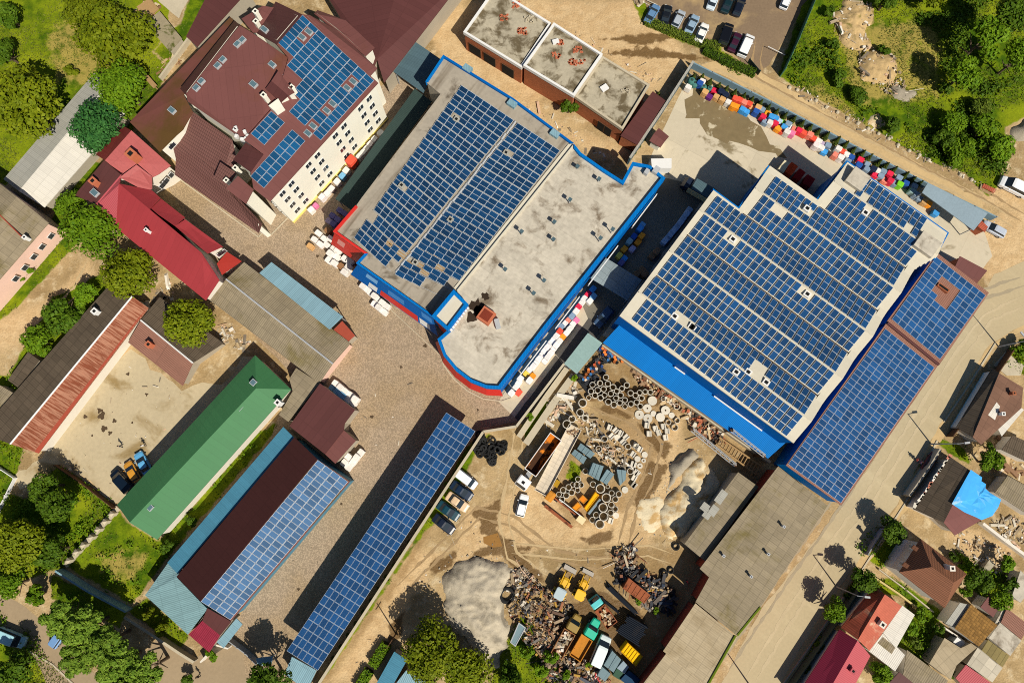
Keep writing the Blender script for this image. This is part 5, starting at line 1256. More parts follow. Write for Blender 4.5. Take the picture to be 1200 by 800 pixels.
pole(877, 800, 7.0, 'street lamp at the bottom of the street', au=2.2)
pole(464, 742, 7.0, 'timber utility pole beside the trimmed hedge', head=False)
# ------------------------------------------------------------------ cars
def loft(secs, closed_ends=True):
    """secs: list of rings (same vertex count)"""
    mb = MB(); k = len(secs[0])
    for s in secs: mb.v += [Vector(p) for p in s]
    for i in range(len(secs) - 1):
        for j in range(k):
            j2 = (j + 1) % k; mb.f.append([i * k + j, i * k + j2, (i + 1) * k + j2, (i + 1) * k + j])
    if closed_ends: mb.f.append([j for j in reversed(range(k))]); mb.f.append([(len(secs) - 1) * k + j for j in range(k)])
    return mb
def ring(x, w_, z0, z1, r_=.12):
    return [(x, -w_ + r_, z0), (x, w_ - r_, z0), (x, w_, z0 + r_), (x, w_, z1 - r_), (x, w_ - r_ * 1.4, z1), (x, -w_ + r_ * 1.4, z1), (x, -w_, z1 - r_), (x, -w_, z0 + r_)]
def car_meshes(kind):
    if kind == 'van':
        L, W = 5.2, 1.0; hood = [(2.6, .82, .8), (2.5, .92, .95), (2.1, .98, 1.08), (1.65, 1.0, 1.2)]
        body = loft([ring(-2.6, .94, .35, 1.15), ring(-2.5, 1.0, .28, 1.2), ring(0, 1.0, .25, 1.22), ring(1.65, 1.0, .25, 1.2), ring(2.1, .98, .27, 1.1), ring(2.5, .92, .3, .95), ring(2.6, .8, .38, .8)])
        glass_ = loft([ring(-2.52, .92, 1.15, 1.75, .06), ring(-2.45, .96, 1.15, 1.9, .06), ring(.95, .93, 1.15, 1.9, .06), ring(1.75, .9, 1.1, 1.25, .06)])
        top = loft([ring(-2.5, .84, 1.84, 1.96, .05), ring(-2.3, .9, 1.84, 2.02, .05), ring(.6, .88, 1.84, 2.0, .05), ring(.98, .8, 1.84, 1.93, .05)])
    elif kind == 'hatch':
        body = loft([ring(-1.95, .72, .4, .85), ring(-1.8, .82, .3, .95), ring(0, .85, .25, .98), ring(.9, .84, .25, .95), ring(1.6, .8, .28, .84), ring(1.92, .68, .36, .68)])
        glass_ = loft([ring(-1.85, .68, .9, .98, .05), ring(-1.5, .7, .9, 1.36, .05), ring(.15, .7, .9, 1.4, .05), ring(.95, .74, .9, .97, .05)])
        top = loft([ring(-1.62, .56, 1.3, 1.40, .04), ring(-1.4, .62, 1.32, 1.47, .04), ring(-.2, .62, 1.34, 1.48, .04), ring(.2, .58, 1.33, 1.42, .04)])
    else:
        L = 4.4; estate = kind == 'estate'
        body = loft([ring(-2.2, .74, .4, .86), ring(-2.05, .84, .3, .96), ring(-.8, .88, .25, 1.0), ring(.8, .88, .25, .98), ring(1.75, .84, .28, .86), ring(2.05, .78, .32, .76), ring(2.2, .66, .38, .66)])
        gb = -2.05 if estate else -1.55; gr_ = -1.75 if estate else -.95
        glass_ = loft([ring(gb, .7, .92, 1.0, .05), ring(gr_, .7, .92, 1.38, .05), ring(.2, .7, .92, 1.4, .05), ring(1.05, .76, .92, .99, .05)])
        top = loft([ring(gr_ - .08, .56, 1.32, 1.40, .04), ring(gr_ + .15, .62, 1.34, 1.47, .04), ring(-.05, .62, 1.34, 1.48, .04), ring(.24, .58, 1.33, 1.43, .04)])
    wh_ = MB(); wh_.tube((0, -.11, 0), (0, .11, 0), .32, n=14); rim = MB(); rim.tube((0, -.12, 0), (0, .12, 0), .19, n=10)
    lamp = MB().box(0, 0, -.07, .08, .3, .14); mir = MB().box(0, 0, 0, .12, .2, .14)
    f = lambda b, nme, sm=True: b.mesh(nme, smooth=sm, uv=False)
    return dict(body=f(body, 'body', False), glass=f(glass_, 'windows', False), roof=f(top, 'roof', False), wheel=f(wh_, 'wheel', False), rim=f(rim, 'rim', False), lamp=f(lamp, 'headlight', False), mirror=f(mir, 'mirror', False))
CARS = {k: car_meshes(k) for k in ('sedan', 'estate', 'hatch', 'van')}
DIM = {'sedan': (2.18, 1.35, .78), 'estate': (2.18, 1.35, .78), 'hatch': (1.9, 1.2, .76), 'van': (2.58, 1.65, .9)}
M['tyre'] = mk('tyre_rubber', (.02, .02, .02), var=.2); M['rim'] = mk('wheel_rim', (.4, .4, .42), rough=.4, metal=.6)
M['lamp'] = mk('lamp_glass', (.7, .7, .68), rough=.1)
def car(u, v, du, dv, rgb, kind, label, sc=1.0, group=None, name='parked_car', cat='car'):
    p = P(u, v, .9); a_ = ang(u, v, u + du, v + dv); hx, wx, wy = DIM[kind]
    t = thing(name, label, cat, (p.x, p.y, 0), a_, group); t.scale = (sc, sc, sc); m_ = CARS[kind]; pm = paint(rgb)
    bd = part('body', m_['body'], t, mat=pm); part('windows', m_['glass'], t, mat=M['glass']); part('roof', m_['roof'], t, mat=pm)
    for sx in (-1, 1):
        for sy in (-1, 1):
            w_ = part('wheel', m_['wheel'], t, (sx * wx, sy * wy, .32), mat=M['tyre']); part('rim', m_['rim'], w_, mat=M['rim'])
    for sy in (-1, 1):
        part('headlight', m_['lamp'], t, (hx - .02, sy * .55, .62), mat=M['lamp']); part('mirror', m_['mirror'], t, (.75, sy * (wy + .2), .98), mat=pm)
    return t
G1 = 'cars in the car park at the top edge'
CP = lambda x, y: (600 + x / 4, y / 4)
car(*CP(658, 62), 15, -32 + 6, (96, 132, 170), 'sedan', 'light blue car, leftmost in the lower car park row', group=G1)
car(*CP(724, 68), 6, -22, (22, 26, 32), 'sedan', 'black car beside the light blue one in the car park', group=G1)
car(*CP(782, 85), 9, -18, (170, 178, 186), 'hatch', 'small silver hatchback in the lower car park row', group=G1)
car(*CP(845, 112), 9, -18, (140, 164, 184), 'sedan', 'pale blue-grey saloon in the lower car park row', group=G1)
car(*CP(891, 152), 9, -20, (236, 234, 228), 'sedan', 'white saloon at the end of the lower car park row', group=G1)
car(*CP(1004, 160), 8, -22, (14, 16, 22), 'van', 'black people carrier in the right car park group', sc=.95, group=G1)
car(*CP(1046, 196), 9, -20, (62, 22, 44), 'sedan', 'dark plum car between black and white vans', group=G1)
car(*CP(1098, 212), 9, -20, (238, 238, 236), 'van', 'white van in the right car park group', sc=.95, group=G1)
car(*CP(946, -2), 8, -20, (200, 214, 222), 'sedan', 'pale silver car cut by the top edge', group=G1)
car(*CP(1012, 14), 8, -20, (16, 42, 48), 'sedan', 'dark teal car at the top edge of the car park', group=G1)
car(*CP(1066, 28), 8, -20, (20, 26, 40), 'estate', 'dark navy estate at the top edge of the car park', group=G1)
car(922, 0, 9, -20, (230, 232, 234), 'hatch', 'white hatchback in the top corner near the mesh fence', group=G1)
G2 = 'cars along the tyre-dump wall'
car(546.5, 561.5, 21, 16, (226, 230, 236), 'van', 'white pickup-van nearest the tyre dump', sc=.82, group=G2)
car(541, 575, 21, 15, (8, 34, 60), 'sedan', 'navy saloon next to the white van', group=G2)
car(536, 588, 21, 15, (216, 186, 150), 'sedan', 'cream beige saloon in the scrapyard row', group=G2)
car(525.5, 598.5, 21, 15, (4, 58, 72), 'sedan', 'dark teal saloon in the scrapyard row', group=G2)
car(520, 614, 20, 16, (10, 24, 46), 'sedan', 'black-blue saloon, lowest in the scrapyard row', group=G2)
car(612, 592, 5, -20, (240, 240, 238), 'hatch', 'white hatchback alone in the sandy scrapyard', name='white_hatchback')
car(167, 542.5, -9, -16, (96, 168, 214), 'sedan', 'sky blue car beside the green-roofed house', group='vehicles by the green-roofed house')
car(154, 552, -9, -15, (202, 142, 50), 'hatch', 'orange-yellow small car between the blue and black ones', group='vehicles by the green-roofed house')
car(142.5, 563.5, -12, -13, (8, 24, 40), 'van', 'black van beside the green-roofed house', sc=.92, group='vehicles by the green-roofed house')
car(13, 747, 20, 8, (160, 204, 214), 'van', 'pale blue van on the path at lower left', name='delivery_van', cat='van')
car(68, 746, 10, -14, (112, 150, 196), 'hatch', 'pale blue car half hidden under the street trees')
car(1189, 219, -24, -12, (240, 240, 240), 'van', 'white van on the dirt track at the right edge', sc=1.1, name='delivery_van', cat='van')
car(1166, 268, -18, -10, (184, 192, 204), 'estate', 'silver estate car by the gate kiosk')
car(1091, 541, 12, -17, (110, 60, 56), 'sedan', 'dusty red car in the shaded bay beside the street', sc=.9)

# ------------------------------------------------------------------ lorries and yard machines
def frame4(c):
    """four traced corners -> centre, angle, length, width (first edge is the long side)"""
    p = [P(*q_, 1.5) for q_ in c]; a_ = p[1] - p[0]; b_ = p[2] - p[1]; m_ = cen(p)
    return m_, math.atan2(a_.y, a_.x), a_.length, b_.length
def wheels(t, xs, wy, r_=.5, w_=.3):
    for x in xs:
        for sy in (-1, 1):
            o = part('wheel', MB().tube((0, -w_ / 2, 0), (0, w_ / 2, 0), r_, n=14).mesh('wheel', uv=False), t, (x, sy * wy, r_), mat=M['tyre'])
            part('rim', MB().tube((0, -w_ / 2 - .01, 0), (0, w_ / 2 + .01, 0), r_ * .5, n=10).mesh('rim', uv=False), o, mat=M['rim'])
def open_box(L, W, h, th=.12, floor=.1):
    mb = MB(); mb.box(0, 0, 0, L, W, floor)
    mb.box(0, W / 2 - th / 2, floor, L, th, h); mb.box(0, -W / 2 + th / 2, floor, L, th, h); mb.box(L / 2 - th / 2, 0, floor, th, W - 2 * th - .01, h); mb.box(-L / 2 + th / 2, 0, floor, th, W - 2 * th - .01, h)
    return mb
def cab_mesh(L, W, h):
    return loft([ring(-L / 2, W / 2 * .96, .5, h, .12), ring(-L / 2 + .15, W / 2, .45, h + .05, .14), ring(L / 2 - .6, W / 2, .45, h, .14), ring(L / 2 - .1, W / 2 * .97, .45, h * .66, .12), ring(L / 2, W / 2 * .92, .5, h * .6, .12)])
def lorry(name, label, u, v, du, dv, cab_rgb, bed_mat, L=6.5, W=2.3, bedL=3.8, cabL=1.8, bedh=.7, cabh=2.3, load=None, hood=0.0, side=None, cat='truck', inner=None):
    p = P(u, v, 1.2); t = thing(name, label, cat, (p.x, p.y, 0), ang(u, v, u + du, v + dv))
    part('chassis', MB().box(0, 0, .55, L * .96, .9, .25).mesh('chassis', uv=False), t, mat=M['steel'])
    cx = L / 2 - cabL / 2 - hood; cm = paint(cab_rgb, .5)
    c_ = part('cab', cab_mesh(cabL, W * .92, cabh).mesh('cab', uv=False), t, (cx, 0, 0), mat=cm)
    ws = MB(); ws.slab([(cabL / 2 - .56, -W * .38, cabh - .02), (cabL / 2 - .56, W * .38, cabh - .02), (cabL / 2 - .08, W * .38, cabh * .68), (cabL / 2 - .08, -W * .38, cabh * .68)], .02)
    part('windscreen', ws.mesh('windscreen', uv=False), c_, (0, 0, .03), mat=M['glass'])
    if L > 8: part('roof_hatch', MB().box(-.1, 0, cabh + .05, .5, .5, .06).mesh('roof_hatch', uv=False), c_, mat=M['black'])
    if hood: part('bonnet', loft([ring(-hood / 2, W * .36, .6, 1.35, .15), ring(hood / 2 - .2, W * .32, .6, 1.25, .15), ring(hood / 2, W * .28, .65, 1.1, .12)]).mesh('bonnet', uv=False), t, (L / 2 - hood / 2, 0, 0), mat=cm)
    bx = -L / 2 + bedL / 2
    b_ = part('bed', open_box(bedL, W, bedh).mesh('bed', uv=True), t, (bx, 0, .85), mat=bed_mat)
    if inner: part('bed_lining', MB().box(bx, 0, .96, bedL - .26, W - .26, .05).box(bx, W / 2 - .16, 1.0, bedL - .3, .04, bedh - .08).box(bx, -W / 2 + .16, 1.0, bedL - .3, .04, bedh - .08).mesh('bed_lining'), t, mat=inner)
    if load:
        mb = MB()
        for i in range(load[1]): mb.box(bx + random.uniform(-.42, .42) * bedL, random.uniform(-.38, .38) * W, .96 + random.uniform(0, .3), random.uniform(.2, .9), random.uniform(.15, .5), random.uniform(.1, .4), random.uniform(0, 3))
        part('load', mb.mesh('load'), t, mat=load[0])
    wheels(t, (L / 2 - 1.0, -L / 2 + 1.0, -L / 2 + 2.0) if L > 8 else (L / 2 - 1.0, -L / 2 + 1.3), W / 2 - .2, .48)
    return t
M['rust'] = mk('rusty_steel', srgb(150, 86, 56), var=.25, fine=.3, fs=4, stain=(srgb(92, 50, 34), .8, .5, .65))
M['ochre'] = mk('ochre_bed', srgb(190, 126, 46), var=.2, fine=.25, fs=3)
M['scrapcol'] = mk_multi('mixed_scrap', [srgb(*c_) for c_ in ((70, 58, 46), (150, 130, 104), (186, 170, 144), (42, 40, 40), (126, 76, 50), (172, 144, 104), (110, 104, 96), (206, 196, 178), (76, 78, 88), (140, 108, 74), (54, 46, 40), (178, 138, 52), (156, 100, 66), (120, 100, 78), (164, 140, 112), (96, 70, 52))])
M['woodmix'] = mk_multi('mixed_boards', [srgb(*c_) for c_ in ((190, 160, 120), (170, 136, 92), (206, 186, 152), (140, 104, 72), (214, 200, 176), (120, 86, 60))])
M['rubblemix'] = mk_multi('mixed_rubble', [srgb(*c_) for c_ in ((200, 190, 170), (170, 152, 124), (222, 214, 200), (150, 130, 100), (120, 108, 92), (206, 170, 140))])
M['darkmix'] = mk_multi('dark_scrap', [srgb(*c_) for c_ in ((24, 28, 36), (44, 48, 56), (16, 18, 22), (60, 58, 60), (30, 44, 66), (90, 80, 72))])
tl, ta, tL, tW = frame4([(619.5, 551), (648.5, 514.5), (653, 519), (625, 556)])
lorry('tipper_truck', 'white-cabbed tipper lorry with an orange-lined empty body', 630, 541, -30, 42, (236, 234, 230), M['white'], L=11, W=2.5, bedL=7.8, cabL=2.1, bedh=1.5, cabh=2.7, inner=mk('orange_lining', srgb(214, 126, 34), var=.3, vs=.6, fine=.2, fs=2, stain=(srgb(70, 46, 30), .35, .5, .58)))
p = P(654, 538.5, 1.2); t = thing('semi_trailer', 'long empty flat semi-trailer with pale ribbed deck', 'trailer', (p.x, p.y, 0), ang(640, 572, 674, 507))
part('deck', open_box(13.2, 2.5, .5).mesh('deck'), t, (0, 0, 1.05), mat=mk('ribbed_deck', srgb(206, 192, 170), var=.15, vs=.3, fine=.15, grid=(.8, 40, .08, .2)))
part('chassis', MB().box(0, 0, .7, 12.6, .9, .3).mesh('chassis', uv=False), t, mat=M['steel'])
part('load', (lambda mb: [mb.box(5.6 + random.uniform(-.7, .6), random.uniform(-.9, .9), 1.17, random.uniform(.3, .8), .2, .15, random.uniform(0, 3)) for _ in range(14)] and mb)(MB()).mesh('load'), t, mat=M['woodmix'])
wheels(t, (-5, -3.8, -2.6), 1.05, .48)
lorry('flatbed_truck', 'turquoise-cabbed lorry loaded with rusty planks', 706, 716, -21, -30, (86, 196, 196), M['rust'], L=5.6, W=2.2, bedL=3.6, cabL=1.6, cabh=2.1, bedh=.5, load=(M['woodmix'], 26))
lorry('flatbed_truck', 'emerald-green bonneted lorry with an ochre rusty bed', 687, 748, 21, -36, (26, 186, 150), M['ochre'], L=7.4, W=2.2, bedL=4.0, cabL=1.9, cabh=2.2, bedh=.5, hood=1.2)
lorry('old_truck', 'rusty olive-brown lorry wreck with a rubble-filled bed', 665, 744, 20, -36, (150, 122, 52), mk('brown_bed', srgb(150, 104, 66), var=.25, fine=.3, fs=3), L=7.6, W=2.2, bedL=4.6, cabL=1.8, cabh=2.1, bedh=.6, load=(M['rubblemix'], 40), hood=.9)
t = car(704, 762, 10, -24, (222, 232, 230), 'van', 'pale white van parked between lorries and grey tanks', name='old_van', cat='van')
def loader(name, label, u, v, du, dv, cab_rgb, rgb, sc=1.0):
    p = P(u, v, 1.3); t = thing(name, label, 'digger', (p.x, p.y, 0), ang(u, v, u + du, v + dv)); t.scale = (sc, sc, sc); y_ = paint(rgb, .5)
    part('bonnet', loft([ring(.2, .5, .8, 1.6, .12), ring(1.6, .48, .8, 1.55, .12), ring(2.0, .4, .85, 1.3, .1)]).mesh('bonnet', uv=False), t, mat=y_)
    c_ = part('cab', loft([ring(-1.6, .75, .9, 2.3, .1), ring(-1.4, .82, .8, 2.45, .1), ring(-.1, .82, .8, 2.45, .1), ring(.15, .78, .9, 2.2, .1)]).mesh('cab', uv=False), t, mat=M['glass'])
    part('cab_roof', loft([ring(-1.75, .7, 2.46, 2.6, .05), ring(-1.5, .9, 2.46, 2.68, .05), ring(0, .9, 2.46, 2.68, .05), ring(.2, .75, 2.46, 2.6, .05)]).mesh('cab_roof', uv=False), c_, mat=paint(cab_rgb, .5))
    for sy in (-1, 1):
        part('mudguard', MB().box(-.9, sy * 1.0, 1.35, 1.3, .5, .12).box(1.0, sy * .85, 1.05, .9, .4, .1).mesh('mudguard', uv=False), t, mat=y_)
        part('loader_arm', MB().tube((.3, sy * .62, 1.7), (2.6, sy * .62, 1.1), .1).tube((2.6, sy * .62, 1.1), (3.2, sy * .62, .4), .1).mesh('loader_arm', uv=False), t, mat=y_)
    part('bucket', MB().slab([(3.0, -1.15, .75), (3.0, 1.15, .75), (3.8, 1.15, .35), (3.8, -1.15, .35)], .1).slab([(3.0, -1.15, .9), (3.0, 1.15, .9), (3.15, 1.15, .2), (3.15, -1.15, .2)], .1).mesh('bucket', uv=False), t, mat=mk('worn_bucket', srgb(200, 190, 176), var=.2))
    wheels(t, (-.9,), .98, .75, .45); wheels(t, (1.1,), .85, .48, .3)
    return t
loader('backhoe_loader', 'yellow loader with a grey cab roof facing up', 658, 689, 12, -24, (172, 188, 192), (226, 176, 36), 1.0)
loader('backhoe_loader', 'yellow loader with an all-yellow cab roof', 681, 691, 10, -22, (240, 182, 22), (226, 172, 30), .9)
# ------------------------------------------------------------------ boxes, tanks and containers of the yard
def qbox(name, label, c4_, h, mat, cat, hb=0.0, cap=None, group=None, bars=0):
    q4 = W3([(u, v) for u, v in c4_], h); m_ = cen(q4); o = thing(name, label, cat, (m_.x, m_.y, 0), 0, group)
    a_ = (q4[1] - q4[0]); mb = MB(math.atan2(a_.y, a_.x)); mb.prism([q_.to_2d() for q_ in q4], hb, h); mb.build('body', mat, o)
    if cap:
        mb = MB(); i2 = inset(q4, .12)
        o2 = inset(q4, -.03); k = 4
        for i in range(k): j = (i + 1) % k; mb.prism([o2[i], o2[j], i2[j], i2[i]], h - .1, h + .07)
        mb.build('rim', cap, o)
    if bars:
        for i in range(bars):
            t_ = (i + 1) / (bars + 1); mb = MB(); e0, e1 = q4[0].lerp(q4[1], t_), q4[3].lerp(q4[2], t_); mb.tube(e0 + Vector((0, 0, .03)), e1 + Vector((0, 0, .03)), .06, n=5); mb.build('rib', cap or mat, o)
    return o
M['tank'] = mk('grey_blue_steel', srgb(116, 138, 144), rough=.6, var=.12, vs=.4, fine=.12, fs=3, grid=(1.2, 30, .08, .2))
M['tankdk'] = mk('dark_blue_steel', srgb(14, 58, 92), rough=.6, var=.1)
GT = 'grey-blue steel boxes beside the semi-trailer'
U2 = lambda x, y: (600 + x / 8, 470 + y / 8)
qbox('steel_tank', 'grey-blue steel box, upper of two by the trailer', [U2(645, 392), U2(780, 490), U2(735, 535), U2(612, 445)], 1.6, M['tank'], 'tank', group=GT, bars=2)
qbox('steel_tank', 'grey-blue steel box, lower of two by the trailer', [U2(590, 450), U2(702, 530), U2(668, 588), U2(558, 492)], 1.8, M['tank'], 'tank', group=GT, bars=2)
U3 = lambda x, y: (640 + x / 8, 520 + y / 8)
qbox('steel_tank', 'largest tilted grey-blue box, left of three in the ring yard', [U3(440, 175), U3(540, 208), U3(492, 342), U3(398, 285)], 2.2, M['tank'], 'tank', group=GT, bars=2)
qbox('steel_tank', 'grey-blue box with tan patch, middle of three in the ring yard', [U3(572, 237), U3(640, 282), U3(568, 382), U3(505, 342)], 1.8, M['tank'], 'tank', group=GT, bars=1)
qbox('steel_tank', 'flat grey-blue box, right of three in the ring yard', [U3(662, 238), U3(752, 248), U3(745, 335), U3(692, 390), U3(622, 352)][:4], 1.5, M['tank'], 'tank', group=GT, bars=1)
GT2 = 'tanks at the bottom of the scrapyard'
qbox('steel_tank', 'largest pale grey tank right of the pale white van', [(717.5, 762), (728, 772.5), (719, 787.5), (707.5, 779)], 1.8, M['tank'], 'tank', group=GT2, bars=1)
qbox('steel_tank', 'small pale grey tank touching the yellow cage container', [(730.6, 774), (737, 781), (732, 789), (723, 782.5)], 1.6, M['clad'], 'tank', group=GT2)
qbox('steel_tank', 'grey tank at the bottom edge beside red scrap', [(705.6, 780.6), (715.6, 789), (709, 798), (700, 791)], 1.6, M['tank'], 'tank', group=GT2)
qbox('steel_tank', 'dark blue tank at the bottom edge in shade', [(737, 785), (750, 796), (742, 807), (727, 796)], 1.6, M['tankdk'], 'tank', group=GT2)
qbox('steel_tank', 'small green tank between the grey tanks', [(723, 783), (731, 789), (726, 796), (718, 791)], 1.3, mk('green_tank', srgb(62, 92, 74)), 'tank', group=GT2)
qbox('cage_container', 'bright yellow container with a ribbed top', [(735.6, 752.5), (753, 768.7), (745, 780), (727.5, 763)], 2.0, mk('yellow_paint', srgb(236, 186, 10), var=.06), 'container', cap=mk('yellow_dark', srgb(190, 140, 8)), bars=5)
qbox('skip_container', 'rust-red ribbed steel container among scrap', [(737, 677), (762, 697), (755, 706.5), (730, 689)], 2.2, M['rust'], 'container', cap=M['rust'], bars=4)
qbox('yellow_bin', 'long yellow steel hopper among the concrete rings', [U3(462, 452), U3(496, 478), U3(380, 630), U3(358, 602)], 1.4, mk('yellow_hopper', srgb(240, 178, 20), var=.08), 'hopper', cap=mk('yellow_hopper_rim', srgb(214, 150, 20)))
qbox('steel_trough', 'grey ribbed trough beside the yellow hopper', [U3(500, 510), U3(516, 524), U3(405, 665), U3(388, 648)], .9, M['clad'], 'trough', bars=6)
qbox('orange_skip', 'square orange steel skip among the rings', [U3(345, 478), U3(388, 522), U3(352, 560), U3(306, 520)], 1.1, mk('orange_skip', srgb(226, 130, 34), var=.15, fine=.15), 'skip', cap=M['ochre'])
qbox('orange_skip', 'lower orange steel skip with an open corner', [U3(298, 545), U3(335, 585), U3(280, 635), U3(243, 600)], 1.0, mk('orange_skip2', srgb(236, 142, 30), var=.15, fine=.15), 'skip', cap=M['ochre'])
qbox('hull_trough', 'long grey boat-shaped steel hull by the gravel heap', [(608, 729), (616, 735), (604, 757), (598, 752)], 1.2, M['tank'], 'hull', cap=M['greymetal'])
qbox('olive_crate', 'small olive-yellow crate beside the semi-trailer', [U3(100, 330), U3(136, 355), U3(100, 412), U3(66, 385)], 1.0, mk('olive_paint', srgb(168, 130, 34), var=.2), 'crate')
qbox('red_sign_board', 'small brown-red board on the grass beside the white van', [(1153, 215), (1168, 222), (1165, 226), (1151, 219)], .3, M['oldred'], 'board')
t = thing('old_trailer', 'long rusty trailer frame with an orange-white cab end', 'trailer', (P(658, 599).x, P(658, 599).y, 0), ang(641, 588, 679, 618))
part('beam', MB().box(0, 1.1, .5, 5.8, .25, .3).box(0, -1.0, .5, 6, .5, .35).mesh('beam'), t, mat=M['rust']); part('side_panel', MB().box(.6, 1.5, .6, 4.8, .14, .9).mesh('side_panel'), t, mat=M['white'])
part('cab', cab_mesh(1.4, 1.8, 1.7).mesh('cab', uv=False), t, (-3.2, .9, 0), mat=M['ochre']); part('end_box', MB().box(3.4, 1.0, .4, 1.4, 1.2, 1.0).mesh('end_box'), t, mat=mk('cream_box', srgb(226, 206, 160))); wheels(t, (-2.0, 2.0), .9, .4)

# ------------------------------------------------------------------ people
def person_mesh(pose):
    k = bpy.data.meshes.new('person'); st = .22 if pose == 'walk' else .1
    V = [(0, 0, .95), (0, 0, 1.2), (.02, 0, 1.45), (.03, 0, 1.55), (.04, 0, 1.64), (.05, 0, 1.76), (0, .2, 1.42), (-.05 - st * .3, .27, 1.14), (.05 - st * .4, .29, .9), (0, -.2, 1.42), (.0 + st * .3, -.27, 1.14), (.12 + st * .5, -.28, .92),
         (0, .1, .9), (st * .7, .11, .5), (st, .11, .08), (st + .14, .12, .05), (0, -.1, .9), (-st * .4, -.11, .5), (-st, -.11, .08), (-st + .14, -.12, .05)]
    E = [(0, 1), (1, 2), (2, 3), (3, 4), (4, 5), (2, 6), (6, 7), (7, 8), (2, 9), (9, 10), (10, 11), (0, 12), (12, 13), (13, 14), (14, 15), (0, 16), (16, 17), (17, 18), (18, 19)]
    rad = [.15, .14, .15, .06, .1, .085, .07, .05, .04, .07, .05, .04, .1, .07, .05, .045, .1, .07, .05, .045]
    k.from_pydata(V, E, []); o = bpy.data.objects.new('tmp', k); COL.objects.link(o)
    o.modifiers.new('s', 'SKIN'); sm = o.modifiers.new('d', 'SUBSURF'); sm.levels = 1; sm.render_levels = 1
    for i, r_ in enumerate(rad): k.skin_vertices[0].data[i].radius = (r_, r_)
    k.skin_vertices[0].data[0].use_root = True
    bpy.context.view_layer.update(); dg = bpy.context.evaluated_depsgraph_get(); me = bpy.data.meshes.new_from_object(o.evaluated_get(dg)); bpy.data.objects.remove(o)
    me.polygons.foreach_set('use_smooth', [True] * len(me.polygons)); return me
PW, PS = person_mesh('walk'), person_mesh('stand')
skin = mk('skin', (.45, .27, .19), var=.05)
def person(u, v, a_, rgb_top, rgb_leg, rgb_hair, label, me):
    p = P(u, v); t = thing('person', label, 'person', (p.x, p.y, 0), a_)
    m2 = me.copy(); m2.materials.clear()
    for c_ in (paint(rgb_top, .8), paint(rgb_leg, .8), skin): m2.materials.append(c_)
    for f in m2.polygons:
        c_ = f.center; f.material_index = 2 if (c_.z > 1.52 or (abs(c_.y) > .22 and c_.z < 1.05)) else 0 if c_.z > .93 else 1
    part('body', m2, t)
    part('hair', MB().lathe([(.001, 1.9), (.07, 1.88), (.11, 1.8), (.115, 1.72), (.09, 1.68)], .03, 0, 10).mesh('hair', uv=False), t, mat=paint(rgb_hair, .9))
person(144, 522.5, 1.0, (70, 76, 84), (30, 32, 40), (40, 28, 20), 'person in grey beside dark stains in the dirt yard', PW)
person(171, 522, 2.0, (224, 220, 214), (40, 44, 56), (40, 28, 20), 'person in a white top at the shadow edge in the dirt yard', PS)
person(87, 549, .4, (130, 134, 140), (60, 62, 70), (40, 28, 20), 'person in pale grey walking by the brown fence', PW)
person(235, 790, 1.2, (20, 22, 26), (18, 18, 22), (24, 18, 14), 'person dressed in black near the lower gate', PW)
person(1071, 538, 2.2, (190, 70, 60), (50, 50, 66), (40, 28, 20), 'person in red walking along the street verge', PW)
person(1075, 541, 2.2, (92, 70, 110), (40, 40, 52), (40, 28, 20), 'person in purple nearest the shaded car bay', PW)
person(804, 680.5, .5, (220, 40, 60), (50, 40, 60), (40, 28, 20), 'person in bright red beside the warehouse wall', PS)
person(228, 293, .3, (40, 40, 48), (30, 30, 40), (30, 22, 18), 'person in dark clothes on the lane above the red house', PW)
person(244, 224, .8, (60, 76, 120), (40, 40, 52), (30, 22, 18), 'person in blue beside the tiled roof edge', PW)
# ------------------------------------------------------------------ goods on pallets
M['pallet'] = mk('pallet_wood', srgb(176, 142, 98), var=.2, fine=.2, fs=6)
def pallet_base():
    mb = MB()
    for y in (-.45, 0, .45): mb.box(0, y, 0, 1.2, .12, .1)
    for k in range(6): mb.box(-.53 + k * .212, 0, .1, .16, 1.0, .03)
    return mb.mesh('pallet')
def bulge(L, W, h, seed, layers=5, soft=.05):
    r_ = random.Random(seed); secs = []; k = 12
    for i in range(layers + 2):
        z = h * min(i, layers) / layers; f = (1 + r_.uniform(-.03, .03)) * (1 if i <= layers else .86)
        if i == layers: f *= .97
        ringp = []
        for j in range(k):
            t = 2 * math.pi * j / k + math.pi / k; c_, s = math.cos(t), math.sin(t); n_ = 9
            rr = (abs(c_) ** n_ + abs(s) ** n_) ** (-1 / n_)
            ringp.append((c_ * rr * L / 2 * f + r_.uniform(-soft, soft) * .4, s * rr * W / 2 * f + r_.uniform(-soft, soft) * .4, z + (r_.uniform(0, soft) if i > layers else 0)))
        secs.append(ringp)
    return loft(secs)
PB = pallet_base(); WR = [bulge(1.25, 1.05, h, s).mesh('wrapped_goods') for s, h in enumerate((1.1, 1.35, 1.5, .9))]
def pallet(u, v, a_, rgb, label, k=None, sc=1.0, group='pallets of goods', name='goods_pallet', sx=1.0):
    k = random.randrange(4) if k is None else k
    p = P(u, v, 1.3); t = thing(name, label, 'pallet', (p.x, p.y, 0), a_ + random.uniform(-.06, .06), group); t.scale = (sc * sx, sc, sc)
    part('pallet', PB, t, mat=M['pallet']); part('wrapped_goods', WR[k], t, (0, 0, .13), mat=goods(rgb))
WHT = (228, 222, 214); TAN = (206, 160, 104); PUR = (104, 100, 150)
def cname(c):
    return {WHT: 'white-wrapped', TAN: 'tan boxed', PUR: 'purple-wrapped'}.get(c)
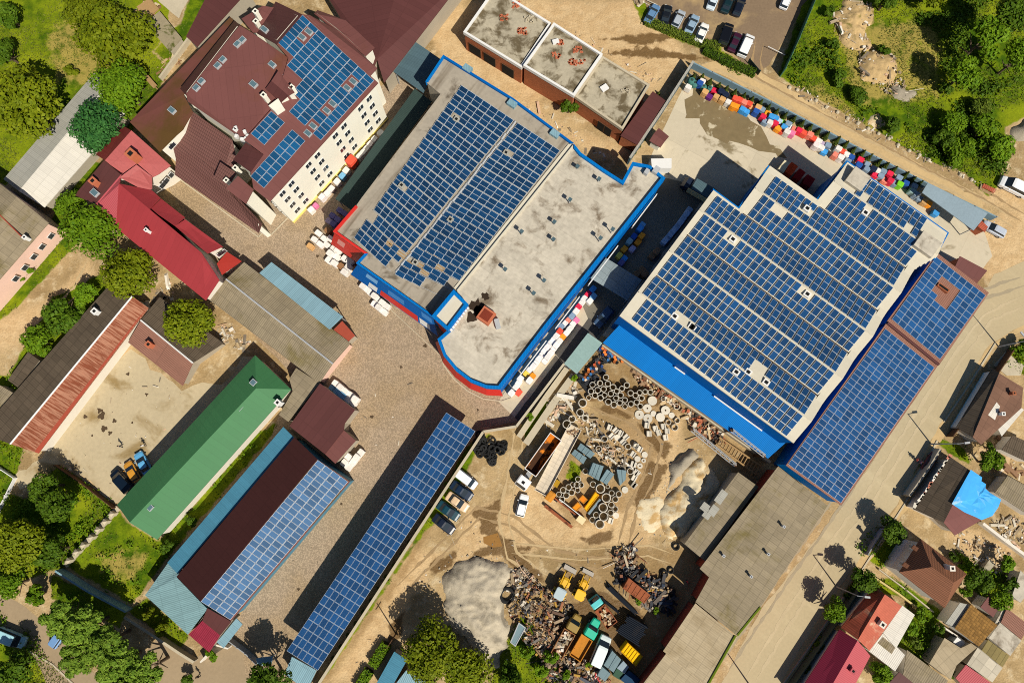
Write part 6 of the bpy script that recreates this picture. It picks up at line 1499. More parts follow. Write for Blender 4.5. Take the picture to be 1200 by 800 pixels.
def cluster(pts, a_, desc, group, frm, sc=1.0, sx=1.0):
    cnt = {}; tot = {}
    for *_, c_ in pts: tot[c_] = tot.get(c_, 0) + 1
    for u, v, c_ in pts:
        nm = NAMES.get(c_) or cname(c_); i = cnt.get(nm, 0); cnt[nm] = i + 1
        same = sum(1 for *_, c2 in pts if (NAMES.get(c2) or cname(c2)) == nm)
        label = f'{nm} pallet {desc}' if same == 1 else f'{ordn(i)} {nm} pallet from {frm} {desc}'
        pallet(u, v, a_, c_, label, sc=sc, sx=sx, group=group)
NAMES = {(226, 84, 62): 'orange-red', (220, 42, 74): 'crimson', (240, 150, 40): 'bright orange', (66, 150, 214): 'sky-blue', (40, 84, 160): 'deep-blue', (130, 150, 170): 'steel-grey', (120, 200, 40): 'lime-green', (230, 130, 110): 'salmon-pink',
         (222, 120, 160): 'pink', (30, 40, 64): 'navy', (70, 120, 112): 'teal-green', (96, 40, 110): 'violet', (120, 176, 210): 'pale-blue', (236, 196, 80): 'yellow', (150, 180, 180): 'pale teal', (150, 110, 76): 'brown cardboard', (186, 168, 190): 'lilac-grey',
         (238, 226, 220): 'pinkish-white', (176, 196, 216): 'blue-white'}
OR_, CR, BO_, SB, DB, SG, LG, SP, PK, NV, TG, VI, PB_, YE, PT, BR, LI, PWH, BW = list(NAMES)
ah = ang(355, 243, 444, 150)
cluster([(445.6, 155, WHT), (438.7, 163, WHT), (433.7, 168.7, PWH), (428.7, 174, WHT), (425.6, 179, WHT), (421, 183, WHT), (405.6, 200, WHT), (401, 206, PB_), (395, 213, WHT), (387.5, 220, PWH), (382.5, 225.5, WHT), (377.5, 231, PWH), (364.4, 245.6, WHT)], ah, 'along the cream building', 'pallets along the cream building', 'the upper end', sc=1.0)
pallet(412.5, 190, ah, OR_, 'large orange-covered pallet in the row along the cream building', sc=1.5, group='pallets along the cream building')
pallet(369, 240, ah, PK, 'small pink pallet in the row along the cream building', sc=.8, group='pallets along the cream building')
ag = ang(392, 272, 429, 298)
cluster([(398, 246, PUR), (404, 250, PUR), (390, 253, PUR), (396, 257.5, PUR), (391, 262.5, PUR), (385, 258, LI), (373, 273, WHT), (379.5, 279, WHT), (387, 279.5, PWH), (368, 280, WHT), (374.5, 285.5, PWH), (382, 286, WHT), (384, 270, BR), (363, 288, TAN)], ag, 'beside the red hall corner', 'pallets beside the red hall corner', 'the top', sc=1.0)
cluster([(391, 291, WHT), (396, 293, WHT), (387.6, 297.5, WHT), (394, 300.5, WHT), (385, 304.5, WHT), (392, 308.5, WHT), (404, 303, PWH), (410.5, 307, WHT), (400, 312, BR), (409, 313.5, WHT), (404, 319, WHT), (416.5, 315.5, TAN)], ag, 'in the block before the red wall', 'pallets before the red wall', 'the top', sc=1.12)
cluster([(425, 335, WHT), (430, 339, WHT), (434.5, 343, WHT), (439, 347, WHT), (443.5, 351, WHT), (448, 354.5, WHT), (453, 358.5, WHT), (438.5, 356, PWH), (444, 360.5, WHT), (449.5, 365, WHT)], ag, 'in the line before the blue wall', 'pallets before the blue wall', 'the top', sc=1.05)
cluster([(393, 449, WHT), (399, 453.5, WHT), (405, 458.5, WHT), (411, 463, WHT), (416.5, 467.5, WHT), (389.5, 454, PB_), (395.5, 459, PB_), (401.5, 463.5, PB_), (407.5, 468, WHT), (413.5, 472, WHT)], ang(393, 449, 416, 467), 'beside the dark maroon shed', 'pallets beside the maroon shed', 'the top', sc=1.05)
cluster([(422, 530.5, WHT), (417.5, 536, WHT), (413, 541.5, WHT), (408.5, 547, WHT), (407.5, 535.5, WHT), (403.5, 542, WHT)], ang(422, 530, 409, 547), 'below the maroon lean-to', 'pallets below the maroon lean-to', 'the top', sc=1.08)
al = ang(600, 452, 690, 345); LQ = lambda x, y: (590 + x / 5.333, 330 + y / 5.333)
rowH = [(560, 45, SB), (530, 75, CR), (562, 92, PB_), (540, 120, WHT), (505, 105, WHT), (490, 130, WHT), (470, 155, CR), (455, 182, WHT), (428, 215, SG), (405, 240, SP), (455, 240, PK), (385, 262, PWH), (432, 266, WHT), (360, 282, SG), (415, 292, WHT), (350, 312, OR_), (396, 317, WHT), (330, 340, WHT), (370, 345, BO_), (312, 362, PWH), (350, 372, WHT), (292, 385, WHT), (330, 397, PWH), (275, 407, PWH), (312, 420, WHT), (257, 430, WHT), (295, 447, PWH), (240, 457, PWH), (278, 470, WHT), (222, 480, WHT), (262, 492, WHT), (205, 505, WHT), (185, 530, WHT), (165, 547, WHT), (145, 570, YE), (180, 590, BO_), (162, 617, WHT), (105, 605, WHT), (95, 630, WHT), (80, 655, WHT), (50, 695, WHT), (95, 690, OR_)]
cluster([(*LQ(x, y), c_) for x, y, c_ in rowH], al, 'in the curved hall lane row', 'pallets in the lane row', 'the upper end')
LN = lambda x, y: (690 + x / 5, 190 + y / 5)
rowI = [(315, 365, PB_), (300, 390, SB), (265, 435, DB), (310, 432, BO_), (238, 465, PT), (290, 465, BO_), (210, 505, BO_), (257, 505, LI), (180, 545, YE), (210, 562, SB), (190, 590, PUR)]
cluster([(*LN(x, y), c_) for x, y, c_ in rowI], al, 'in the shaded lane', 'pallets in the shaded lane', 'the upper end')
cluster([(*LN(x, y), BW) for x, y in ((590, 278), (573, 303), (555, 328), (537, 353), (518, 378), (498, 400), (480, 422), (462, 444), (445, 462))], al, 'under the sawtooth hall wall', 'wrapped goods under the sawtooth hall wall', 'the upper end', sc=1.05)
cluster([(*LN(x, y), BR) for x, y in ((375, 545), (398, 525), (312, 630), (280, 655), (330, 655))], al, 'in the shaded lane by the sawtooth hall', 'cardboard goods in the shaded lane', 'the upper end', sc=1.1)
aj = ang(810, 80, 1086, 222); J1 = lambda x, y: (800 + x / 6.667, 60 + y / 6.667); J2 = lambda x, y: (950 + x / 6.667, 120 + y / 6.667)
rj = [(*J1(x, y), c_) for x, y, c_ in [(45, 280, WHT), (135, 252, DB), (155, 235, PWH), (175, 320, TAN), (215, 345, VI), (255, 300, CR), (300, 315, NV), (335, 340, NV), (268, 350, TAN), (312, 375, TAN), (358, 397, WHT), (395, 425, BO_), (438, 432, BO_), (412, 372, OR_), (445, 382, OR_), (482, 402, SP), (518, 412, OR_), (470, 452, SB), (502, 467, SB), (550, 435, TAN), (590, 440, TAN), (625, 450, SG), (575, 472, DB), (672, 480, BO_), (630, 510, CR), (695, 512, SB), (732, 516, SB), (685, 556, WHT), (650, 545, SG), (725, 562, CR), (790, 550, LG), (762, 540, BW), (750, 597, BO_), (795, 590, SB), (780, 612, OR_), (815, 632, WHT), (825, 570, SG), (852, 590, PWH), (855, 640, PK), (877, 605, SP), (912, 617, CR), (950, 637, OR_), (995, 652, SP), (1030, 672, OR_), (1072, 695, WHT), (1042, 735, PWH), (1102, 718, LI), (1085, 752, WHT), (1142, 730, SG), (1115, 777, SB)]]
rj += [(*J2(x, y), c_) for x, y, c_ in [(220, 360, WHT), (257, 380, OR_), (195, 410, SP), (235, 430, PWH), (288, 402, WHT), (325, 422, DB), (300, 452, SG), (400, 440, CR), (375, 490, DB), (450, 480, SG), (440, 520, SG), (490, 520, NV), (515, 558, CR), (527, 528, WHT), (575, 535, SG), (555, 570, SG), (627, 552, CR), (590, 602, SP), (622, 612, CR), (660, 625, SG), (697, 640, LG), (690, 590, SG), (747, 630, DB), (798, 692, PT), (818, 650, SG), (830, 722, SG), (866, 747, SG), (897, 772, TAN), (930, 787, BO_), (985, 860, SB)]]
cluster(rj, aj, 'in the colourful track-fence row', 'colourful goods along the track fence', 'the upper end', sc=.98)
for i, (x, y) in enumerate(((70, 235), (95, 252), (165, 277), (215, 287))):
    p = P(*J1(x, y), 1); t = thing('water_barrel', ('largest', 'second', 'third', 'last')[i] + ' dark green barrel at the upper end of the track fence', 'barrel', (p.x, p.y, 0), 0, 'green barrels by the track fence')
    part('body', MB().lathe([(.5, 0), (.62, .3), (.64, .9), (.5, 1.15), (.2, 1.22)], n=14).disc(.2, 1.22, n=14).mesh('body'), t, scale=(1.2 - .1 * i,) * 3, mat=goods(TG)); part('lid', MB().lathe([(.2, 1.22), (.2, 1.3), (.01, 1.31)], n=12).mesh('lid', uv=False), t, scale=(1.2 - .1 * i,) * 3, mat=M['dkgreen'])
# row of containers in the notch of the sawtooth hall and lorry at the lane mouth
SQ = lambda x, y: (860 + x / 5.333, 180 + y / 5.333)
qbox('goods_crate', 'pale cream tall crate in the notch of the sawtooth hall', [SQ(318, 40), SQ(350, 60), SQ(312, 118), SQ(278, 95)], 2.2, mk('cream_crate', srgb(216, 204, 170)), 'crate')
qbox('goods_crate', 'bright orange crate stack in the sawtooth notch', [SQ(362, 52), SQ(402, 80), SQ(358, 138), SQ(320, 112)], 2.0, mk('orange_crate', srgb(232, 84, 40), grid=(1.2, 1.2, .08, .3)), 'crate', bars=2)
qbox('goods_crate', 'dark red crate stack, left of two in notch shade', [SQ(412, 92), SQ(450, 118), SQ(408, 172), SQ(372, 148)], 2.0, mk('red_crate', srgb(176, 36, 36), grid=(1.2, 1.2, .08, .3)), 'crate', bars=2)
qbox('goods_crate', 'dark red crate stack, right of two in notch shade', [SQ(462, 128), SQ(510, 160), SQ(475, 212), SQ(430, 184)], 1.9, mk('red_crate2', srgb(160, 34, 40), grid=(1.2, 1.2, .08, .3)), 'crate', bars=2)
p = P(820, 222, 2); t = thing('box_truck', 'box lorry with a cream front parked in the lane mouth', 'truck', (p.x, p.y, 0), ang(832, 222, 806, 207))
part('cargo_box', MB().box(-.6, 0, .9, 4.2, 2.3, 2.1).mesh('cargo_box'), t, mat=M['slate']); part('cab', cab_mesh(1.7, 2.1, 2.3).mesh('cab', uv=False), t, (2.6, 0, 0), mat=paint((30, 40, 60), .4)); wheels(t, (2.3, -1.6), .95, .45)
part('front_panel', MB().box(0, 1.3, 1.2, 4.0, .16, 1.6).mesh('front_panel'), t, mat=mk('cream_panel', srgb(226, 200, 140)))
qbox('white_cabin', 'white flat-roofed cabin behind the curved hall corner', [(763, 186), (787, 185.5), (787, 197), (764, 197)], 2.6, M['white'], 'cabin')
car(708, 371, -12, 14, (60, 84, 112), 'estate', 'dark blue car in the shaded lane under the canopy')
# ------------------------------------------------------------------ concrete rings, lids and blocks
M['ringc'] = mk('cast_concrete', srgb(208, 200, 184), var=.12, fine=.15, fs=4, objvar=.12)
_rm = {}
def ring_mesh(R_, H_, th):
    k = (round(R_, 2), round(H_, 2))
    if k not in _rm: _rm[k] = MB().lathe([(R_, 0), (R_, H_), (R_ - .02, H_ + .02), (R_ - th, H_ + .02), (R_ - th, 0)], n=24, close=True).mesh('concrete_ring')
    return _rm[k]
def lid_mesh(R_, hole):
    k = ('lid', round(R_, 2), hole)
    if k not in _rm:
        mb = MB()
        mb.lathe([(R_, 0), (R_, .2), (R_ - .03, .22), (.16 if hole else .02, .22)] + ([(.16, 0)] if hole else []), n=24, close=hole); _rm[k] = mb.mesh('ring_lid')
    return _rm[k]
C1 = lambda x, y: (640 + x / 8, 390 + y / 8); C4 = lambda x, y: (740 + x / 8, 430 + y / 8)
ringsA = [(*C1(x, y), r_) for x, y, r_ in [(562, 415, 28), (435, 485, 28), (505, 470, 28), (580, 475, 28), (470, 465, 22), (420, 545, 28), (485, 535, 30), (540, 525, 28), (628, 508, 30), (400, 605, 24), (460, 585, 28), (512, 607, 28), (548, 583, 26), (608, 568, 28), (663, 545, 26), (712, 520, 26), (758, 488, 28), (585, 645, 30), (637, 672, 30), (657, 610, 26), (700, 583, 28), (692, 655, 26), (740, 628, 26), (740, 688, 24), (793, 562, 28), (797, 665, 28)]]
ringsA += [(*C4(x, y), r_) for x, y, r_ in [(180, 235, 26), (130, 230, 25), (78, 238, 26), (40, 265, 28), (97, 290, 27), (50, 328, 27), (85, 368, 27)]]
ringsB = [(*C1(x, y), r_) for x, y, r_ in [(343, 655, 40), (320, 745, 36), (365, 795, 30)]] + [(*U2(x, y), r_) for x, y, r_ in [(515, 215, 40), (688, 157, 25), (565, 165, 34)]]
ringsC = [(*U2(x, y), r_) for x, y, r_ in [(815, 447, 30), (868, 352, 30), (893, 425, 18), (887, 470, 18), (915, 490, 16), (942, 488, 16), (887, 525, 18), (1090, 425, 28), (1110, 655, 30), (690, 655, 28)]] + [(*U3(845, 20), 26)]
ringsD = [(*U3(x, y), r_) for x, y, r_ in [(510, 418, 42), (565, 505, 42), (535, 597, 42), (540, 680, 42), (505, 752, 42), (440, 378, 28), (578, 400, 18), (615, 460, 26), (683, 470, 28), (650, 518, 28), (612, 570, 28), (650, 610, 26), (605, 645, 28), (470, 665, 28), (435, 712, 28), (300, 330, 26), (212, 405, 28), (160, 432, 28), (120, 472, 25), (190, 482, 28), (240, 455, 28), (150, 520, 26), (295, 432, 25), (250, 380, 24), (290, 385, 30), (330, 385, 25)]]
ringsE = [(*C4(x, y), r_) for x, y, r_ in [(300, 295, 25), (425, 370, 28), (430, 500, 26), (347, 515, 26), (408, 565, 32)]]
mpp = .1535 / 8
def rings_of(lst, desc, group, hscale=1.0):
    lst = sorted(lst, key=lambda q_: q_[1])
    for i, (u, v, r_) in enumerate(lst):
        R_ = round(r_ * mpp, 2); H_ = (.95 if r_ > 24 else .6) * hscale; 
        if r_ > 34: H_ = 1.3 * hscale
        p = P(u, v, H_); o = bpy.data.objects.new('concrete_ring', ring_mesh(R_, H_, max(.06, R_ * .17))); COL.objects.link(o); o.location = (p.x, p.y, 0); o.rotation_euler = (0, 0, random.uniform(0, 6))
        if not o.data.materials: o.data.materials.append(M['ringc'])
        tag(o, f'{ordn(i)} hollow concrete ring from the top {desc}', 'concrete ring', group)
rings_of(ringsA, 'in the tight cluster below blue lean-to', 'rings clustered below the blue lean-to', 1.3)
rings_of(ringsB, 'of the loose ones near the foundation walls', 'large rings near the foundation walls', 1.3)
rings_of(ringsC, 'among broken blocks right of the tanks', 'rings among the broken blocks')
rings_of(ringsD, 'in the lower group around the yellow hopper', 'rings around the yellow hopper', 1.1)
rings_of(ringsE, 'among round lids by the sand heap', 'rings among the round lids', .6)
lids = [(*C4(x, y), r_, h_) for x, y, r_, h_ in [(195, 315, 44, 0), (150, 385, 40, 1), (75, 445, 43, 1), (155, 480, 43, 1), (207, 435, 27, 0), (318, 405, 42, 1), (270, 470, 42, 0), (378, 450, 28, 0), (378, 325, 30, 0), (250, 245, 28, 1)]] + [(*U3(925, 100), 28, 0), (*U3(855, 140), 28, 0), (*U3(880, 205), 26, 1), (*U3(915, 155), 22, 1), (*U3(655, 670), 28, 0), (*U3(740, 430), 30, 0), (*U2(990, 340), 30, 0)]
for i, (u, v, r_, h_) in enumerate(sorted(lids, key=lambda q_: q_[1])):
    p = P(u, v, .3); o = bpy.data.objects.new('ring_lid', lid_mesh(round(r_ * mpp, 2), bool(h_))); COL.objects.link(o); o.location = (p.x, p.y, random.choice((.0, .0, .22))); 
    if not o.data.materials: o.data.materials.append(M['ringc'])
    tag(o, f'{ordn(i)} round concrete lid from the top of the yard', 'concrete lid', 'round concrete lids')
def block_mesh():
    mb = MB(); mb.box(0, 0, 0, .95, .8, .55); mb.box(0, .3, .55, .95, .2, .18); mb.box(0, -.3, .55, .95, .2, .18); return mb.mesh('concrete_block')
BM = block_mesh(); BM.materials.append(M['ringc'])
blocks = [(*C4(x, y), 'grey concrete block from the top below the round lids', 'blocks below the round lids') for x, y in ((145, 545), (225, 575), (300, 555), (165, 625), (255, 615), (335, 600), (320, 660))]
blocks += [(*U2(x, y), 'pale concrete block from the top in the yard centre', 'pale blocks in the yard centre') for x, y in ((915, 245), (970, 272), (1020, 298), (935, 325), (1040, 380), (1070, 335), (1160, 415), (1135, 495), (1135, 590), (1165, 665), (1145, 720), (1145, 785))]
blocks += [(*U3(x, y), 'pale concrete block from the top beside the wet track', 'pale blocks beside the wet track') for x, y in ((880, 50), (825, 192), (855, 270), (825, 388), (605, 720))]
cnt = {}
for u, v, d_, g_ in sorted(blocks, key=lambda q_: q_[1]):
    i = cnt.get(g_, 0); cnt[g_] = i + 1; p = P(u, v, .6); o = bpy.data.objects.new('concrete_block', BM); COL.objects.link(o); o.location = (p.x, p.y, 0); o.rotation_euler = (0, 0, AX + random.uniform(-.3, .3) + (0 if 'pale' in d_ else .6)); tag(o, f'{ordn(i)} {d_}', 'concrete block', g_)
    o.scale = (1.05, 1.05, 1)
# ------------------------------------------------------------------ pipes, tyres, heaps
def pipes(name, label, c4_, n_, h, mat):
    q4 = W3(c4_, h); m_ = cen(q4); o = thing(name, label, 'pipes', (m_.x, m_.y, 0)); L = (q4[1] - q4[0]).length; Wd = (q4[3] - q4[0]).length; r_ = Wd / n_ / 2
    lay = max(1, int(h / (1.8 * r_)))
    for l in range(lay):
        for i in range(n_ - (l % 2)):
            t_ = (i + .5 + .5 * (l % 2)) / n_; z = r_ + l * r_ * 1.75
            a_, b_ = q4[0].lerp(q4[3], t_), q4[1].lerp(q4[2], t_); e = (b_ - a_).normalized() * random.uniform(-.4, .4)
            a_, b_ = a_ + e, b_ + e; a_.z = b_.z = z
            if l == lay - 1 or i in (0, n_ - 1): MB().tube(a_, b_, r_ * .97, n=8).build('pipe', mat, o)
M['blackpipe'] = mk('black_pipe', (.012, .016, .024), rough=.4, var=.2)
pipes('pipe_stack', 'large stack of black pipes above the yellow container', [(738.5, 722), (759.5, 734.5), (748, 757), (723, 741)], 12, 2.0, M['blackpipe'])
pipes('pipe_stack', 'long bundle of black pipes beside the rust container', [(713.5, 684), (747, 717), (744, 720), (712.5, 691)][:4], 6, 1.0, M['blackpipe'])
pipes('pipe_stack', 'thin bundle of blue-black bars beside the turquoise lorry', [(704, 699), (726, 716), (724.5, 719), (703, 702)], 3, .5, M['blackpipe'])
TY = MB().lathe([(.38, .02), (.45, .06), (.47, .14), (.45, .22), (.38, .26), (.27, .22), (.25, .14), (.27, .06)], n=16, close=True).mesh('tyre', smooth=True, uv=False); TY.materials.append(M['tyre'])
k_ = 0
for i in range(46):
    t_ = random.uniform(0, 6.28); r_ = math.sqrt(random.random()); big = i < 22
    u = (564 if big else 580) + r_ * math.cos(t_) * (8 if big else 12); v = (521 if big else 524) + r_ * math.sin(t_) * (14 if big else 12) + (8 if not big and i % 3 == 0 else 0)
    p = P(u, v, .4); o = bpy.data.objects.new('tyre', TY); COL.objects.link(o); o.location = (p.x, p.y, random.uniform(0, .9) * (1 - r_ * .8)); s_ = random.uniform(.9, 1.7); o.scale = (s_, s_, s_); o.rotation_euler = (random.uniform(-.5, .5), random.uniform(-.5, .5), 0)
    tag(o, 'black tyre in the jumbled dump behind the bent wall', 'tyre', 'tyres in the dump by the bent wall')
p = P(594, 697, .4); o = bpy.data.objects.new('tractor_tyre', TY); COL.objects.link(o); o.location = (p.x, p.y, 0); o.scale = (3.2, 3.2, 2.6); tag(o, 'huge black tractor tyre lying by the gravel heap', 'tyre')
for u, v, s_ in ((705, 702, 1.0), (778, 672, 1.6), (792, 640, 1.5), (786, 668, 1.3), (669, 712, 1.2), (652, 727, 1.2)):
    p = P(u, v, .2); o = bpy.data.objects.new('tyre', TY); COL.objects.link(o); o.location = (p.x, p.y, .05); o.scale = (s_, s_, s_); tag(o, {705: 'small tyre beside the turquoise lorry', 778: 'bare tyre on the sandy ground right of the rust container', 792: 'tyre beside the small shed corner', 786: 'thin tyre near the warehouse scrap', 669: 'tyre on the ground above the olive lorry', 652: 'tyre among the boards left of the olive lorry'}[u], 'tyre')
def heap(name, label, cat, outline, hgt, mat, res=.35, ridges=0.0, seed=1, kind=None, hpow=.7, detail=.35):
    pts = [P(u, v) for u, v in outline]; xs = [p.x for p in pts]; ys = [p.y for p in pts]
    ax_ = np.arange(min(xs) - .5, max(xs) + .5, res); ay_ = np.arange(min(ys) - .5, max(ys) + .5, res); X, Y = np.meshgrid(ax_, ay_); sd = sdist(outline, X, Y)
    Z = np.zeros_like(X); mx = sd.max()
    for i in range(X.shape[0]):
        for j in range(X.shape[1]):
            s = sd[i, j]; q_ = Vector((X[i, j], Y[i, j], seed * 7.3))
            s2 = s + 1.1 * mnoise.noise(q_ * .45)
            b_ = max(0, s2) / mx
            Z[i, j] = -.25 if s2 < 0 else hgt * (b_ ** hpow) * (1 + .22 * mnoise.noise(q_ * .3)) + detail * (.4 * mnoise.noise(q_ * 1.6) + .22 * mnoise.noise(q_ * 3.7)) * min(1, b_ * 4) + ridges * (.55 * abs(mnoise.noise(Vector((q_.x * .5 + q_.y * .35, q_.y * .18, seed)))) + .4 * (.5 - abs(mnoise.noise(Vector((q_.x * .28 - q_.y * .1, q_.y * .75 + q_.x * .2, seed + 9)))))) * min(1, b_ * 3)
    ny, nx = X.shape; mb = MB(); mb.v = [Vector((X[i, j], Y[i, j], Z[i, j])) for i in range(ny) for j in range(nx)]
    mb.f = [[i * nx + j, i * nx + j + 1, (i + 1) * nx + j + 1, (i + 1) * nx + j] for i in range(ny - 1) for j in range(nx - 1) if max(Z[i, j], Z[i, j + 1], Z[i + 1, j], Z[i + 1, j + 1]) > -.2]
    used = sorted({a_ for f in mb.f for a_ in f}); rm = {a_: k for k, a_ in enumerate(used)}; mb.v = [mb.v[a_] for a_ in used]; mb.f = [[rm[a_] for a_ in f] for f in mb.f]
    c_ = cen(pts); o = mb.build(name, mat, loc=(c_.x, c_.y, 0), smooth=True); tag(o, label, cat); 
    if kind: o['kind'] = kind
    return o
M['gravel'] = mk('grey_gravel', srgb(186, 174, 152), var=.12, vs=.3, fine=.22, fs=5, bump=.6, stain=(srgb(140, 130, 112), .2, .48, .65))
M['sandp'] = mk('pale_sand', srgb(222, 206, 172), var=.14, vs=.3, fine=.15, fs=4, bump=.5, stain=(srgb(190, 156, 104), .2, .5, .62))
M['darkgravel'] = mk('dark_gravel', srgb(156, 146, 128), var=.2, vs=.4, fine=.3, fs=5, bump=.6)
M['spoil'] = mk('dry_spoil', srgb(186, 158, 112), var=.18, vs=.4, fine=.25, fs=3, bump=.7, stain=(srgb(120, 110, 56), .2, .56, .66))
heap('gravel_heap', 'large rippled grey gravel heap beside the bottom tree', 'gravel heap', [(520, 668), (534, 658), (556, 655), (578, 653), (594, 660), (598, 676), (590, 700), (597, 728), (594, 758), (582, 780), (568, 780), (550, 756), (530, 738), (520, 706)], 1.7, M['gravel'], ridges=1.5, seed=3, hpow=.5, detail=.6)
heap('sand_heap', 'pale sand heap beside the small square shed', 'sand heap', [(800, 552), (822, 535), (836, 548), (842, 566), (832, 590), (818, 612), (804, 631), (786, 629), (774, 614), (768, 596), (782, 584), (792, 572)], 1.2, M['sandp'], ridges=1.0, seed=5, hpow=.55, detail=.6)
heap('gravel_heap', 'dark grey gravel ridge above the pale sand', 'gravel heap', [(794, 530), (812, 524), (820, 534), (808, 546), (796, 562), (786, 576), (778, 582), (779, 566), (785, 546)], 1.1, M['darkgravel'], ridges=.9, seed=6, detail=.6)
heap('sand_heap', 'low pale sand spread in the ring yard centre', 'sand heap', [(752, 585), (772, 578), (786, 600), (780, 622), (760, 622), (744, 606)], .5, M['sandp'], seed=8, detail=.12)
heap('spoil_heap', 'long heap of dry spoil in the wild grass, lower mound', 'spoil heap', [(1004, 70), (1022, 58), (1046, 66), (1052, 84), (1048, 101), (1026, 102), (1008, 92)], 1.1, M['spoil'], ridges=.6, seed=10, detail=.8)
heap('spoil_heap', 'upper mound of dry spoil in the wild grass', 'spoil heap', [(975, 20), (992, 0), (1018, 4), (1024, 18), (1014, 40), (1022, 56), (1002, 64), (984, 46)], 1.0, M['spoil'], ridges=.6, seed=11, detail=.8)
heap('rubble_mound', 'grey stony mound at the right edge of wild grass', 'rubble heap', [(1182, 148), (1205, 138), (1210, 165), (1190, 170)], 1.2, M['darkgravel'], seed=12)
heap('white_rubble', 'small white rubble patch beside the dirt track', 'rubble heap', [(1018, 134), (1030, 133), (1035, 144), (1026, 149), (1017, 143)], .5, M['sandp'], seed=13, res=.25)
heap('grey_rubble', 'grey brushwood mound below the dry spoil', 'rubble heap', [(1044, 100), (1060, 98), (1073, 110), (1066, 120), (1046, 117)], .7, M['darkgravel'], seed=14)
# scattered scrap: nobody could count it
def scatter(name, outline, n_, mat, smin, smax, hmax, seed, pile=.0, long=.3, kind='stuff', flat_=.5):
    r_ = random.Random(seed); us = [q_[0] for q_ in outline]; vs_ = [q_[1] for q_ in outline]; mb = MB(); k = 0; c_ = cen([P(*q_) for q_ in outline])
    while k < n_:
        u, v = r_.uniform(min(us), max(us)), r_.uniform(min(vs_), max(vs_))
        if not inpoly((u, v), outline): continue
        p = P(u, v); s = smin + (smax - smin) * r_.random() ** 2; l = s * (r_.uniform(2, 6) if r_.random() < long else r_.uniform(.8, 1.6)); h = min(s, s * r_.uniform(.15, 1)) if r_.random() > flat_ else .06
        z = r_.random() ** 1.5 * pile; t = r_.random()
        if t < .72: mb.box(p.x, p.y, z, l, s, h, r_.uniform(0, 3.14), top=r_.uniform(.6, 1))
        elif t < .88:
            a_ = r_.uniform(0, 6.28); mb.tube((p.x, p.y, z + .1), (p.x + l * math.cos(a_) * 1.3, p.y + l * math.sin(a_) * 1.3, z + .1 + r_.uniform(0, .5)), s * .14, n=5)
        else: 
            i = len(mb.v); mb.lathe([(s * .5, z), (s * .55, z + h), (s * .1, z + h + .1)], p.x, p.y, 8)
        k += 1
    o = mb.build(name, mat, loc=(c_.x, c_.y, 0)); o['kind'] = kind; o['label'] = name.replace('_', ' ') + ' strewn on the yard ground'; o['category'] = 'scrap'
    return o
scatter('metal_scrap', [(600, 686), (625, 676), (645, 690), (668, 705), (655, 740), (640, 780), (610, 745), (596, 715)], 1050, M['scrapcol'], .08, .55, 1, 21, pile=.9)
scatter('timber_scrap', [(630, 730), (652, 722), (660, 740), (650, 775), (640, 770), (622, 750)], 260, M['woodmix'], .12, .5, 1, 22, pile=.7, long=.5)
scatter('metal_scrap', [(720, 642), (742, 640), (750, 668), (775, 680), (790, 690), (772, 715), (755, 712), (730, 680), (722, 665)], 1000, M['scrapcol'], .08, .6, 1, 23, pile=.9)
scatter('dark_scrap', [(720, 668), (735, 662), (760, 674), (790, 690), (786, 720), (765, 712), (738, 676), (722, 684)], 500, M['darkmix'], .1, .6, 1, 24, pile=.9)
scatter('metal_scrap', [(650, 740), (668, 770), (700, 775), (716, 800), (640, 805), (640, 780)], 520, M['scrapcol'], .1, .65, 1, 25, pile=.8)
scatter('red_scrap', [(686, 792), (700, 788), (704, 804), (680, 806)], 60, mk_multi('red_mix', [srgb(190, 50, 50), srgb(230, 220, 210), srgb(150, 30, 40)]), .15, .4, 1, 26, pile=.6, long=.8)
scatter('broken_blocks', [(690, 515), (705, 508), (722, 518), (738, 530), (736, 548), (715, 552), (700, 536)], 150, M['rubblemix'], .1, .5, 1, 27, pile=.8)
scatter('broken_blocks', [(676, 480), (705, 490), (718, 508), (700, 516), (690, 525), (680, 505)], 80, M['rubblemix'], .1, .45, 1, 28, pile=.5)
scatter('brick_rubble', [(598, 668), (615, 664), (626, 680), (606, 692), (592, 690)], 260, M['rubblemix'], .1, .5, 1, 29, pile=.5)
scatter('wall_rubble', [(742, 432), (760, 446), (790, 468), (822, 490), (850, 506), (842, 520), (810, 502), (800, 482), (770, 462), (745, 446)], 380, mk_multi('earthy_mix', [srgb(*c_) for c_ in ((196, 170, 130), (120, 80, 52), (60, 50, 44), (150, 120, 90), (170, 96, 64), (210, 200, 180))]), .15, .7, 1, 30, pile=.6)
scatter('wall_rubble', [(640, 470), (668, 450), (680, 458), (655, 492), (640, 500)], 120, M['rubblemix'], .15, .7, 1, 31, pile=.3, long=.6)
scatter('dark_scrap', [(690, 448), (704, 440), (712, 420), (702, 412), (694, 428), (682, 444), (684, 456)], 130, M['darkmix'], .2, .7, 1, 32, pile=.5)
scatter('site_rubble', [(756, 2), (748, 8), (740, 0), (730, -4), (752, -8)], 70, M['rubblemix'], .2, .7, 1, 33, pile=.4)
scatter('building_rubble', [(1118, 618), (1150, 625), (1185, 650), (1170, 676), (1140, 660), (1118, 640)], 180, M['rubblemix'], .08, .45, 1, 34, pile=.2)
scatter('building_rubble', [(1160, 606), (1200, 606), (1200, 645), (1172, 628)], 110, M['rubblemix'], .1, .5, 1, 35, pile=.2)
scatter('street_scrap', [(1172, 502), (1200, 545), (1200, 560), (1160, 552), (1150, 530)], 60, M['woodmix'], .2, .9, 1, 36)
scatter('site_rubble', [(600, 112), (660, 140), (690, 170), (720, 190), (700, 190), (620, 140), (590, 112)], 70, M['rubblemix'], .1, .5, 1, 37)
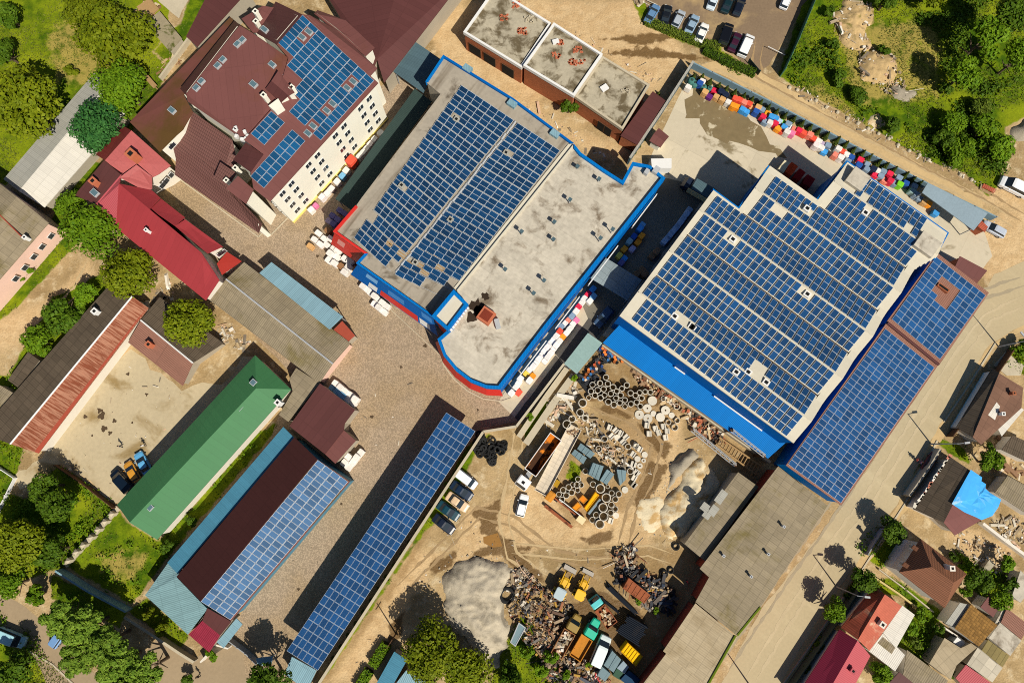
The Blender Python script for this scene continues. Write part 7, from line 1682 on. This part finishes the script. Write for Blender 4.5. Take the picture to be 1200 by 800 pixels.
scatter('site_rubble', [(620, 30), (700, 60), (780, 90), (760, 100), (700, 50), (640, 20)], 80, M['rubblemix'], .08, .35, 1, 38)
scatter('garden_rubble', [(150, 20), (176, -4), (188, 8), (172, 26)], 50, M['woodmix'], .2, .8, 1, 39)
scatter('garden_rubble', [(172, 355), (200, 325), (210, 345), (190, 365), (176, 372)], 70, M['rubblemix'], .15, .8, 1, 40)
scatter('garden_rubble', [(250, 372), (270, 385), (296, 402), (280, 410), (255, 400)], 60, M['rubblemix'], .15, .6, 1, 41)
scatter('garden_rubble', [(200, 62), (220, 50), (214, 72), (190, 96), (184, 78)], 50, M['woodmix'], .15, .5, 1, 42)
# coloured barrels heap by the lean-to
bc = [(26, 44, 84), (226, 128, 60), (60, 110, 160), (190, 90, 56), (20, 24, 30), (220, 200, 180), (44, 70, 120), (150, 84, 40)]
BRL = MB().lathe([(.26, 0), (.29, .08), (.29, .78), (.26, .86), (.22, .84), (.01, .84)], n=12).mesh('barrel', uv=False); BRL.materials.append(None)
nb_ = 0
for poly, n_ in (([(702, 404), (712, 402), (722, 412), (730, 422), (726, 428), (714, 424), (704, 414)], 34), ([(694, 426), (706, 422), (706, 430), (690, 440), (688, 448), (684, 452), (682, 446)], 26)):
    k = 0; r2 = random.Random(n_)
    pl = []
    while k < n_:
        u, v = r2.uniform(680, 732), r2.uniform(400, 454)
        if not inpoly((u, v), poly) or any((u - a_) ** 2 + (v - b_) ** 2 < 7 for a_, b_ in pl): 
            if r2.random() < .002: k += 1
            continue
        pl.append((u, v)); p = P(u, v, .8); o = bpy.data.objects.new('barrel', BRL); COL.objects.link(o); o.location = (p.x, p.y, 0); o.rotation_euler = (0, 0, r2.uniform(0, 6)); col = r2.choice(bc)
        o.material_slots[0].link = 'OBJECT'; o.material_slots[0].material = goods(col)
        tag(o, {(26, 44, 84): 'navy', (226, 128, 60): 'orange', (60, 110, 160): 'blue', (190, 90, 56): 'rust-red', (20, 24, 30): 'black', (220, 200, 180): 'cream', (44, 70, 120): 'dark blue', (150, 84, 40): 'brown'}[col] + (' barrel in the drum dump against the blue lean-to' if n_ == 34 else ' barrel in the drum dump under the aqua canopy'), 'barrel', 'old drums ' + ('against the blue lean-to' if n_ == 34 else 'under the aqua canopy')); k += 1
# lattice truss beams and the timber rack by the square shed
def truss(label, a_, b_, h, wdt=.7, n_=10, name='lattice_boom'):
    a_, b_ = P(*a_, h), P(*b_, h); o = thing(name, label, 'truss', (a_.x, a_.y, 0)); d = (b_ - a_).normalized(); s = Vector((-d.y, d.x, 0)) * wdt / 2; up = Vector((0, 0, wdt * .8)); mb = MB()
    for q_ in (s, -s, up): mb.tube(a_ + q_, b_ + q_, .07, n=6)
    L = (b_ - a_).length
    for i in range(n_):
        p, q_ = a_ + d * L * i / n_, a_ + d * L * (i + 1) / n_
        for x, y in ((s, -s), (-s, up), (up, s)): mb.tube(p + x, q_ + y, .035, n=4)
    mb.build('lattice', M['greymetal'], o)
    for p in (a_, b_): MB().box(p.x, p.y, 0, .5, .5, max(.1, h - .05)).build('support', M['darkwood'], o)
truss('long steel lattice boom lying towards the square shed', (811, 503), (862, 545), .8)
truss('rusty lattice boom above the blue lean-to edge', (858, 504), (896, 534), 4.9, .6)
o = thing('timber_rack', 'ladder-like timber rack at the lean-to end', 'rack', tuple(P(866, 528)))
mb = MB(); A_, B_ = P(843, 512, 1.2), P(892, 546, 1.2); C_, D_ = P(839, 520, 1.2), P(886, 556, 1.2)
mb.tube(A_, B_, .16).tube(C_, D_, .16).build('rail', M['wood'], o)
for i in range(14): MB().tube(A_.lerp(B_, (i + .5) / 14), C_.lerp(D_, (i + .5) / 14), .1, n=6).build('rung', M['wood'], o)
for p in (A_, B_, C_, D_): MB().box(p.x, p.y, 0, .2, .2, 1.15).build('leg', M['darkwood'], o)
# white marker stones along the track
SM = [None]
for i, (u, v) in enumerate(((925, 103), (934, 106), (956, 118), (968, 126), (981, 132), (993, 139), (1005, 145), (1017, 151), (1029, 157), (1041, 163), (1052, 170), (1065, 177), (1077, 182), (1088, 188), (1113, 196), (1125, 205), (1138, 211))):
    p = P(u, v); mb = MB(); r2 = random.Random(i); mb.lathe([(.42 * r2.uniform(.8, 1.1), 0), (.4, .2), (.25, .38), (.02, .42)], p.x, p.y, 7); o = mb.build('marker_stone', M['kerb'], loc=(p.x, p.y, 0)); tag(o, f'{ordn(i)} white marker stone from the upper end of the track', 'stone', 'white stones along the dirt track')

scatter('spoil_stones', [(1004, 70), (1022, 58), (1046, 66), (1052, 84), (1066, 112), (1048, 116), (1026, 102), (1008, 92)], 220, M['rubblemix'], .12, .5, 1, 51, pile=.9, long=.4)
scatter('spoil_stones', [(975, 20), (992, 0), (1018, 4), (1024, 18), (1014, 40), (1022, 56), (1002, 64), (984, 46)], 220, M['rubblemix'], .12, .5, 1, 52, pile=.8, long=.4)
scatter('yard_litter', [(520, 600), (640, 640), (760, 640), (800, 600), (780, 520), (740, 480), (760, 640), (640, 700), (480, 720), (400, 800), (470, 690)], 160, M['rubblemix'], .06, .3, 1, 53)
scatter('yard_litter', [(330, 450), (420, 470), (500, 430), (440, 600), (330, 740), (300, 700), (400, 560)], 60, M['rubblemix'], .05, .22, 1, 54)
scatter('yard_litter', [(60, 530), (150, 420), (230, 460), (140, 580)], 60, M['rubblemix'], .05, .25, 1, 55)
scatter('verge_stones', [(915, 100), (1000, 150), (1150, 222), (1150, 214), (1010, 140), (925, 96)], 160, M['rubblemix'], .08, .35, 1, 56)

scatter('pile_stones', [(514, 664), (540, 650), (600, 652), (604, 680), (594, 700), (604, 730), (600, 762), (588, 786), (562, 782), (540, 752), (516, 716)], 260, mk_multi('pile_stone', [srgb(186, 174, 152), srgb(168, 156, 134), srgb(200, 190, 170)]), .06, .3, 1, 57, long=.05)
scatter('pile_stones', [(790, 522), (824, 520), (846, 560), (836, 600), (812, 636), (766, 634), (742, 606), (756, 576), (778, 570)], 240, mk_multi('sand_stone', [srgb(222, 206, 172), srgb(190, 176, 150), srgb(160, 150, 132)]), .06, .32, 1, 58, long=.05)
# ------------------------------------------------------------------ trees and plants
LEAF = {'olive': mk_leaf('leaf_olive', (.07, .105, .003), (.19, .215, .006)), 'bright': mk_leaf('leaf_bright', (.055, .13, .004), (.16, .255, .008)), 'dark': mk_leaf('leaf_dark', (.03, .075, .004), (.095, .155, .008)),
        'cool': mk_leaf('leaf_cool', (.02, .09, .022), (.06, .18, .035)), 'chest': mk_leaf('leaf_chestnut', (.055, .12, .008), (.2, .29, .03)), 'conif': mk_leaf('leaf_conifer', (.03, .05, .008), (.09, .11, .015)), 'weed': mk_leaf('leaf_weed', (.05, .095, .008), (.16, .20, .02))}
BARK = mk('bark', (.12, .085, .055), var=.3, fine=.3, fs=5)
def leaf_quads(cen_, nrm, size, rng):
    n_ = len(cen_); t = rng.normal(size=(n_, 3)); a_ = np.cross(nrm, t); a_ /= np.linalg.norm(a_, axis=1, keepdims=True) + 1e-9; b_ = np.cross(nrm, a_)
    s = (size * rng.uniform(.6, 1.3, n_))[:, None]
    fold = nrm * s * rng.uniform(-.25, .25, (n_, 1))
    return np.stack([cen_ + a_ * s, cen_ + b_ * s * .62 + fold, cen_ - a_ * s, cen_ - b_ * s * .62 + fold], 1).reshape(-1, 3)
def quads_mesh(name, v):
    me = bpy.data.meshes.new(name); n_ = len(v) // 4
    me.vertices.add(len(v)); me.vertices.foreach_set('co', v.astype(np.float32).ravel()); me.loops.add(4 * n_); me.loops.foreach_set('vertex_index', np.arange(4 * n_, dtype=np.int32))
    me.polygons.add(n_); me.polygons.foreach_set('loop_start', np.arange(0, 4 * n_, 4, dtype=np.int32)); me.polygons.foreach_set('loop_total', np.full(n_, 4, dtype=np.int32)); me.update(); me.materials.append(None); return me
def crown(seed, R_, n_, leaf, nclump, rz=.75, cr=(.28, .46), spread=.72):
    rng = np.random.default_rng(seed)
    d = rng.normal(size=(nclump, 3)); d /= np.linalg.norm(d, axis=1, keepdims=True); d[:, 2] = np.where(d[:, 2] < -.35, -d[:, 2], d[:, 2])
    cc = d * (rng.uniform(.25, 1, nclump) ** .5 * spread)[:, None]; crr = rng.uniform(*cr, nclump)
    w_ = crr ** 2; k = rng.choice(nclump, n_, p=w_ / w_.sum())
    o = rng.normal(size=(n_, 3)); o[:, 2] += .35; o /= np.linalg.norm(o, axis=1, keepdims=True)
    p = cc[k] + o * (crr[k] * rng.uniform(.72, 1.06, n_))[:, None]
    p[:, 2] *= rz
    nr = o * .8 + rng.normal(size=(n_, 3)) * .42 + np.array([0, 0, .35]); nr /= np.linalg.norm(nr, axis=1, keepdims=True)
    return quads_mesh('crown', leaf_quads(p * R_, nr, leaf, rng))
BIG = [crown(s, 6.0, 5200, .34, 26) for s in (1, 2, 3)]; MID = [crown(s, 3.2, 2200, .27, 15) for s in (4, 5, 6)]; SML = [crown(s, 1.6, 700, .22, 8, .85) for s in (7, 8)]
LUM = [crown(s, 6.0, 4200, .42, 34, .7, (.16, .28), .85) for s in (9, 10)]
TRK = {}
def trunk_mesh(R_, H_):
    k = (round(R_), round(H_))
    if k not in TRK:
        mb = MB(); r_ = .06 * R_ + .08; mb.tube((0, 0, 0), (0, 0, H_ * .62), r_, r_ * .65, 9); rr = random.Random(int(R_ * 10))
        for i in range(6):
            a_ = i * 1.05 + rr.uniform(-.3, .3); z0 = H_ * rr.uniform(.35, .6); L = R_ * rr.uniform(.5, .75); mb.tube((0, 0, z0), (L * math.cos(a_), L * math.sin(a_), z0 + L * .6), r_ * .5, r_ * .15, 6)
        TRK[k] = mb.mesh('trunk', uv=False); TRK[k].materials.append(BARK)
    return TRK[k]
def tree(u, v, ru, h, kind, label, group=None, rv=None, form=None, name='broadleaf_tree', cat='tree', rot=None):
    """ru: crown radius in photo pixels; h: height of the tree"""
    R_ = ru * .155 * (1.0 + (400 - v) * .00022); hc = h - R_ * .55 if R_ > 2.2 else h * .6
    p = P(u, v, hc); R0 = 6.0 if R_ > 4.3 else 3.2 if R_ > 2.1 else 1.6; src = form or (BIG if R0 == 6 else MID if R0 == 3.2 else SML)
    if form: R0 = 6.0
    t = thing(name, label, cat, (p.x, p.y, 0), 0, group)
    s = R_ / R0; sv = (rv / ru if rv else 1)
    hz = max(.6, min(1.2, (h - hc) / (.62 * R_))) if R_ > 2 else 1
    part('crown', random.choice(src), t, (0, 0, hc), (0, 0, random.uniform(0, 6.28) if not rv else random.choice((0, math.pi))), (s, s * sv, s * hz), mat=LEAF[kind])
    part('trunk', trunk_mesh(R_, max(1.2, hc)), t)
    return t
tree(32, 124, 46, 11, 'olive', 'largest olive-green tree at the left edge by the white shed'); tree(2, 134, 24, 9, 'olive', 'olive-green tree cut by the left edge beside the largest one')
tree(135, 42, 42, 10, 'olive', 'broad olive-green tree by the broken concrete slab'); tree(100, 10, 26, 9, 'olive', 'olive tree at the top edge of the lawn')
tree(143, 103, 33, 9, 'bright', 'vivid green tree next to the cream building'); tree(114, 148, 32, 9, 'cool', 'dark blue-green tree beside the white roof')
tree(8, 18, 18, 5, 'dark', 'dark bush-like tree in the top left corner', cat='tree'); tree(6, 62, 17, 5, 'dark', 'dark small tree on the left edge of the lawn')
tree(84, 82, 9, 2.5, 'olive', 'small round bush on the lawn', name='garden_bush', cat='bush')
tree(112, 272, 37, 8, 'bright', 'bright tree against the red house wall'); tree(82, 243, 20, 6, 'bright', 'small bright tree between white shed and red house'); tree(150, 320, 34, 8, 'olive', 'darker olive tree below the red house')
tree(222, 376, 32, 8, 'olive', 'olive tree overhanging the small outbuilding'); tree(76, 368, 26, 4.5, 'dark', 'dark leafy shrub thicket above the barn', name='shrub_thicket', cat='shrub'); tree(45, 400, 20, 4, 'bright', 'bright shrub behind the small dark shed', name='shrub_thicket', cat='shrub'); tree(100, 345, 15, 4, 'bright', 'leafy shrub beside the barn end', name='shrub_thicket', cat='shrub')
tree(35, 312, 9, 2.5, 'bright', 'ivy-green bush against the pink house wall', name='garden_bush', cat='bush'); tree(26, 322, 8, 2.2, 'bright', 'lower green bush under the pink house windows', name='garden_bush', cat='bush')
tree(62, 592, 24, 8, 'dark', 'dark conifer-like tree by the brown fence'); tree(50, 570, 18, 7, 'dark', 'smaller dark tree above the fence corner'); tree(82, 588, 12, 4, 'bright', 'round bush inside the brown fence', name='garden_bush', cat='bush')
tree(22, 636, 34, 9, 'olive', 'large shadowy olive tree by the lower lawn'); tree(62, 645, 22, 6, 'dark', 'dark tree left of the stepping stone wall')
tree(16, 684, 18, 5, 'bright', 'rounded hedge tree by the path at left'); tree(43, 697, 14, 4, 'bright', 'small rounded tree right of the hedge tree', ); tree(5, 680, 12, 4, 'bright', 'bush at the left edge by the path', name='garden_bush', cat='bush')
GS = 'street trees along the front path'
for u, v, r_, h, lab in ((72, 722, 24, 8, 'uppermost street tree of the front path row'), (98, 735, 27, 9, 'second street tree of the front path row'), (92, 768, 24, 8, 'street tree leaning over the front path'), (124, 752, 26, 9, 'street tree in the middle of the row'), (138, 778, 28, 9, 'broad street tree near the lower end of the row'), (172, 785, 26, 9, 'last street tree of the row by the apron'), (150, 805, 24, 8, 'street tree cut by the bottom edge')):
    tree(u, v, r_, h, 'chest', lab, GS, form=LUM)
tree(12, 785, 26, 7, 'dark', 'dark tree in the bottom left corner'); tree(220, 795, 8, 2.5, 'dark', 'small shrub on the apron', name='garden_bush', cat='bush')
tree(247, 768, 9, 3, 'bright', 'small bush inside the lower white wall', name='garden_bush', cat='bush'); tree(196, 640, 10, 2.8, 'dark', 'small dark bush at the lawn corner', name='garden_bush', cat='bush'); tree(225, 610, 8, 2.5, 'dark', 'dark bush in the strip by the green-roofed house', name='garden_bush', cat='bush')
tree(190, 738, 9, 2.4, 'olive', 'overgrown bush behind the garden wall', name='garden_bush', cat='bush'); tree(173, 718, 9, 2.4, 'olive', 'overgrown bush below the weathered blue roof', name='garden_bush', cat='bush')
tree(315, 797, 24, 8, 'dark', 'dark tree at the bottom edge by the gate'); tree(505, 762, 36, 8.5, 'olive', 'broad olive tree at the bottom, left half of the pair'); tree(545, 784, 33, 6.5, 'olive', 'broad olive tree at the bottom, right half of the pair'); tree(594, 784, 13, 3.4, 'dark', 'dark tree right of the gravel heap foot'); tree(596, 800, 18, 5, 'dark', 'dark bushy tree at the bottom edge of the scrapyard')
for u, v, r_, lab in ((646, 768, 10, 'green bush left of the olive lorry wreck'), (634, 786, 10, 'green bush at the bottom scrap edge'), (664, 790, 7, 'small bush beside the red scrap'), (769, 715, 5, 'tiny bright bush by the warehouse shade'), (690, 779, 5, 'tiny bush in the tyre planter'), (673, 443, 5, 'tiny bush at the foundation wall end'), (620, 488, 6, 'small bush on the foundation walls'), (748, 704, 5, 'bright weed bush at the rust container foot'), (617, 762, 10, 'leafy bush behind the boat hull')):
    tree(u, v, r_, 1.8 if r_ < 8 else 2.6, 'bright', lab, name='yard_bush', cat='bush')
tree(667, 125, 12, 4, 'dark', 'lone dark shrub against the brick wall', name='garden_bush', cat='bush')
# wild ground at upper right
for u, v, r_, h, k, lab in ((1156, 44, 24, 10, 'bright', 'tall green tree of the wild ground beside the dark shadow'), (1190, 18, 24, 10, 'dark', 'tallest tree in the top right corner'), (1132, 84, 22, 8, 'bright', 'tree casting a long shadow on the wild ground'), (1092, -14, 24, 6, 'olive', 'tree cut by the top edge of wild ground'), (1038, 2, 14, 4, 'dark', 'dark bush at the top edge near the spoil'),
                           (1196, 66, 20, 8, 'bright', 'bright tree at the right edge of wild ground'), (1118, 142, 18, 3.4, 'bright', 'dense bush, upper of the track thicket'), (1148, 150, 20, 4, 'bright', 'bright bush in the middle of the track thicket'), (1168, 172, 20, 4, 'bright', 'bright bush on the right of the track thicket'), (1126, 178, 20, 3.4, 'bright', 'dark bush, lowest of the track thicket'), (1106, 165, 14, 3, 'dark', 'small dark bush at the thicket edge'), (1150, 128, 14, 3, 'weed', 'dark bush right above the track thicket'),
                           (985, 92, 12, 2, 'dark', 'low dark scrub left of the lower spoil mound'), (1002, 112, 14, 2.2, 'dark', 'low dark scrub below the spoil mound'), (1045, 147, 12, 2.6, 'dark', 'scrub beside the white rubble patch'), (1036, 58, 9, 2, 'dark', 'small scrub between the spoil mounds'), (976, 52, 9, 2, 'dark', 'small purple-dark scrub beside the spoil'), (1108, 104, 9, 2.2, 'dark', 'scrub between tall tree shadow and dry path'), (972, 14, 8, 2, 'dark', 'scrub near the timber pole')):
    tree(u, v, r_, h, k, lab, name='wild_tree' if h > 5 else 'scrub_bush', cat='tree' if h > 5 else 'bush')
# gardens right of the street
for u, v, r_, h, k, lab in ((1163, 541, 15, 5, 'bright', 'round bright tree between grey roof and tarpaulin'), (1162, 524, 7, 3, 'dark', 'small bush above the round bright tree'), (1046, 621, 17, 5, 'dark', 'dark tree before the hip-roofed house'), (1012, 681, 17, 5.5, 'dark', 'street-side tree above the red terrace houses'), (978, 714, 15, 5.5, 'bright', 'street-side tree left of the old red house'), (1148, 682, 17, 4.5, 'dark', 'dark green tree right of the hip-roofed house'), (1172, 700, 15, 4.5, 'bright', 'bright tree above the dusky maroon roof'), (1132, 692, 8, 2.5, 'bright', 'bright bush touching the hip-roofed house'), (1180, 660, 11, 4, 'bright', 'bright small tree behind the white boundary wall'), (1130, 660, 9, 2.4, 'bright', 'bush at the hip-roofed house gable'), (1118, 652, 7, 2.2, 'dark', 'small bush on the dry garden edge'),
                           (1030, 790, 15, 3.5, 'bright', 'bright bush beside the pink roof slope'), (1066, 735, 11, 2.2, 'bright', 'garden bush right of the white annexe'), (1080, 720, 10, 2.2, 'bright', 'garden bush by the alley walls'), (1074, 752, 9, 2, 'weed', 'vegetable bush in the shaded garden'), (1100, 735, 8, 2, 'dark', 'bush before the tan shingle house'), (1185, 684, 10, 3, 'dark', 'dark bush beside the pale outhouse'), (1116, 790, 6, 1.8, 'dark', 'small bush between the grey sheet sheds'), (1196, 406, 12, 3, 'bright', 'bush on the green lawn at right edge'), (960, 760, 9, 1.8, 'dark', 'low bush in the fenced front garden'), (948, 785, 9, 1.8, 'dark', 'lowest bush in the fenced front garden')):
    tree(u, v, r_, h, k, lab, name='garden_tree' if h > 3 else 'garden_bush', cat='tree' if h > 3 else 'bush')
# conifers
def conif():
    rng = np.random.default_rng(77); n_ = 420; z = rng.uniform(0, 1, n_) ** 1.3; a_ = rng.uniform(0, 6.28, n_); r_ = (1 - z) * .62 * rng.uniform(.75, 1.05, n_) + .04
    p = np.stack([r_ * np.cos(a_), r_ * np.sin(a_), z * 2.2 + .1], 1); nr = np.stack([np.cos(a_), np.sin(a_), np.full(n_, .6)], 1) + rng.normal(size=(n_, 3)) * .3; nr /= np.linalg.norm(nr, axis=1, keepdims=True)
    return quads_mesh('crown', leaf_quads(p, nr, .17, rng))
CF = conif(); CT_ = MB().tube((0, 0, 0), (0, 0, 1.5), .06, .03, 6).mesh('trunk', uv=False); CT_.materials.append(BARK)
def conifer(u, v, lab, group, s=1.0):
    p = P(u, v, 1.2); t = thing('conifer_shrub', lab, 'conifer', (p.x, p.y, 0), random.uniform(0, 6), group); s *= random.uniform(.88, 1.12); t.scale = (s, s, s); part('crown', CF, t, mat=LEAF['conif']); part('trunk', CT_, t)
cj = [J1(*q_) for q_ in ((90, 190), (150, 205), (215, 235), (285, 265), (345, 290), (410, 315), (480, 345), (545, 370), (610, 400), (675, 430), (740, 465), (805, 495), (870, 525), (935, 560), (1000, 590), (1065, 620), (1125, 655))] + [J2(*q_) for q_ in ((210, 290), (275, 325), (340, 365), (405, 395), (465, 420), (535, 465), (590, 490), (655, 520), (740, 565), (800, 600), (860, 625))]
for i, (u, v) in enumerate(cj): conifer(u, v, f'{ordn(i)} conifer shrub from the upper end of the track fence', 'conifers along the track fence', .95)
for i in range(20):
    u, v = 556 + (384 - 556) * i / 19 + 6, 516 + (776 - 516) * i / 19
    conifer(u - 2, v - 3, f'{ordn(i)} small conifer from the top between carport and wall', 'conifers between carport and wall', .55)
for i in range(6): conifer(770 + (742 - 770) * i / 5 + 3, 143 + (182 - 143) * i / 5 - 6 + (-30 if i < 3 else 0), f'{ordn(i)} little conifer along the side fence by the concrete yard', 'conifers along the side fence', .6)
def hedge(label, line, wdt, h, kind='dark', dens=55, name='trimmed_hedge'):
    rng = np.random.default_rng(int(abs(line[0][0]) * 7)); pts = [P(u, v) for u, v in line]; ps, ns = [], []
    core = MB()
    for i in range(len(pts) - 1):
        d = pts[i + 1] - pts[i]; L = d.length; e = d.normalized(); s = Vector((-e.y, e.x, 0)); n_ = int(L * (wdt + 2 * h) * dens)
        t = rng.uniform(0, L, n_); side = rng.uniform(-h - wdt / 2, h + wdt / 2, n_)
        for tt, sd_ in zip(t, side):
            lat = max(-wdt / 2, min(wdt / 2, sd_)); z = h - max(0, abs(sd_) - wdt / 2); q_ = pts[i] + e * tt + s * (lat + rng.normal() * .08); ps.append((q_.x, q_.y, max(.05, z + rng.normal() * .1)))
            nn = Vector((0, 0, 1)) if abs(sd_) < wdt / 2 else s * (1 if sd_ > 0 else -1); ns.append((nn.x + rng.normal() * .5, nn.y + rng.normal() * .5, nn.z + rng.normal() * .5 + .2))
        c_ = (pts[i] + pts[i + 1]) / 2; core.box(c_.x, c_.y, 0, L, wdt * .8, h * .88, math.atan2(d.y, d.x))
    o0 = cen(pts); o = thing(name, label, 'hedge', (o0.x, o0.y, 0))
    nr = np.array(ns); nr /= np.linalg.norm(nr, axis=1, keepdims=True)
    me = quads_mesh('foliage', leaf_quads(np.array(ps) - np.array([o0.x, o0.y, 0]), nr, .16, rng)); part('foliage', me, o, mat=LEAF[kind]); core.build('stems', mk('hedge_core', (.012, .02, .006)), o)
hedge('upper box of the trimmed hedge at the bottom', [(454, 752), (438, 778)], 1.6, 1.4, 'bright'); hedge('lower box of the trimmed hedge at the bottom', [(434, 783), (420, 806)], 1.6, 1.3, 'bright')
hedge('ragged hedge along the lower car park edge', [(756, 26), (785, 38), (820, 52), (842, 56)], 1.5, .9, 'weed', name='ragged_hedge'); hedge('ragged hedge below the right car park group', [(824, 60), (852, 74), (884, 88)], 1.5, .9, 'dark', name='ragged_hedge')
hedge('low dark hedge by the street fence and brown house', [(1010, 672), (990, 700)], 1.0, 1.0, 'dark', name='ragged_hedge'); hedge('weedy hedge in the front garden of the red terrace', [(968, 745), (940, 790)], 2.0, .6, 'dark', 25, name='ragged_hedge')
# undergrowth and grass
def pick(polys, n_, rng, hole=None):
    out = []
    for poly in polys:
        us = [q_[0] for q_ in poly]; vs_ = [q_[1] for q_ in poly]
        A_ = abs(area2(poly)) / 2; k = int(n_ * A_); 
        U = rng.uniform(max(-15, min(us)), min(1215, max(us)), k * 2); V = rng.uniform(max(-15, min(vs_)), min(815, max(vs_)), k * 2)
        for u, v in zip(U, V):
            if inpoly((u, v), poly): out.append((u, v))
    return out
def tufts(name, polys, dens, size, mat, seed, lumps=False, hmax=.5, thr=0.0, nscale=.12):
    rng = np.random.default_rng(seed); pts = pick(polys, dens, rng); ps, ns = [], []
    for u, v in pts:
        p = P(u, v); nz = mnoise.noise(Vector((p.x * nscale, p.y * nscale, seed)))
        if nz < thr + rng.uniform(-.12, .12): continue
        k = 10 if lumps else 2; R_ = rng.uniform(.35, .9) if lumps else .3
        for _ in range(k):
            d = rng.normal(size=3); d /= np.linalg.norm(d); d[2] = abs(d[2]); ps.append((p.x + d[0] * R_, p.y + d[1] * R_, max(.04, d[2] * R_ * hmax * 2 * (1 + nz)))); ns.append(d + rng.normal(size=3) * .4 + np.array([0, 0, .3]))
    nr = np.array(ns); nr /= np.linalg.norm(nr, axis=1, keepdims=True); me = quads_mesh(name, leaf_quads(np.array(ps), nr, size, rng)); me.materials[0] = mat
    o = bpy.data.objects.new(name, me); COL.objects.link(o); tag(o, 'rough green plants covering the open ground', 'plants', kind='stuff'); return o
tufts('grass', GRASS, .15, .13, mk_leaf('leaf_grass', (.07, .10, .012), (.17, .18, .03)), 5, thr=-.15, hmax=.3)
WILD = [GRASS[11]]; 
tufts('undergrowth', WILD, .05, .22, LEAF['weed'], 6, True, .45, thr=.05, nscale=.09)
tufts('undergrowth', [[(912, 88), (940, 30), (980, 60), (990, 110), (960, 112)], [(1090, 120), (1178, 120), (1178, 205), (1120, 200), (1080, 180)], [(1060, -20), (1210, -20), (1210, 110), (1120, 110), (1080, 40)], [(980, 104), (1040, 120), (1090, 180), (1030, 155)]], .055, .25, LEAF['dark'], 7, True, .6, thr=.1, nscale=.14)
tufts('weeds', GRASS[4:7] + GRASS[8:10] + GRASS[14:20] + [[(503, 603), (547, 524), (562, 510), (556, 532), (526, 598)]] + GRASS[20:21], .035, .2, LEAF['bright'], 8, True, .6, thr=.05, nscale=.25)
